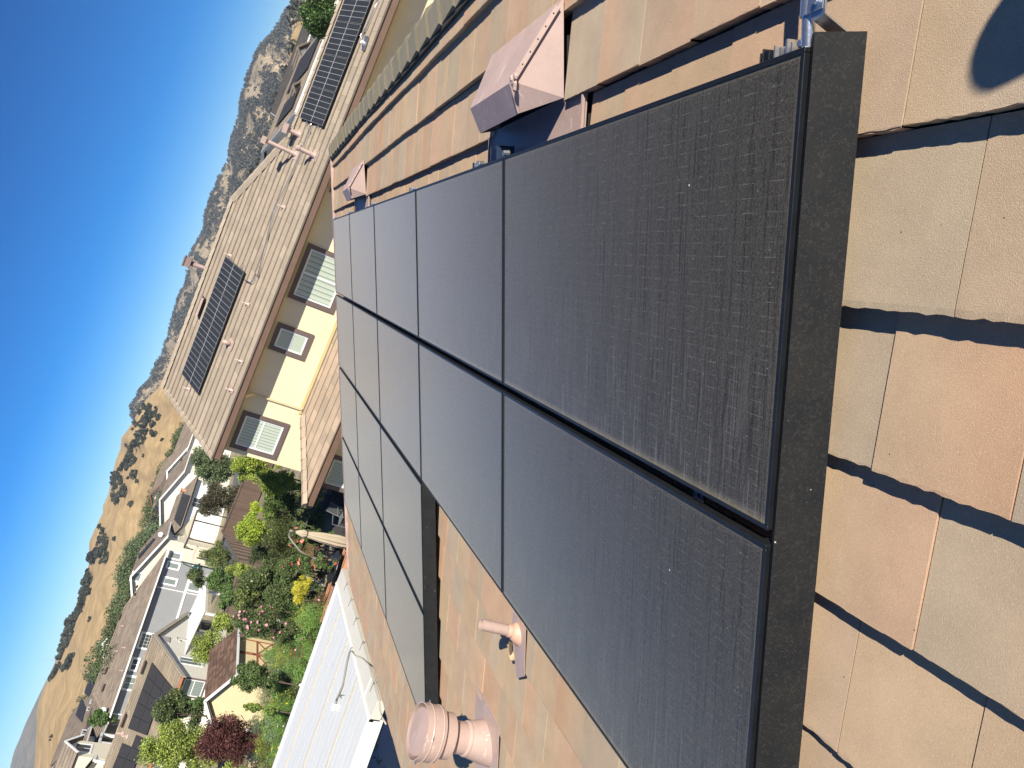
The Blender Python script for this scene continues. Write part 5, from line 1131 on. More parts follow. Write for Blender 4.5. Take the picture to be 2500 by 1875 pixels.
# asphalt road beyond the fence
q = [at_r('m', 1560, 560, 92), at_r('m', 1620, 980, 84), at_r('m', 1530, 1090, 78), at_r('m', 1420, 1000, 90)]
mb = MB(); mb.add([(-16, 92, -1.07), (-27, 64, -1.05), (-34, 70, -1.05), (-30, 100, -1.07)], [(0, 1, 2, 3)]); o = structure(mb.build('road', plain('old_asphalt', (.075, .08, .085), .9, 0, .15, 1, 20)))
if o.data.polygons[0].normal.z < 0: o.data.flip_normals()
# neighbour's deck, our patio
mb = MB()
for k in range(46): mb.box(tuple(NP(-13.3, 20.2 + k * .145, .10)), rN * 5.6, nN * .137, UP * .03)
structure(mb.build('deck', DECKM))
mb = MB(); mb.box((-11, 3, .002), (6.6, 0, 0), (0, 12.5, 0), (0, 0, .05)); structure(mb.build('patio_paving', CONC))

# ---- garden furniture
def put(i, x, y, z=0): return at_z(i, x, y, z)
# closed cantilever umbrella
ub = at_r('n', 2130, 1300, 26); top = at_r('n', 1545, 1195, 26); bx = Vector((ub.x, ub.y, 0))
o = thing('closed_umbrella', 'closed tan cantilever umbrella hanging from a curved grey pole', 'umbrella', bx)
bot = at_r('n', 2150, 1330, 26); mb = MB(); ax = (top - bot).normalized(); prof = [(.0, 0), (.05, .03), (.13, .28), (.085, .40), (.10, .46), (.16, .9), (.20, 1.5), (.17, 2.0), (.10, 2.15), (0, 2.16)]
x_ = ax.cross(Vector((0, 1, 0))).normalized(); y_ = ax.cross(x_); n = 48; vs = []; cols = []
for r_, h_ in prof:
    for k in range(n):
        f_ = 1 + (.28 if h_ > .08 else .1) * (math.cos(k * 2 * math.pi / n * 10 + h_ * .8) * .6 + math.cos(k * 4.1) * .25); vs.append(top - ax * h_ + (x_ * math.cos(2 * math.pi * k / n) + y_ * math.sin(2 * math.pi * k / n)) * r_ * f_)
mb.add(vs, [(i * n + k, i * n + (k + 1) % n, (i + 1) * n + (k + 1) % n, (i + 1) * n + k) for i in range(len(prof) - 1) for k in range(n)])
mb.build('canopy', plain('tan_umbrella_cloth', (.42, .35, .26), .85, 0, .1, 4, 50), o, smooth=True)
mb = MB(); mb.lathe(top - ax * .41, ax, [(.10, -.02), (.11, 0), (.10, .02)], 14); mb.build('strap', DARKR, o)
pb = at_r('n', 2150, 1545, 25.6); pm = at_r('n', 1720, 1500, 25.6); pts = [Vector((pb.x, pb.y, 0)), pb, pm, at_r('n', 1600, 1420, 25.7), at_r('n', 1510, 1310, 25.8), at_r('n', 1468, 1250, 25.9), at_r('n', 1478, 1190, 26)]
mb = MB(); mb.tube(pts, [.04, .04, .04, .038, .035, .032, .03], 10); mb.build('pole', plain('taupe_metal', (.19, .17, .14), .5, .2), o, smooth=True)
mb = MB(); mb.lathe(top + ax * .12, ax, [(.0, .09), (.05, .08), (.06, .0), (.05, -.08), (0, -.09)], 12); mb.build('top_cap', plain('taupe_metal', (.19, .17, .14)), o, smooth=True)
# chairs of dark metal
def chair(p, az, lab, m, grp, name='patio_chair', first=[None]):
    F = Fr(p, az); o = thing(name, lab, 'chair', p, grp)
    mb = MB()
    for k in range(7): mb.bar(F.p(-.23 + k * .077, -.02, .42), F.p(-.23 + k * .077, .44, .40), .05, .012)
    mb.build('seat', m, o); mb = MB()
    for k in range(6): mb.bar(F.p(-.21 + k * .084, .44, .44), F.p(-.21 + k * .084, .56, .92), .03, .015, F.n)
    mb.tube([F.p(-.25, .44, .42), F.p(-.25, .57, .94), F.p(.25, .57, .94), F.p(.25, .44, .42)], .015, 6); mb.build('backrest', m, o)
    for s in (-1, 1):
        mb = MB(); mb.tube([F.p(s * .25, 0, 0), F.p(s * .25, 0, .64), F.p(s * .25, .46, .66)], .014, 6); mb.build('front_leg_and_arm', m, o)
        mb = MB(); mb.tube([F.p(s * .25, .50, 0), F.p(s * .25, .44, .45)], .014, 6); mb.build('rear_leg', m, o)
DM = plain('dark_patio_metal', (.03, .03, .035), .4, .4)
P0_ = at_z('k', 2010, 560, .4)
for (v, az, lab) in ((('k', 2000, 510), 20, 'dark metal patio chair nearest the umbrella pole'), (('k', 1960, 590), 100, 'dark metal patio chair beside the orange wooden planter'), (('k', 2070, 470), -60, 'dark metal patio chair nearest our roof edge'), (('k', 1905, 650), 160, 'dark metal patio chair beside the yellow grass clump')):
    q = at_z(*v, .4); q.z = .03; chair(tuple(q), az, lab, DM, 'dark metal chairs on the garden patio')
for (v, az, lab) in ((('k', 1880, 390), 60, 'brown wooden garden chair behind the umbrella pole, the taller one'), (('k', 1850, 460), 120, 'brown wooden garden chair beside the white bicycle ornament')):
    q = at_z(*v, .4); q.z = .03; chair(tuple(q), az, lab, plain('warm_brown_wood', (.20, .11, .06), .7), 'brown wooden chairs near the umbrella', 'wooden_chair')
tb = at_z('k', 2030, 530, .7); o = thing('patio_table', 'round dark patio table among the metal chairs', 'table', (tb.x, tb.y, .03))
mb = MB(); mb.lathe((tb.x, tb.y, .70), UP, [(0, .02), (.55, .02), (.56, 0), (.55, -.02), (0, -.02)], 24); mb.build('top', DM, o)
for k in range(4):
    a = k * math.pi / 2 + .5; mb = MB(); mb.tube([(tb.x + .42 * math.cos(a), tb.y + .42 * math.sin(a), .03), (tb.x + .2 * math.cos(a), tb.y + .2 * math.sin(a), .69)], .018, 6); mb.build('leg', DM, o)
# lounge chairs on the shaded deck
for v, az, lab in ((('n', 2090, 1080), 30, 'grey sling chair on the shaded deck near our roof edge'), (('n', 1700, 1060), -40, 'grey sling chair at the far edge of the shaded deck')):
    q = at_z(*v, .5); q.z = .13; chair(tuple(q), az, lab, plain('grey_sling', (.16, .17, .18), .5), 'grey chairs on the deck')
q = at_z('n', 1930, 830, .9); q.z = .13; o = thing('covered_grill', 'dark blue covered barbecue standing on the shaded deck', 'barbecue', tuple(q))
mb = MB(); mb.cbox(q + UP * .4, rN, nN, UP, .9, .5, .8); mb.poly([q + rN * x + UP * z - nN * .25 for x, z in ((-.42, .8), (.42, .8), (.3, 1.0), (-.3, 1.0))], .5, -nN); bevel(mb.build('cover', plain('navy_cover', (.012, .018, .03), .7), o), .03)
# planters
def planter(v, z, az, L, w, h, lab):
    q = at_z(*v, z); F = Fr((q.x, q.y, .03), az); o = thing('wooden_planter', lab, 'planter', F.p(0, 0, 0), 'orange-brown wooden planters by the patio cover')
    mb = MB()
    for s in (-1, 1): mb.cbox(F.p(0, s * w / 2, h / 2), F.r, F.n, UP, L, .035, h); mb.cbox(F.p(s * (L / 2 - .018), 0, h / 2), F.r, F.n, UP, .034, w - .036, h - .002); mb.cbox(F.p(0, s * w / 2, h + .012), F.r, F.n, UP, L + .06, .09, .02)
    mb.build('box', ORANGEW, o); mb = MB(); mb.cbox(F.p(0, 0, h - .06), F.r, F.n, UP, L - .07, w - .04, .02); mb.build('soil', plain('dark_soil', (.05, .035, .025), .95), o)
planter(('k', 2070, 640), .45, -12, 1.9, .5, .45, 'long orange-brown planter beside the roof edge, the farther one'); planter(('k', 1975, 820), .45, -16, 1.6, .45, .45, 'orange-brown planter at the corner of the white patio cover, the nearer one')
# white bicycle-like ornament and white pots
q = at_z('k', 1995, 385, .4); q.z = .03; o = thing('garden_ornament', 'white wire bicycle ornament standing beside the umbrella', 'ornament', tuple(q))
mb = MB()
for dx, r_ in ((-.35, .26), (.38, .20)):
    c = q + Vector((dx, 0, r_ + .02)); mb.tube([c + Vector((r_ * math.cos(t), 0, r_ * math.sin(t))) for t in np.linspace(0, 2 * math.pi, 20)], .018, 6)
    for k in range(6): mb.tube([c, c + Vector((r_ * math.cos(k), 0, r_ * math.sin(k)))], .007, 4)
mb.build('wheels', WHITE, o); mb = MB(); mb.tube([q + Vector((-.35, 0, .28)), q + Vector((0, 0, .62)), q + Vector((.38, 0, .22)), q + Vector((.05, 0, .3)), q + Vector((0, 0, .62))], .02, 6); mb.tube([q + Vector((-.2, 0, .75)), q + Vector((-.2, 0, .5))], .02, 6); mb.build('frame', WHITE, o)
for k, (v, h, lab) in enumerate(((('k', 1820, 690), .55, 'taller white urn beside the yellow grass clump'), (('k', 1880, 720), .4, 'shorter white urn beside the orange planter'), (('k', 1490, 1060), .5, 'white bucket among the shrubs below the pink roses'), (('k', 1745, 1015), .35, 'white pot beside the dark stepping stones'))):
    q = at_z(*v, h / 2); q.z = .0; o = tag(MB().lathe(tuple(q), UP, [(.10, 0), (.16, .05), (.20, h * .5), (.17, h * .8), (.22, h), (.19, h), (.15, h * .8), (0, h * .7)], 16).build('white_pot', WHITE, smooth=True), lab, 'pot', 'white pots in the garden')
# street lamp, green, beyond the fence
a, b, c = at_r('m', 1240, 1210, 62), at_r('m', 1495, 1300, 62), at_r('m', 1850, 1345, 62)
o = thing('street_lamp', 'slim dark green street lamp with a bell shaped shade in front of the grey house', 'street lamp', (b.x, b.y, ground_z(b.x, b.y)))
GL = plain('dark_green_iron', (.02, .055, .05), .4, .3); xx = at_r('m', 1700, 1330, 62)
mb = MB(); mb.tube([(xx.x, xx.y, ground_z(xx.x, xx.y)), (xx.x, xx.y, at_r('m', 1440, 1240, 62).z), (xx.x, xx.y, a.z)], [.10, .06, .05], 10); mb.build('post', GL, o, smooth=True)
sc = at_r('m', 1440, 1310, 62); tp = Vector((xx.x, xx.y, a.z))
sx = Vector((sc.x, sc.y, sc.z)); mb = MB(); mb.tube([tp - UP * .15, (tp + sx) / 2 + UP * .45, sx + UP * .55, sx + UP * .3], .035, 8); mb.build('arm', GL, o, smooth=True)
mb = MB(); mb.lathe(sx, UP, [(.06, .34), (.12, .25), (.26, .05), (.42, -.12), (.40, -.14), (.2, 0), (0, .1)], 18); mb.build('shade', GL, o, smooth=True)
mb = MB(); mb.lathe(sx, UP, [(0, -.38), (.14, -.32), (.2, -.18), (.16, -.1)], 14); mb.build('lens', plain('milky_lens', (.5, .52, .48), .2), o, smooth=True)
# trellis posts
for k, v in enumerate((('k', 1600, 780), ('k', 1600, 815), ('k', 1590, 850))):
    q = at_z(*v, .8); o = tag(MB().box((q.x, q.y, 0), (.07, 0, 0), (0, .07, 0), (0, 0, 1.5)).build('trellis_post', plain('grey_weathered_post', (.26, .22, .17), .85)), ['topmost in the photo', 'middle one', 'lowest in the photo'][k] + ' of three grey weathered posts by the yellow grass', 'post', 'grey posts by the yellow grass')
# ================================================================== VEGETATION
def nth(k):
    k = int(k); return str(k) + ('th' if 10 < k % 100 < 14 else {1: 'st', 2: 'nd', 3: 'rd'}.get(k % 10, 'th'))
# the photograph lies on its side: its bottom edge is the viewer's left, so ranks are counted from the photo bottom
def fast_mesh(name, V, F, Cc, mats, parent=None):
    """V (n,3), F (m,k) all faces the same size, Cc (m,3) a colour per face"""
    me = bpy.data.meshes.new(name); n, m, k = len(V), len(F), F.shape[1]
    me.vertices.add(n); me.vertices.foreach_set('co', V.astype(np.float32).ravel())
    me.loops.add(m * k); me.loops.foreach_set('vertex_index', F.astype(np.int32).ravel())
    me.polygons.add(m); me.polygons.foreach_set('loop_start', np.arange(0, m * k, k, dtype=np.int32)); me.polygons.foreach_set('loop_total', np.full(m, k, dtype=np.int32))
    ca = me.color_attributes.new('Col', 'FLOAT_COLOR', 'CORNER'); cc = np.ones((m, 4), np.float32); cc[:, :3] = Cc; ca.data.foreach_set('color', np.repeat(cc, k, axis=0).ravel())
    me.materials.append(mats); me.update(); me.validate(); o = bpy.data.objects.new(name, me); C.objects.link(o)
    if parent is not None: o.parent = parent; o.matrix_parent_inverse = parent.matrix_basis.inverted()
    return o
def leaves(P, Nrm, size, cols, asp=.55, rng=RNG, jitter=.8, curl=.25):
    """one folded leaf (two triangles as a bent quad) at every point"""
    n = len(P); d = rng.normal(size=(n, 3)) + Nrm * .6; d /= np.linalg.norm(d, axis=1)[:, None]
    s = rng.normal(size=(n, 3)); s -= d * (s * d).sum(1)[:, None]; s /= np.linalg.norm(s, axis=1)[:, None]; w = np.cross(d, s)
    L = size * rng.uniform(.6, 1.35, n)[:, None]; a = P - s * L * .5; b = P + w * L * asp * .5 - d * L * curl * .2; c = P + s * L * .5; e = P - w * L * asp * .5 - d * L * curl * .2
    V = np.stack([a, b, c, e], 1).reshape(-1, 3); F = np.arange(n * 4).reshape(n, 4)
    return V, F, cols
def lobes_of(c, rx, ry, rz, n, rng, rough=.55):
    """n smaller blobs filling an ellipsoid: centre, radius"""
    out = []
    for _ in range(n):
        d = rng.normal(size=3); d /= np.linalg.norm(d); r = rng.uniform(.2, 1.0)
        s = rng.uniform(.20, .46) * min(rx, ry, rz) * (1.25 - .35 * r)
        out.append((c + d * np.array([rx, ry, rz]) * r, s * rng.uniform(.8, 1.3)))
    return out
def crown_pts(lobes, n, rng, shell=.55, sp=.18):
    A = np.array([l[1] ** 2 for l in lobes]); k = rng.choice(len(lobes), n, p=A / A.sum()); d = rng.normal(size=(n, 3)); d /= np.linalg.norm(d, axis=1)[:, None]
    r = (shell + (1.12 - shell) * rng.random(n) ** .7) * np.array([l[1] for l in lobes])[k]
    r *= 1 + sp * rng.normal(size=n)
    return np.array([l[0] for l in lobes])[k] + d * r[:, None], d, k
def plant(name, label, cat, c, rx, rz, pal, n=4000, leaf=.10, nl=22, group=None, trunk=True, flowers=None, seed=0, ry=None, asp=.55, foot=None, up=0.0, flat=1.0, skirt_=False):
    rng = np.random.default_rng(seed + 100); c = np.array(c, float); ry = ry or rx * .9; n = int(n * 1.4); leaf *= .82
    fx, fy = (foot or (c[0], c[1])); gz_ = ground_z(fx, fy) + .02; t = thing(name, label, cat, (fx, fy, gz_), group)
    lb = lobes_of(c, rx, ry, rz, nl, rng)
    if skirt_:
        zb = c[2] - rz * .6; m = max(3, nl // 3)
        for _ in range(m):
            an = rng.uniform(0, 6.28); q = rng.uniform(.1, .8); lb.append((np.array([c[0] + rx * q * math.cos(an), c[1] + ry * q * math.sin(an), gz_ + (zb - gz_) * rng.random()]), min(rx, ry) * rng.uniform(.22, .4)))
    P, d, k = crown_pts(lb, n, rng)
    lt = rng.uniform(.78, 1.22, len(lb))[k]; pal = np.array(pal) * 1.3; cols = pal[rng.integers(0, len(pal), n)] * (lt * rng.uniform(.75, 1.25, n))[:, None]
    hz = np.clip((P[:, 2] - gz_), .03, None); P[:, 2] = gz_ + hz
    if up: d = d * (1 - up) + np.array([0, 0, 1]) * up
    fast_mesh('crown', *leaves(P, d, leaf, cols, asp, rng), LEAF, t)
    if trunk:
        mb = MB(); h = c[2] - gz_; r0 = max(.03, min(rx, rz) * .07); mb.tube([(fx, fy, gz_ - .1), (fx + (c[0] - fx) * .3, fy + (c[1] - fy) * .3, gz_ + h * .5), (c[0], c[1], c[2] + rz * .3)], [r0, r0 * .75, r0 * .3], 8)
        rr = np.random.default_rng(seed)
        for q, s in lb[:max(5, nl // 3)]:
            m = np.array([fx, fy, gz_ + h * rr.uniform(.4, .9)]); mb.tube([m, (m + q) / 2 + np.array([0, 0, -.05 * rz]), q], [r0 * .5, r0 * .3, r0 * .12], 5)
        mb.build('trunk', BARK, t)
    if flowers:
        fc, fn, fs = flowers; P2, d2, _ = crown_pts(lb, fn, rng, .98); V = []; F = []; CC = []
        P2[:, 2] = np.maximum(P2[:, 2], gz_ + .1)
        for p, dd in zip(P2, d2):
            col = np.array(fc[rng.integers(len(fc))]) * rng.uniform(.85, 1.15); a = rng.normal(size=3); x = np.cross(dd, a); x /= np.linalg.norm(x); y = np.cross(dd, x); s = fs * rng.uniform(.7, 1.3); p = p + dd * fs * .6
            for m in range(6):
                an = m * math.pi / 3; e = x * math.cos(an) + y * math.sin(an); g = x * math.cos(an + .6) + y * math.sin(an + .6); g2 = x * math.cos(an - .6) + y * math.sin(an - .6)
                i = len(V); V += [p, p + g2 * s * .55 + dd * s * .25, p + e * s + dd * s * (.1 if m % 2 else .4), p + g * s * .55 + dd * s * .25]; F.append([i, i + 1, i + 2, i + 3]); CC.append(col)
        fast_mesh('blossoms', np.array(V), np.array(F), np.array(CC), PETAL, t)
    return t
def vplant(name, label, cat, v, hx, hy, r, pal, **k):
    """placed from the photograph: hx half height, hy half width in view pixels (the photograph lies on its side)"""
    p = at_r(*v, r); s = depth_scale(*v, r); return plant(name, label, cat, tuple(p), hy * s, hx * s, pal, **k)
OLIVE = [(.10, .135, .055), (.13, .165, .075), (.08, .11, .05)]; PLUM = [(.075, .065, .04), (.10, .085, .045), (.06, .07, .035)]
LIME = [(.30, .38, .045), (.36, .42, .05), (.24, .33, .05), (.20, .28, .05)]; JUN = [(.075, .095, .03), (.10, .12, .035), (.06, .08, .03)]
DKG = [(.065, .10, .035), (.09, .125, .045), (.05, .08, .03), (.14, .16, .065)]; MIDG = [(.09, .15, .045), (.12, .19, .05), (.07, .12, .04)]
YELG = [(.25, .30, .06), (.20, .26, .055), (.30, .34, .07), (.15, .2, .05)]; RED = [(.085, .028, .028), (.12, .04, .035), (.065, .025, .025), (.10, .05, .035)]
GOLD = [(.45, .42, .05), (.52, .46, .06), (.36, .37, .05)]; FEATH = [(.17, .18, .06), (.13, .16, .06), (.22, .19, .08)]
vplant('broadleaf_tree', 'large dusty olive-green tree behind the fence, touching the yellow house roof corner', 'tree', ('n', 560, 400), 240, 190, 80, OLIVE, n=16000, leaf=.22, nl=34, seed=1, skirt_=True)
vplant('plum_tree', 'dark plum-green tree behind the fence, below the olive-green tree and beside the white house', 'tree', ('n', 590, 800), 150, 230, 76, PLUM, n=14000, leaf=.20, nl=34, seed=2, skirt_=True)
vplant('climbing_shrub', 'yellow-green shrub touching the wall corner of the yellow house', 'shrub', ('n', 1010, 430), 210, 150, 36, LIME[1:] + YELG, n=9000, leaf=.11, nl=30, seed=3, skirt_=True)
vplant('climbing_shrub', 'yellow-green bush in front of the house corner, beside the bare slope', 'shrub', ('n', 1300, 620), 220, 170, 31, LIME[2:] + YELG, n=9000, leaf=.10, nl=30, seed=33, skirt_=True)
vplant('yellow_bush', 'small bright yellow-green bush on the bare slope below the fence', 'shrub', ('n', 1090, 920), 110, 75, 39, LIME[:2], n=3500, leaf=.10, nl=14, seed=34, skirt_=True)
vplant('bushy_tree', 'dull green bushy tree in the shade beside the yellow house porch', 'tree', ('n', 1330, 840), 170, 150, 33, MIDG + JUN, n=9000, leaf=.10, nl=28, seed=4, skirt_=True)
vplant('lime_tree', 'bright lime-green spreading tree in the middle of the garden before the fence', 'tree', ('n', 1030, 1170), 190, 170, 38, LIME, n=12000, leaf=.12, nl=34, seed=5, skirt_=True)
vplant('juniper', 'dark olive juniper between the lime-green tree and the umbrella', 'shrub', ('n', 1360, 1230), 170, 300, 34, JUN, n=15000, leaf=.085, nl=60, seed=6, skirt_=True)
vplant('conifer_bush', 'fine leaved grey-green bush before the dark fence', 'shrub', ('n', 1120, 1420), 120, 130, 40, [(.08, .10, .045), (.06, .085, .035)], n=7000, leaf=.09, nl=24, seed=7, skirt_=True)
vplant('feathery_bush', 'feathery green and russet bush behind the dark fence below the grey house', 'shrub', ('k', 900, 420), 145, 120, 55, FEATH + MIDG, n=8000, leaf=.22, nl=22, seed=8, asp=.2, skirt_=True)
vplant('spiky_palm', 'small spiky dark palm at the corner of the white patio cover', 'palm', ('k', 700, 610), 80, 85, 62, DKG, n=2200, leaf=.7, nl=8, seed=9, asp=.10)
vplant('garden_bush', 'mid-green bush between the street lamp and the dark flowering tree', 'shrub', ('k', 930, 650), 120, 110, 50, MIDG, n=6000, leaf=.14, nl=22, seed=10, skirt_=True)
vplant('flowering_tree', 'dark green tree speckled with cream flowers in the centre of the garden', 'tree', ('k', 1290, 700), 235, 190, 30, DKG + [(.12, .14, .05)], n=16000, leaf=.095, nl=44, seed=11, flowers=([(.55, .50, .30), (.45, .42, .25)], 160, .035), skirt_=True)
vplant('rose_tree', 'tall dark rose bush covered with pink blossoms beside the shed roof', 'tree', ('k', 1270, 1050), 200, 160, 27.5, DKG, n=14000, leaf=.085, nl=36, seed=12, flowers=([(.80, .32, .42), (.85, .42, .50), (.75, .28, .40)], 150, .065), skirt_=True)
vplant('young_tree', 'thin yellow-green sapling in front of the cream house patio door', 'tree', ('k', 950, 1080), 110, 90, 42, YELG, n=4500, leaf=.11, nl=16, seed=13, skirt_=True)
vplant('young_tree', 'yellow-green tree between the cream house window and the shed roof', 'tree', ('k', 790, 1310), 130, 170, 43, YELG, n=8500, leaf=.11, nl=30, seed=14, skirt_=True)
vplant('yellow_grass', 'feathery bright yellow grass clump beside the grey posts', 'grass', ('k', 1725, 720), 75, 150, 25.5, GOLD, n=7000, leaf=.16, nl=20, seed=15, asp=.10, trunk=False)
vplant('rose_bush', 'leafy bush with a few white roses in front of the shed gable', 'shrub', ('k', 1265, 1600), 210, 120, 26.5, DKG + MIDG, n=11000, leaf=.08, nl=32, seed=16, flowers=([(.75, .73, .68)], 26, .06), skirt_=True)
vplant('citrus_tree', 'round dark green tree in front of the cream house side window', 'tree', ('l', 1440, 1050), 250, 180, 40, DKG, n=14000, leaf=.12, nl=36, seed=17, skirt_=True)
vplant('yellow_green_tree', 'large yellow-green tree in front of the cream house solar roof, beside the dark red tree', 'tree', ('l', 1420, 1440), 330, 230, 36, YELG, n=20000, leaf=.11, nl=44, seed=18, skirt_=True)
vplant('purple_leaf_tree', 'dark red leaved tree before the shed gable', 'tree', ('l', 1960, 1350), 260, 260, 30, RED, n=20000, leaf=.085, nl=46, seed=19, skirt_=True)
vplant('street_tree', 'green tree at the dish end of the grey house', 'tree', ('l', 640, 1130), 190, 90, 66, MIDG, n=7000, leaf=.2, nl=22, seed=20)
vplant('round_tree', 'large round green tree behind the yellow house roof, at the top edge of the photo', 'tree', ('p', 900, 330), 300, 400, 47, [(.07, .12, .035), (.09, .15, .045), (.05, .09, .03)], n=18000, leaf=.17, nl=46, seed=21)
vplant('red_bush', 'small dark red bush above the ridge of the grey house', 'shrub', ('l', 770, 360), 55, 60, 112, RED, n=1800, leaf=.25, nl=10, seed=22)
for k, (v, hx, hy, r, pal, lab) in enumerate([
    (('k', 1480, 790), 130, 120, 27.5, DKG, 'dark green bush between the grey posts and the cream-flowered tree'), (('k', 1190, 880), 120, 110, 29.5, DKG + YELG[:1], 'bush joining the cream-flowered tree and the pink rose tree'),
    (('k', 1120, 560), 120, 70, 33, YELG, 'tall yellow-tipped bush at the fence, next to the cream-flowered tree'),
    (('k', 1560, 640), 110, 90, 27.5, MIDG + DKG, 'leafy bush between the red roses and the yellow grass clump'), (('k', 1400, 560), 100, 90, 30, DKG, 'dark bush between the juniper and the cream-flowered tree'),
    (('n', 1250, 1000), 120, 120, 34.5, YELG + MIDG, 'olive bush between the lime-green tree and the shaded porch corner'), (('k', 1000, 820), 60, 110, 34, MIDG, 'low hedge plant before the white patio cover posts'),
    (('l', 1720, 960), 130, 60, 36, MIDG, 'narrow green bush between the shed roof and the round dark green tree'), (('r', 330, 980), 130, 60, 26, YELG + MIDG, 'yellow-green shrub beside the shed gable and the red leaved tree')]):
    vplant('garden_bush', lab, 'shrub', v, hx, hy, r, pal, n=6500, leaf=.085, nl=24, seed=500 + k, skirt_=True)
# roses near the umbrella
for k, (v, hx, hy, r, fl, lab) in enumerate([
    (('n', 1560, 1290), 120, 110, 27.5, ([(.85, .28, .22), (.85, .45, .35)], 26, .08), 'rose bush with coral blossoms behind the umbrella pole'),
    (('k', 1600, 530), 100, 110, 27, ([(.80, .09, .12), (.80, .22, .28)], 24, .06), 'rose bush with red and pink blossoms between the juniper and the umbrella pole'),
    (('k', 1760, 500), 100, 100, 25.5, ([(.85, .30, .18), (.80, .2, .15)], 16, .085), 'rose bush with orange-red blossoms at the foot of the umbrella pole'),
    (('n', 1600, 1130), 90, 70, 28, ([(.75, .12, .2)], 10, .05), 'low shaded bush with a few red blossoms at the deck edge'),
    (('k', 1900, 480), 70, 90, 24.8, ([(.75, .08, .1)], 8, .05), 'low plant with red blossoms beside the metal chairs'),
    (('n', 1790, 1300), 70, 60, 26.6, ([(.8, .5, .4)], 4, .05), 'leafy bush just behind the closed umbrella')]):
    vplant('rose_bush', lab, 'shrub', v, hx, hy, r, MIDG + DKG, n=4500, leaf=.075, nl=16, seed=40 + k, flowers=fl, trunk=False, skirt_=True)
# mixed flower bed between garden and patio cover
rng = np.random.default_rng(77); k = 0
bed = [('k', 1500, 950), ('k', 1580, 900), ('k', 1660, 950), ('k', 1500, 1120), ('k', 1600, 1100), ('k', 1700, 1060), ('k', 1780, 1000), ('k', 1860, 930), ('k', 1930, 880), ('k', 1560, 1250), ('k', 1660, 1230), ('k', 1760, 1180), ('k', 1840, 1100), ('k', 1900, 1020),
       ('k', 1520, 1380), ('k', 1610, 1400), ('k', 1700, 1380), ('k', 1780, 1330), ('k', 1480, 1500), ('k', 1580, 1540), ('k', 1680, 1530), ('k', 1750, 1480), ('r', 520, 640), ('r', 600, 760), ('r', 700, 650), ('r', 780, 520), ('r', 860, 420), ('r', 940, 300),
       ('r', 560, 900), ('r', 660, 930), ('r', 760, 820), ('r', 840, 700), ('r', 480, 1060), ('r', 580, 1120), ('r', 680, 1120), ('r', 770, 1000), ('r', 470, 1250), ('r', 560, 1330), ('r', 650, 1330), ('r', 730, 1220), ('r', 480, 1450), ('r', 570, 1530), ('r', 650, 1560), ('r', 400, 1600), ('k', 1420, 1400)]
FLW = [('red', [(.75, .05, .06)]), ('yellow', [(.85, .70, .04)]), ('white', [(.8, .8, .76)]), ('pink', [(.8, .35, .45)]), ('blue', [(.15, .2, .55)]), ('orange', [(.8, .3, .08)])]
GR = [('grey-green', [(.16, .20, .12), (.12, .16, .09)]), ('bright green', [(.13, .23, .05), (.17, .27, .07)]), ('dark green', DKG), ('yellow-green', YELG), ('rusty', [(.16, .10, .06), (.12, .09, .05)])]
bed.sort(key=lambda b: -px(*b)[1])
for (i, x, y) in bed:
    q = at_z(i, x, y, .45); rr = rng.uniform(.45, .8); fi = rng.integers(len(FLW)); gi = rng.choice([0, 1, 1, 2, 2, 3, 1, 4]); hz = rng.uniform(.35, .62)
    plant('flowering_plant', '%s plant with small %s flowers in the garden bed, %s from the photo bottom' % (GR[gi][0], FLW[fi][0], nth(k + 1)), 'plant', (q.x, q.y, .02 + hz * .8), rr, hz, GR[gi][1], n=3600, leaf=.055, nl=18, trunk=False, seed=300 + k,
          flowers=(FLW[fi][1], int(rng.integers(5, 20)), rng.uniform(.022, .042)), group='mixed flowering plants in the garden bed', asp=float(rng.choice([.5, .3, .2]))); k += 1
# loose low growth filling the bed (nobody could count it)
n = 60000; rng = np.random.default_rng(5); pts = []
while len(pts) < n:
    m = 20000; x = rng.uniform(-22, -8.5, m); y = rng.uniform(14, 40, m)
    ok = (x + 10.0 < 0) | (y > 24); ok &= ~((x > -18.6) & (x < -15.9) & (y > 27.2) & (y < 31.3)); ok &= ~((x > -12.9) & (x < -8) & (y > 23) & (y < 30)); ok &= rng.random(m) < (.35 + .65 * (np.sin(x * 1.3) * np.cos(y * .9) > -.2))
    pts += list(np.stack([x[ok], y[ok]], 1))
pts = np.array(pts[:n]); z = rng.uniform(.02, .28, n) ** 1.2; P = np.column_stack([pts, z]); gc_ = np.array(MIDG + YELG[:2] + [(.2, .17, .09), (.13, .1, .06)])
V, F, Cc = leaves(P, np.tile([0, 0, 1.0], (n, 1)), .12, gc_[rng.integers(0, len(gc_), n)] * rng.uniform(.6, 1.2, n)[:, None], .3, rng)
o = fast_mesh('ground_cover', V, F, Cc, LEAF); tag(o, 'low mixed green ground cover filling the garden beds between the shrubs', 'ground cover', kind='stuff')
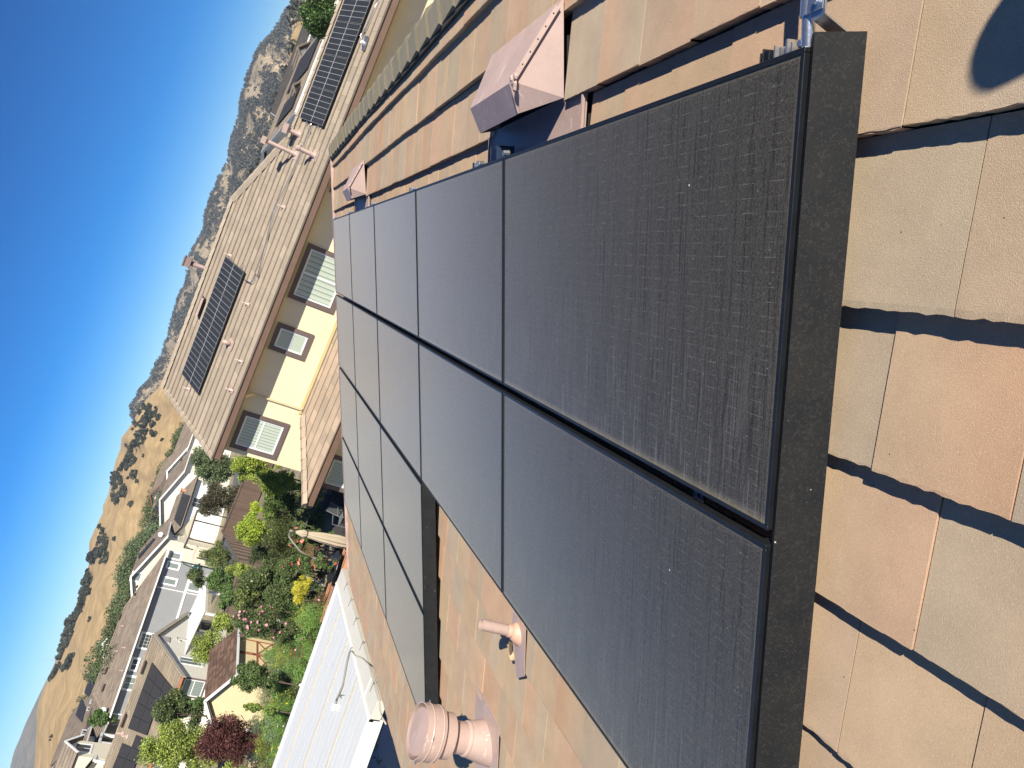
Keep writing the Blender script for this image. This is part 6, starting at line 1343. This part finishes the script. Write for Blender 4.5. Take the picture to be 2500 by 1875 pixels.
# rocks and stepping stones in the bed
def rock(i, x, y, s, lab, col=(.45, .33, .2), nm='garden_rock', fl=.7):
    q = at_z(i, x, y, s * .4); bm = bmesh.new(); bmesh.ops.create_icosphere(bm, subdivisions=3, radius=s)
    for v in bm.verts: f = 1 + .3 * mnoise.noise(v.co * 2.2 / s + Vector((x, y, 0))); v.co *= f; v.co.z *= fl
    me = bpy.data.meshes.new(nm); bm.to_mesh(me); bm.free(); me.materials.append(plain(nm + str(col[0]), col, .9, 0, .2, 2, 20, .4)); o = bpy.data.objects.new(nm, me); C.objects.link(o); o.location = (q.x, q.y, s * .3); tag(o, lab, 'rock')
rock('r', 620, 650, .42, 'rounded tan rock in front of the shed gable'); rock('k', 1835, 920, .38, 'flat tan rock beside the dark stepping stones', fl=.4)
rock('r', 350, 1620, .45, 'tan rock at the foot of the red leaved tree')
for v, lab in ((('k', 1790, 960), 'dark slab stone, the one farthest along the garden path'), (('k', 1740, 1045), 'dark slab stone, middle of the garden path'), (('k', 1700, 1090), 'dark slab stone, nearest the shed on the garden path')):
    rock(*v, .34, lab, (.06, .06, .065), 'stepping_stone', .3)

# ---- belt of trees behind the houses, each its own object, made from four kinds
def belt_proto(kind, seed):
    rng = np.random.default_rng(seed)
    if kind == 'conifer':
        nl = 14; lb = [(np.array([rng.normal(0, .06), rng.normal(0, .06), .15 + .85 * i / nl]), .24 * (1 - i / nl) + .03) for i in range(nl)]; pal = [(.035, .06, .03), (.05, .08, .035), (.03, .05, .028)]; n, leaf = 9000, .024
    elif kind == 'oak':
        lb = lobes_of(np.array([0, 0, .60]), .50, .48, .36, 26, rng); pal = [(.07, .095, .04), (.095, .12, .055), (.055, .075, .035)]; n, leaf = 17000, .021
    else:
        lb = lobes_of(np.array([0, 0, .62]), .36, .34, .34, 22, rng); pal = [(.085, .115, .06), (.12, .15, .085), (.06, .085, .04)]; n, leaf = 15000, .021
    P, d, k = crown_pts(lb, n, rng, .5, .07); P[:, 2] = np.maximum(P[:, 2], .05); lt = rng.uniform(.7, 1.25, len(lb))[k]; pal = np.array(pal); cols = 1.3 * pal[rng.integers(0, len(pal), n)] * (lt * rng.uniform(.8, 1.2, n))[:, None]
    t = thing({'conifer': 'conifer_tree', 'oak': 'oak_tree', 'leafy': 'leafy_tree'}[kind], 'x', 'tree', (0, 0, 0)); fast_mesh('crown', *leaves(P, d, leaf, cols, .6, rng), LEAFD, t)
    mb = MB(); mb.tube([(0, 0, -.02), (0, 0, .3), (0, 0, .8)], [.035, .028, .008], 6)
    for q, s in lb[:5]: mb.tube([(0, 0, .3), q], [.015, .004], 4)
    mb.build('trunk', BARK, t); return t
protos = {k: belt_proto(k, 9 + i) for i, k in enumerate(('conifer', 'oak', 'leafy'))}; used = {k: False for k in protos}
def belt(kind, v, hx, r, lab, grp, wide=1.0, seed=0):
    """v: where the top of the tree shows; hx: visible height in view pixels"""
    top = at_r(*v, r); h = top.z - ground_z(top.x, top.y) if hx is None else hx * depth_scale(*v, r)
    t = protos[kind] if not used[kind] else copy_tree(protos[kind]); used[kind] = True
    t.location = (top.x, top.y, top.z - h); t.rotation_euler = (0, 0, seed * 1.7); t.scale = (h * wide, h * wide, h); t['label'] = lab; t['group'] = grp; return t
GT = 'trees in the belt behind the houses'
bl = [('oak', ('c', 560, 830), 100, 'tallest oak rising over the grey house ridge', 1.3), ('oak', ('c', 640, 700), 100, 'broad tree next to the tallest oak over the grey house ridge', 1.1),
      ('leafy', ('c', 672, 545), 108, 'tree rising over the ridge where the grey house meets the cream gable', 1.4), ('leafy', ('c', 680, 440), 108, 'tree above the strip of blue panels on the cream gable house', 1.4),
      ('oak', ('c', 700, 390), 110, 'tall tree above the cream gable house apex', 1.2), ('leafy', ('c', 755, 290), 112, 'tall pale tree above the middle of the cream gable house roof', 1.1), ('leafy', ('c', 745, 245), 112, 'tallest pale tree above the solar gable house apex', 1.0),
      ('oak', ('c', 800, 180), 118, 'last tall tree beyond the solar gable house apex, toward the yellow house', 1.0), ('oak', ('c', 545, 1060), 90, 'bushy tree above the dish end of the grey house ridge', 1.4), ('leafy', ('c', 600, 970), 100, 'tree above the grey house ridge beside the tiny far house', 1.0),
      ('leafy', ('c', 835, 205), 120, 'low tree over the roof of the solar gable house', 1.2), ('oak', ('c', 690, 640), 104, 'low broad tree over the wide dark vent of the grey house', 1.5)]
for s, (kd, v, r, lab, w) in enumerate(bl): belt(kd, v, None, r, lab, GT, w, s)
line = [(330, 1590, 140), (360, 1540, 140), (380, 1490, 140), (400, 1440, 135), (405, 1390, 135), (430, 1340, 135), (440, 1290, 135), (460, 1230, 140), (475, 1180, 140), (500, 1120, 150), (505, 1080, 150), (520, 1040, 150), (535, 990, 150), (540, 930, 160), (580, 880, 165), (600, 840, 170),
        (660, 780, 175), (700, 710, 180), (700, 620, 180), (750, 440, 190), (800, 300, 200)]
for s, (x, y, r) in enumerate(line): belt('conifer' if s % 4 else 'leafy', ('c', x, y), None, r, 'dark tree in the belt below the golden hill, %s from the photo bottom' % nth(s + 1), 'dark trees of the far belt', 1.1 if s % 4 else 1.3, s)
line = [(840, 1590), (860, 1560), (870, 1520), (880, 1480), (890, 1450), (900, 1420), (915, 1390), (930, 1360), (945, 1330), (960, 1300), (980, 1270), (990, 1240), (1000, 1210), (1010, 1180), (1020, 1150), (1035, 1120), (1050, 1100), (1065, 1085)]
for s, (x, y) in enumerate(line): belt('conifer' if s % 3 else 'oak', ('b', x, y), None, 170 + 5 * (s % 3), 'dark tree in the upper belt, %s counting toward the yellow house rake' % nth(s + 1), 'dark trees in the belt beside the yellow house roof', 1.2 if s % 3 else 1.5, s + 50)

# ================================================================== HILLS
def azel(v):
    d = ray(*v); return math.degrees(math.atan2(d.x, d.y)), math.degrees(math.atan2(d.z, math.hypot(d.x, d.y)))
def dry_mat(name, gold, brown, scrub, amt):
    m, nt, b = new_mat(name); co = coord(nt, 'Object'); mp = coord(nt, 'Object', (.035, .035, .035))
    n1 = noise(nt, 1.0, 6, .65, mp); n2 = noise(nt, .012, 5, .6, co); n3 = noise(nt, .09, 5, .7, co)
    c = ramp(nt, n1, [(.3, brown), (.5, gold), (.72, tuple(x * 1.12 for x in gold))]); c = mix(nt, mth(nt, 'MULTIPLY', ramp(nt, n2, [(.45, grey(0)), (.6, grey(1))]), .75), c, brown); st = noise(nt, 1.0, 6, .75, coord(nt, 'Object', (.25, .03, .1))); c = mix(nt, 1.0, c, ramp(nt, st, [(.32, grey(.72)), (.68, grey(1.25))]), 'MULTIPLY')
    tc = nt.nodes.new('ShaderNodeTexCoord')
    if amt: c = mix(nt, ramp(nt, n3, [(amt, grey(0)), (amt + .04, grey(1))]), c, scrub)
    nt.links.new(c, b.inputs['Base Color']); b.inputs['Roughness'].default_value = .95; b.inputs['Specular IOR Level'].default_value = .05; return m
class Hill:
    def __init__(s, name, sil, Rc, Rf, zf, mat, a0, a1, amp=.10, na=200, nr=46, seed=0, prof=1.0, back=.35, gully=1.0):
        s.sa = sorted(sil); s.Rc, s.Rf, s.zf, s.amp, s.seed, s.prof, s.gully = Rc, Rf, zf, amp, seed, prof, gully; s.a0, s.a1 = a0, a1
        vs = []; ts = list(np.linspace(0, 1, nr)) + [1 + back * q for q in (.15, .4, .7, 1)]
        for a in np.linspace(a0, a1, na):
            for t in ts: vs.append(s.at(a, t))
        m = len(ts); fs = [(i * m + j, i * m + j + 1, (i + 1) * m + j + 1, (i + 1) * m + j) for i in range(na - 1) for j in range(m - 1)]
        mb = MB(); mb.add(vs, fs); o = mb.build(name, mat, smooth=True); structure(o)
        if o.data.polygons[len(fs) // 2].normal.z < 0: o.data.flip_normals()
    def at(s, a, t):
        el = np.interp(a, [q[0] for q in s.sa], [q[1] for q in s.sa]); rc = s.Rc * (1 + .06 * math.sin(a * .21 + s.seed)); zc = CAM_Z + rc * math.tan(R(el))
        tt = min(t, 1); sm = tt ** s.prof * (1 - .25 * math.sin(math.pi * tt)) if s.prof != 1 else tt * tt * (3 - 2 * tt) * .6 + tt * .4
        g = mnoise.fractal(Vector((a * .30 * s.gully + s.seed, t * 1.6, s.seed)), 1.0, 2.0, 5) * s.amp * math.sin(math.pi * min(max(tt, 0), 1)) ** .8
        if t > 1: sm = 1 - (t - 1) * 1.6
        r = s.Rf + (rc - s.Rf) * t; z = s.zf + (zc - s.zf) * (sm + g); x = r * math.sin(R(a)); y = r * math.cos(R(a)); return (x, y, z)
GOLDM = dry_mat('dry_golden_grass', (.41, .29, .145), (.32, .225, .12), (.30, .24, .15), .62)
WOODM = dry_mat('scrubby_golden_slope', (.40, .31, .20), (.27, .21, .14), (.085, .082, .06), .53)
FARM = dry_mat('far_scrub_slope', (.20, .17, .13), (.13, .12, .09), (.08, .08, .06), .55)
far_s = [azel(v) for v in (('c', 62, 1700), ('c', 62, 1650), ('c', 85, 1560), ('c', 120, 1480), ('c', 150, 1400), ('c', 230, 1230), ('c', 330, 1030))] + [(-45, 2.9), (-60, 2.4), (-26, 2.2), (-20, 1.5)]
gold_s = [azel(v) for v in (('c', 205, 1655), ('c', 215, 1500), ('c', 228, 1330), ('c', 262, 1190), ('c', 330, 1040), ('c', 375, 930), ('c', 420, 800), ('c', 450, 700), ('c', 500, 540), ('c', 540, 420), ('c', 545, 310), ('c', 600, 180), ('c', 622, 90), ('b', 625, 1600), ('b', 660, 1480), ('b', 705, 1290), ('b', 740, 1150), ('b', 800, 1060), ('b', 850, 960), ('b', 950, 860))] + [(-42, 1.8), (-60, 1.7), (-8, 2.6), (-2, 2.2)]
wood_s = [azel(v) for v in (('b', 812, 1050), ('b', 850, 890), ('b', 920, 790), ('b', 960, 700), ('b', 1020, 560), ('b', 1060, 400), ('b', 1130, 230), ('b', 1145, 100), ('a', 1150, 1540), ('a', 1220, 1400), ('a', 1290, 1180), ('a', 1370, 960), ('a', 1440, 700), ('a', 1490, 490), ('a', 1560, 370), ('a', 1600, 265), ('a', 1700, 110), ('a', 1770, 0))] + [(-20, 3.0), (-30, 2.2), (30, 2.4), (45, 2.0)]
Hill('far_hill', far_s, 2600, 1500, 5, FARM, -62, -18, amp=.12, seed=3)
HW = Hill('wooded_hill', wood_s, 1500, 520, 2, WOODM, -30, 45, amp=.16, na=260, seed=8, gully=1.3)
HG = Hill('golden_hill', gold_s, 760, 260, 1.5, GOLDM, -62, -2, amp=.15, na=240, seed=5)
low_s = [azel(v) for v in (('b', 1060, 1030), ('a', 1560, 1000), ('a', 1660, 800), ('a', 1690, 640), ('a', 1740, 330), ('a', 1740, 240), ('a', 1800, 90), ('a', 1830, 30))] + [(-16, .7), (25, 2.0), (45, 1.6)]
HR = Hill('golden_foothill', low_s, 420, 170, 0, GOLDM, -16, 45, amp=.06, na=150, seed=11)
fl_s = [azel(v) for v in (('b', 1000, 1060), ('b', 930, 1110), ('b', 870, 1240), ('b', 820, 1380), ('b', 790, 1560))]
# oaks on the golden hill, one object each
def oak_clump(seed, n=260):
    rng = np.random.default_rng(seed); lb = lobes_of(np.array([0, 0, .42]), .50, .46, .32, 12, rng); P, d, k = crown_pts(lb, n, rng, .6); P[:, 2] = np.maximum(P[:, 2], .04)
    pal = np.array([(.055, .06, .038), (.075, .078, .05), (.045, .05, .035)]); cols = pal[rng.integers(0, 3, n)] * rng.uniform(.8, 1.2, n)[:, None]
    V, F, Cc = leaves(P, d, .26, cols, .8, rng); return V, F, Cc
op = []
for s in range(5):
    V, F, Cc = oak_clump(60 + s, 420); o = fast_mesh('hill_oak', V, F, Cc, LEAFD); op.append(o)
oused = [False] * 5; rr = random.Random(4)
def hill_point(v, H):
    a, e = azel(v); best = None
    for t in np.linspace(0, 1, 120):
        x, y, z = H.at(a, t); el = math.degrees(math.atan2(z - CAM_Z, math.hypot(x, y)))
        if el >= e: return Vector((x, y, z)), True
        best = (x, y, z)
    return Vector(best), False
spots = []
def blob(i, x, y, hx, hy): spots.append((i, x, y, hx, hy))
for q in [('c', 430, 1030, 28, 40), ('c', 450, 985, 18, 20), ('c', 580, 395, 28, 50), ('c', 610, 370, 25, 40), ('c', 650, 400, 28, 40), ('c', 640, 285, 25, 30), ('c', 655, 310, 22, 30), ('c', 625, 235, 15, 25), ('c', 700, 283, 14, 16), ('c', 560, 382, 8, 8), ('c', 605, 210, 8, 20), ('c', 550, 510, 22, 40), ('c', 540, 560, 18, 50), ('c', 545, 600, 15, 25),
          ('c', 505, 600, 20, 30), ('c', 505, 650, 24, 35), ('c', 495, 700, 24, 35), ('c', 470, 740, 22, 35), ('c', 450, 800, 20, 40), ('c', 440, 850, 15, 20), ('c', 430, 780, 15, 40), ('c', 410, 870, 12, 40), ('c', 395, 930, 12, 40), ('c', 380, 970, 12, 40), ('c', 548, 765, 10, 18), ('c', 800, 75, 22, 20), ('c', 740, 15, 25, 25), ('c', 715, 40, 25, 30), ('c', 690, 15, 12, 12),
          ('c', 320, 1470, 10, 10), ('c', 310, 1490, 8, 8), ('c', 365, 1040, 10, 20), ('c', 340, 1090, 10, 30), ('c', 320, 1120, 10, 30), ('c', 525, 1010, 12, 12), ('c', 535, 480, 10, 20), ('c', 492, 545, 10, 16),
          ('b', 765, 1480, 28, 35), ('b', 755, 1450, 18, 25), ('b', 820, 1380, 26, 35), ('b', 810, 1360, 15, 20), ('b', 835, 1415, 14, 14), ('b', 700, 1410, 25, 30), ('b', 720, 1380, 25, 30), ('b', 690, 1375, 18, 20), ('b', 740, 1420, 18, 20), ('b', 715, 1540, 22, 22), ('b', 700, 1510, 20, 20), ('b', 790, 1550, 12, 12), ('b', 870, 1262, 10, 12), ('b', 805, 1102, 12, 12), ('b', 765, 1195, 14, 12),
          ('b', 940, 1135, 24, 22), ('b', 925, 1120, 16, 16), ('b', 988, 1165, 12, 12), ('b', 778, 1395, 10, 10), ('b', 740, 1340, 18, 22), ('b', 760, 1315, 22, 25), ('b', 785, 1290, 25, 30), ('b', 800, 1240, 22, 30), ('b', 780, 1265, 20, 25), ('b', 820, 1290, 16, 20), ('b', 810, 1200, 20, 26), ('b', 840, 1190, 24, 30), ('b', 850, 1150, 24, 30), ('b', 870, 1170, 20, 26), ('b', 870, 1100, 26, 34), ('b', 890, 1120, 22, 28),
          ('b', 900, 1060, 24, 32), ('b', 880, 1040, 20, 26), ('b', 920, 1030, 24, 30), ('b', 930, 1080, 18, 24), ('b', 945, 1000, 22, 28), ('b', 830, 1080, 16, 20), ('b', 815, 1060, 15, 15), ('b', 960, 1030, 18, 22), ('b', 910, 980, 22, 28), ('b', 850, 1000, 15, 22), ('b', 870, 960, 15, 22), ('b', 825, 1130, 14, 16), ('b', 680, 1495, 10, 12)]: blob(*q)
GO = 'oak trees scattered on the golden hill'
for q in [('c', 530, 590, 18, 40), ('c', 520, 625, 18, 34), ('c', 510, 675, 18, 34), ('c', 485, 720, 18, 34), ('c', 462, 770, 16, 34), ('c', 445, 825, 14, 34), ('c', 420, 900, 12, 34), ('c', 402, 915, 12, 30), ('c', 350, 1065, 10, 26), ('c', 645, 345, 22, 30), ('c', 610, 300, 16, 24), ('c', 590, 360, 20, 30), ('c', 545, 540, 16, 40), ('b', 705, 1450, 20, 24), ('b', 735, 1400, 22, 26), ('b', 775, 1330, 18, 24), ('b', 800, 1310, 18, 24), ('b', 860, 1130, 22, 30), ('b', 885, 1085, 22, 30), ('b', 905, 1010, 22, 30), ('b', 840, 1160, 20, 28), ('b', 795, 1270, 20, 26)]: blob(*q)
spots.sort(key=lambda b: -px(*b[:3])[1])
for j, (i, x, y, hx, hy) in enumerate(spots):
    p, ok = hill_point((i, x, y), HG); r = math.hypot(p.x, p.y); s = depth_scale(i, x, y, r); k = j % 5; o = op[k] if not oused[k] else op[k].copy()
    if oused[k]: C.objects.link(o)
    oused[k] = True; w = 2 * hy * s * 1.1; h = min(2 * hx * s, w * .95); h = max(h, w * .6)
    o.location = (p.x, p.y, p.z - h * .25); o.scale = (w, w, h * 1.3); o.rotation_euler = (0, 0, rr.uniform(0, 6)); 
    a_, e_ = azel((i, x, y)); sky_ = 'on the golden hill skyline' if not ok or e_ > np.interp(a_, [q[0] for q in HG.sa], [q[1] for q in HG.sa]) - .35 else 'on the golden hill slope'
    tag(o, '%s dark oak %s, %s from the photo bottom' % ('broad' if hy > 28 else 'small' if hy < 16 else 'middling', sky_, nth(j + 1)), 'tree', GO)
# dense scrub and woods on the wooded hill: one mass
def wood_mass(H, n, a0, a1, size, dens, name, label, seed, thr=0.0, t0=.03, cols=((.05, .055, .038), (.07, .072, .05), (.042, .047, .034)), per=26):
    rng = np.random.default_rng(seed); VV = []; FF_ = []; CC = []; off = 0; cnt = 0; base = oak_clump(seed, per)
    while cnt < n:
        a = rng.uniform(a0, a1); t = rng.uniform(t0, 1.0) ** .8
        if mnoise.fractal(Vector((a * .55, t * 5.5, seed * 1.3)), 1, 2, 4) + rng.normal() * .12 < thr: 
            if rng.random() > .06: continue
        x, y, z = H.at(a, t); sc = size * rng.uniform(.6, 1.4); th = rng.uniform(0, 6.28); c, s = math.cos(th), math.sin(th)
        B = base[0] * np.array([sc, sc, sc * 1.1]); B = np.stack([B[:, 0] * c - B[:, 1] * s + x, B[:, 0] * s + B[:, 1] * c + y, B[:, 2] + z - sc * .12], 1)
        VV.append(B); FF_.append(base[1] + off); off += len(B); CC.append(np.array(cols)[rng.integers(0, 3, len(base[1]))] * rng.uniform(.75, 1.25)); cnt += 1
    o = fast_mesh(name, np.concatenate(VV), np.concatenate(FF_), np.concatenate(CC), LEAFD); tag(o, label, 'woodland', kind='stuff')
wood_mass(HW, 8500, -19, 26, 8.5, 1, 'oak_woodland', 'dense oak scrub in dark patches over the higher hill behind the yellow house', 21, thr=.06, per=18, cols=((.075, .075, .062), (.095, .09, .072), (.065, .066, .055)))
wood_mass(HR, 160, -12, 24, 7, 1, 'foothill_oaks', 'scattered oak scrub on the golden foothill behind the far dark roofs', 25, thr=.15)
# thin pylon masts on the skyline
for v, lab in ((('c', 485, 490), 'thin lattice radio mast on the skyline above the centre oaks'), (('c', 345, 1018), 'thin radio mast on the skyline nearest the bottom of the photo'), (('b', 722, 1215), 'thin radio mast on the skyline nearest the top of the photo')):
    p, ok = hill_point((v[0], v[1] + 14, v[2]), HG); o = thing('radio_mast', lab, 'mast', p); mb = MB(); mb.tube([p - UP * 2, p + UP * 13], [.16, .06], 5); mb.build('mast', plain('grey_mast', (.35, .35, .36), .6), o); mb = MB()
    for z in (8, 10, 12): mb.bar(p + UP * z + Vector((-1.6, 0, 0)), p + UP * z + Vector((1.6, 0, 0)), .08, .08)
    mb.build('crossarm', plain('grey_mast', (.35, .35, .36)), o)

# ================================================================== THE PERSON whose head shadow falls on the tiles (stands outside the frame)
def person(base, head, az):
    """one skinned figure crouching up-slope of the camera; base: hip point, head: head centre"""
    H, B = Vector(head), Vector(base); f = Vector((math.sin(R(az)), math.cos(R(az)), 0)); s = Vector((f.y, -f.x, 0)); n = H - UP * .17 - f * .02; ch = n.lerp(B, .28); wa = n.lerp(B, .68)
    J = [B, wa, ch, n, H - UP * .03, H + UP * .07]; Rr = [.14, .125, .15, .055, .085, .075]; Ed = [(0, 1), (1, 2), (2, 3), (3, 4), (4, 5)]
    def limb(root, pts, rs):
        p = root
        for q, r in zip(pts, rs): J.append(q); Rr.append(r); Ed.append((p, len(J) - 1)); p = len(J) - 1
        return p
    for sg in (-1, 1):
        sh = ch + s * .17 * sg + UP * .08; el = sh - f * .06 - UP * .26 + s * .03 * sg; wr = el + f * .20 - UP * .14 - s * .02 * sg; limb(2, [sh, el, wr, wr + f * .07], [.06, .042, .028, .03])
        hp = B + s * .09 * sg; kn = hp + f * .38 + UP * .10; gx = hp + f * .22; gp = at_roof_z(gx.x, gx.y); an = Vector((gx.x, gx.y, gp + .09)); limb(0, [hp, kn, an, Vector((gx.x, gx.y, gp + .03)) + f * .16], [.10, .065, .045, .035])
    me = bpy.data.meshes.new('person'); me.from_pydata([tuple(q) for q in J], Ed, []); o = bpy.data.objects.new('person', me); C.objects.link(o)
    sk = o.modifiers.new('skin', 'SKIN')
    for v, r in zip(me.skin_vertices[0].data, Rr): v.radius = (r, r)
    me.skin_vertices[0].data[0].use_root = True; ss = o.modifiers.new('sub', 'SUBSURF'); ss.levels = ss.render_levels = 2
    me.materials.append(plain('navy_work_clothes', (.05, .065, .10), .85, 0, .1)); return o
def at_roof_z(x, y):
    b = -(x - RO.x) / cp; return rp(0, b, -.13).z
sh_ = at_plane('e', 2215, 105, rp(0, 0, -.125), EN); hd = sh_ + sd * 1.28 - UP * .13
per = person(hd - UP * .62 + Vector((.05, -.22, 0)), hd, 10); tag(per, 'person crouching on the roof just outside the frame, whose head shades the tiles', 'person')
hat = MB().lathe(hd + UP * .05, UP, [(0, .10), (.07, .085), (.098, .02), (.104, -.03), (.10, -.06), (.06, -.075)], 20).build('hair', plain('dark_hair', (.03, .022, .018), .7), per, smooth=True)

# ---- the summer air: pale haze in one closed box round everything
bm = bmesh.new(); bmesh.ops.create_cube(bm, size=1); me = bpy.data.meshes.new('haze'); bm.to_mesh(me); bm.free()
hz = bpy.data.objects.new('haze', me); C.objects.link(hz); hz.scale = (8000, 8000, 190); hz.location = (0, 0, 82); hz['kind'] = 'stuff'
tag(hz, 'thin pale blue haze that softens the far hills', 'haze', kind='stuff')
m, nt, b = new_mat('pale_haze'); nt.nodes.remove(b); vo = nt.nodes.new('ShaderNodeVolumePrincipled'); vo.inputs['Color'].default_value = (.72, .85, 1.0, 1); vo.inputs['Density'].default_value = .00017; vo.inputs['Anisotropy'].default_value = 0.0
nt.links.new(vo.outputs[0], nt.nodes['Material Output'].inputs['Volume']); me.materials.append(m)

# ================================================================== fixed fittings become parts of the house that carries them
FIT = ('solar_panel', 'dormer_vent', 'plumbing_vent', 'flue_vent', 'exhaust_vent', 'roof_vent', 'satellite_dish', 'chimney_pipe', 'roof_conduit', 'panel_rails', 'array_skirt', 'panel_clamp', 'mounting_rail_end', 'flashing_bracket', 'conduit_pipe', 'strut_foot', 'terracotta_vent')
def world_of(o):
    m = o.matrix_basis.copy()
    if o.parent is not None: m = world_of(o.parent) @ o.matrix_parent_inverse @ m
    return m
def reparent(o, p, w):
    o.parent = p; o.matrix_parent_inverse = Matrix.Identity(4); o.matrix_basis = world_of(p).inverted() @ w
kids = {}
for o in scene.objects:
    if o.parent: kids.setdefault(o.parent, []).append(o)
for o in list(scene.objects):
    if o.parent is not None or o.name.split('.')[0] not in FIT or 'host' not in o: continue
    host = bpy.data.objects[o['host']]; nm = o.name.split('.')[0]
    if o.type == 'MESH': main = o; rest = []; w = world_of(o)
    else:
        ch = kids.get(o, []); ws = [(c, world_of(c)) for c in ch]; main, w = ws[0]; rest = ws[1:]
    reparent(main, host, w)
    for c, wc in rest: reparent(c, main, wc)
    if o.type != 'MESH': bpy.data.objects.remove(o); main.name = nm
    for k in ('label', 'category', 'group', 'host'):
        if k in main: del main[k]
for o in scene.objects:
    if 'host' in o: del o['host']
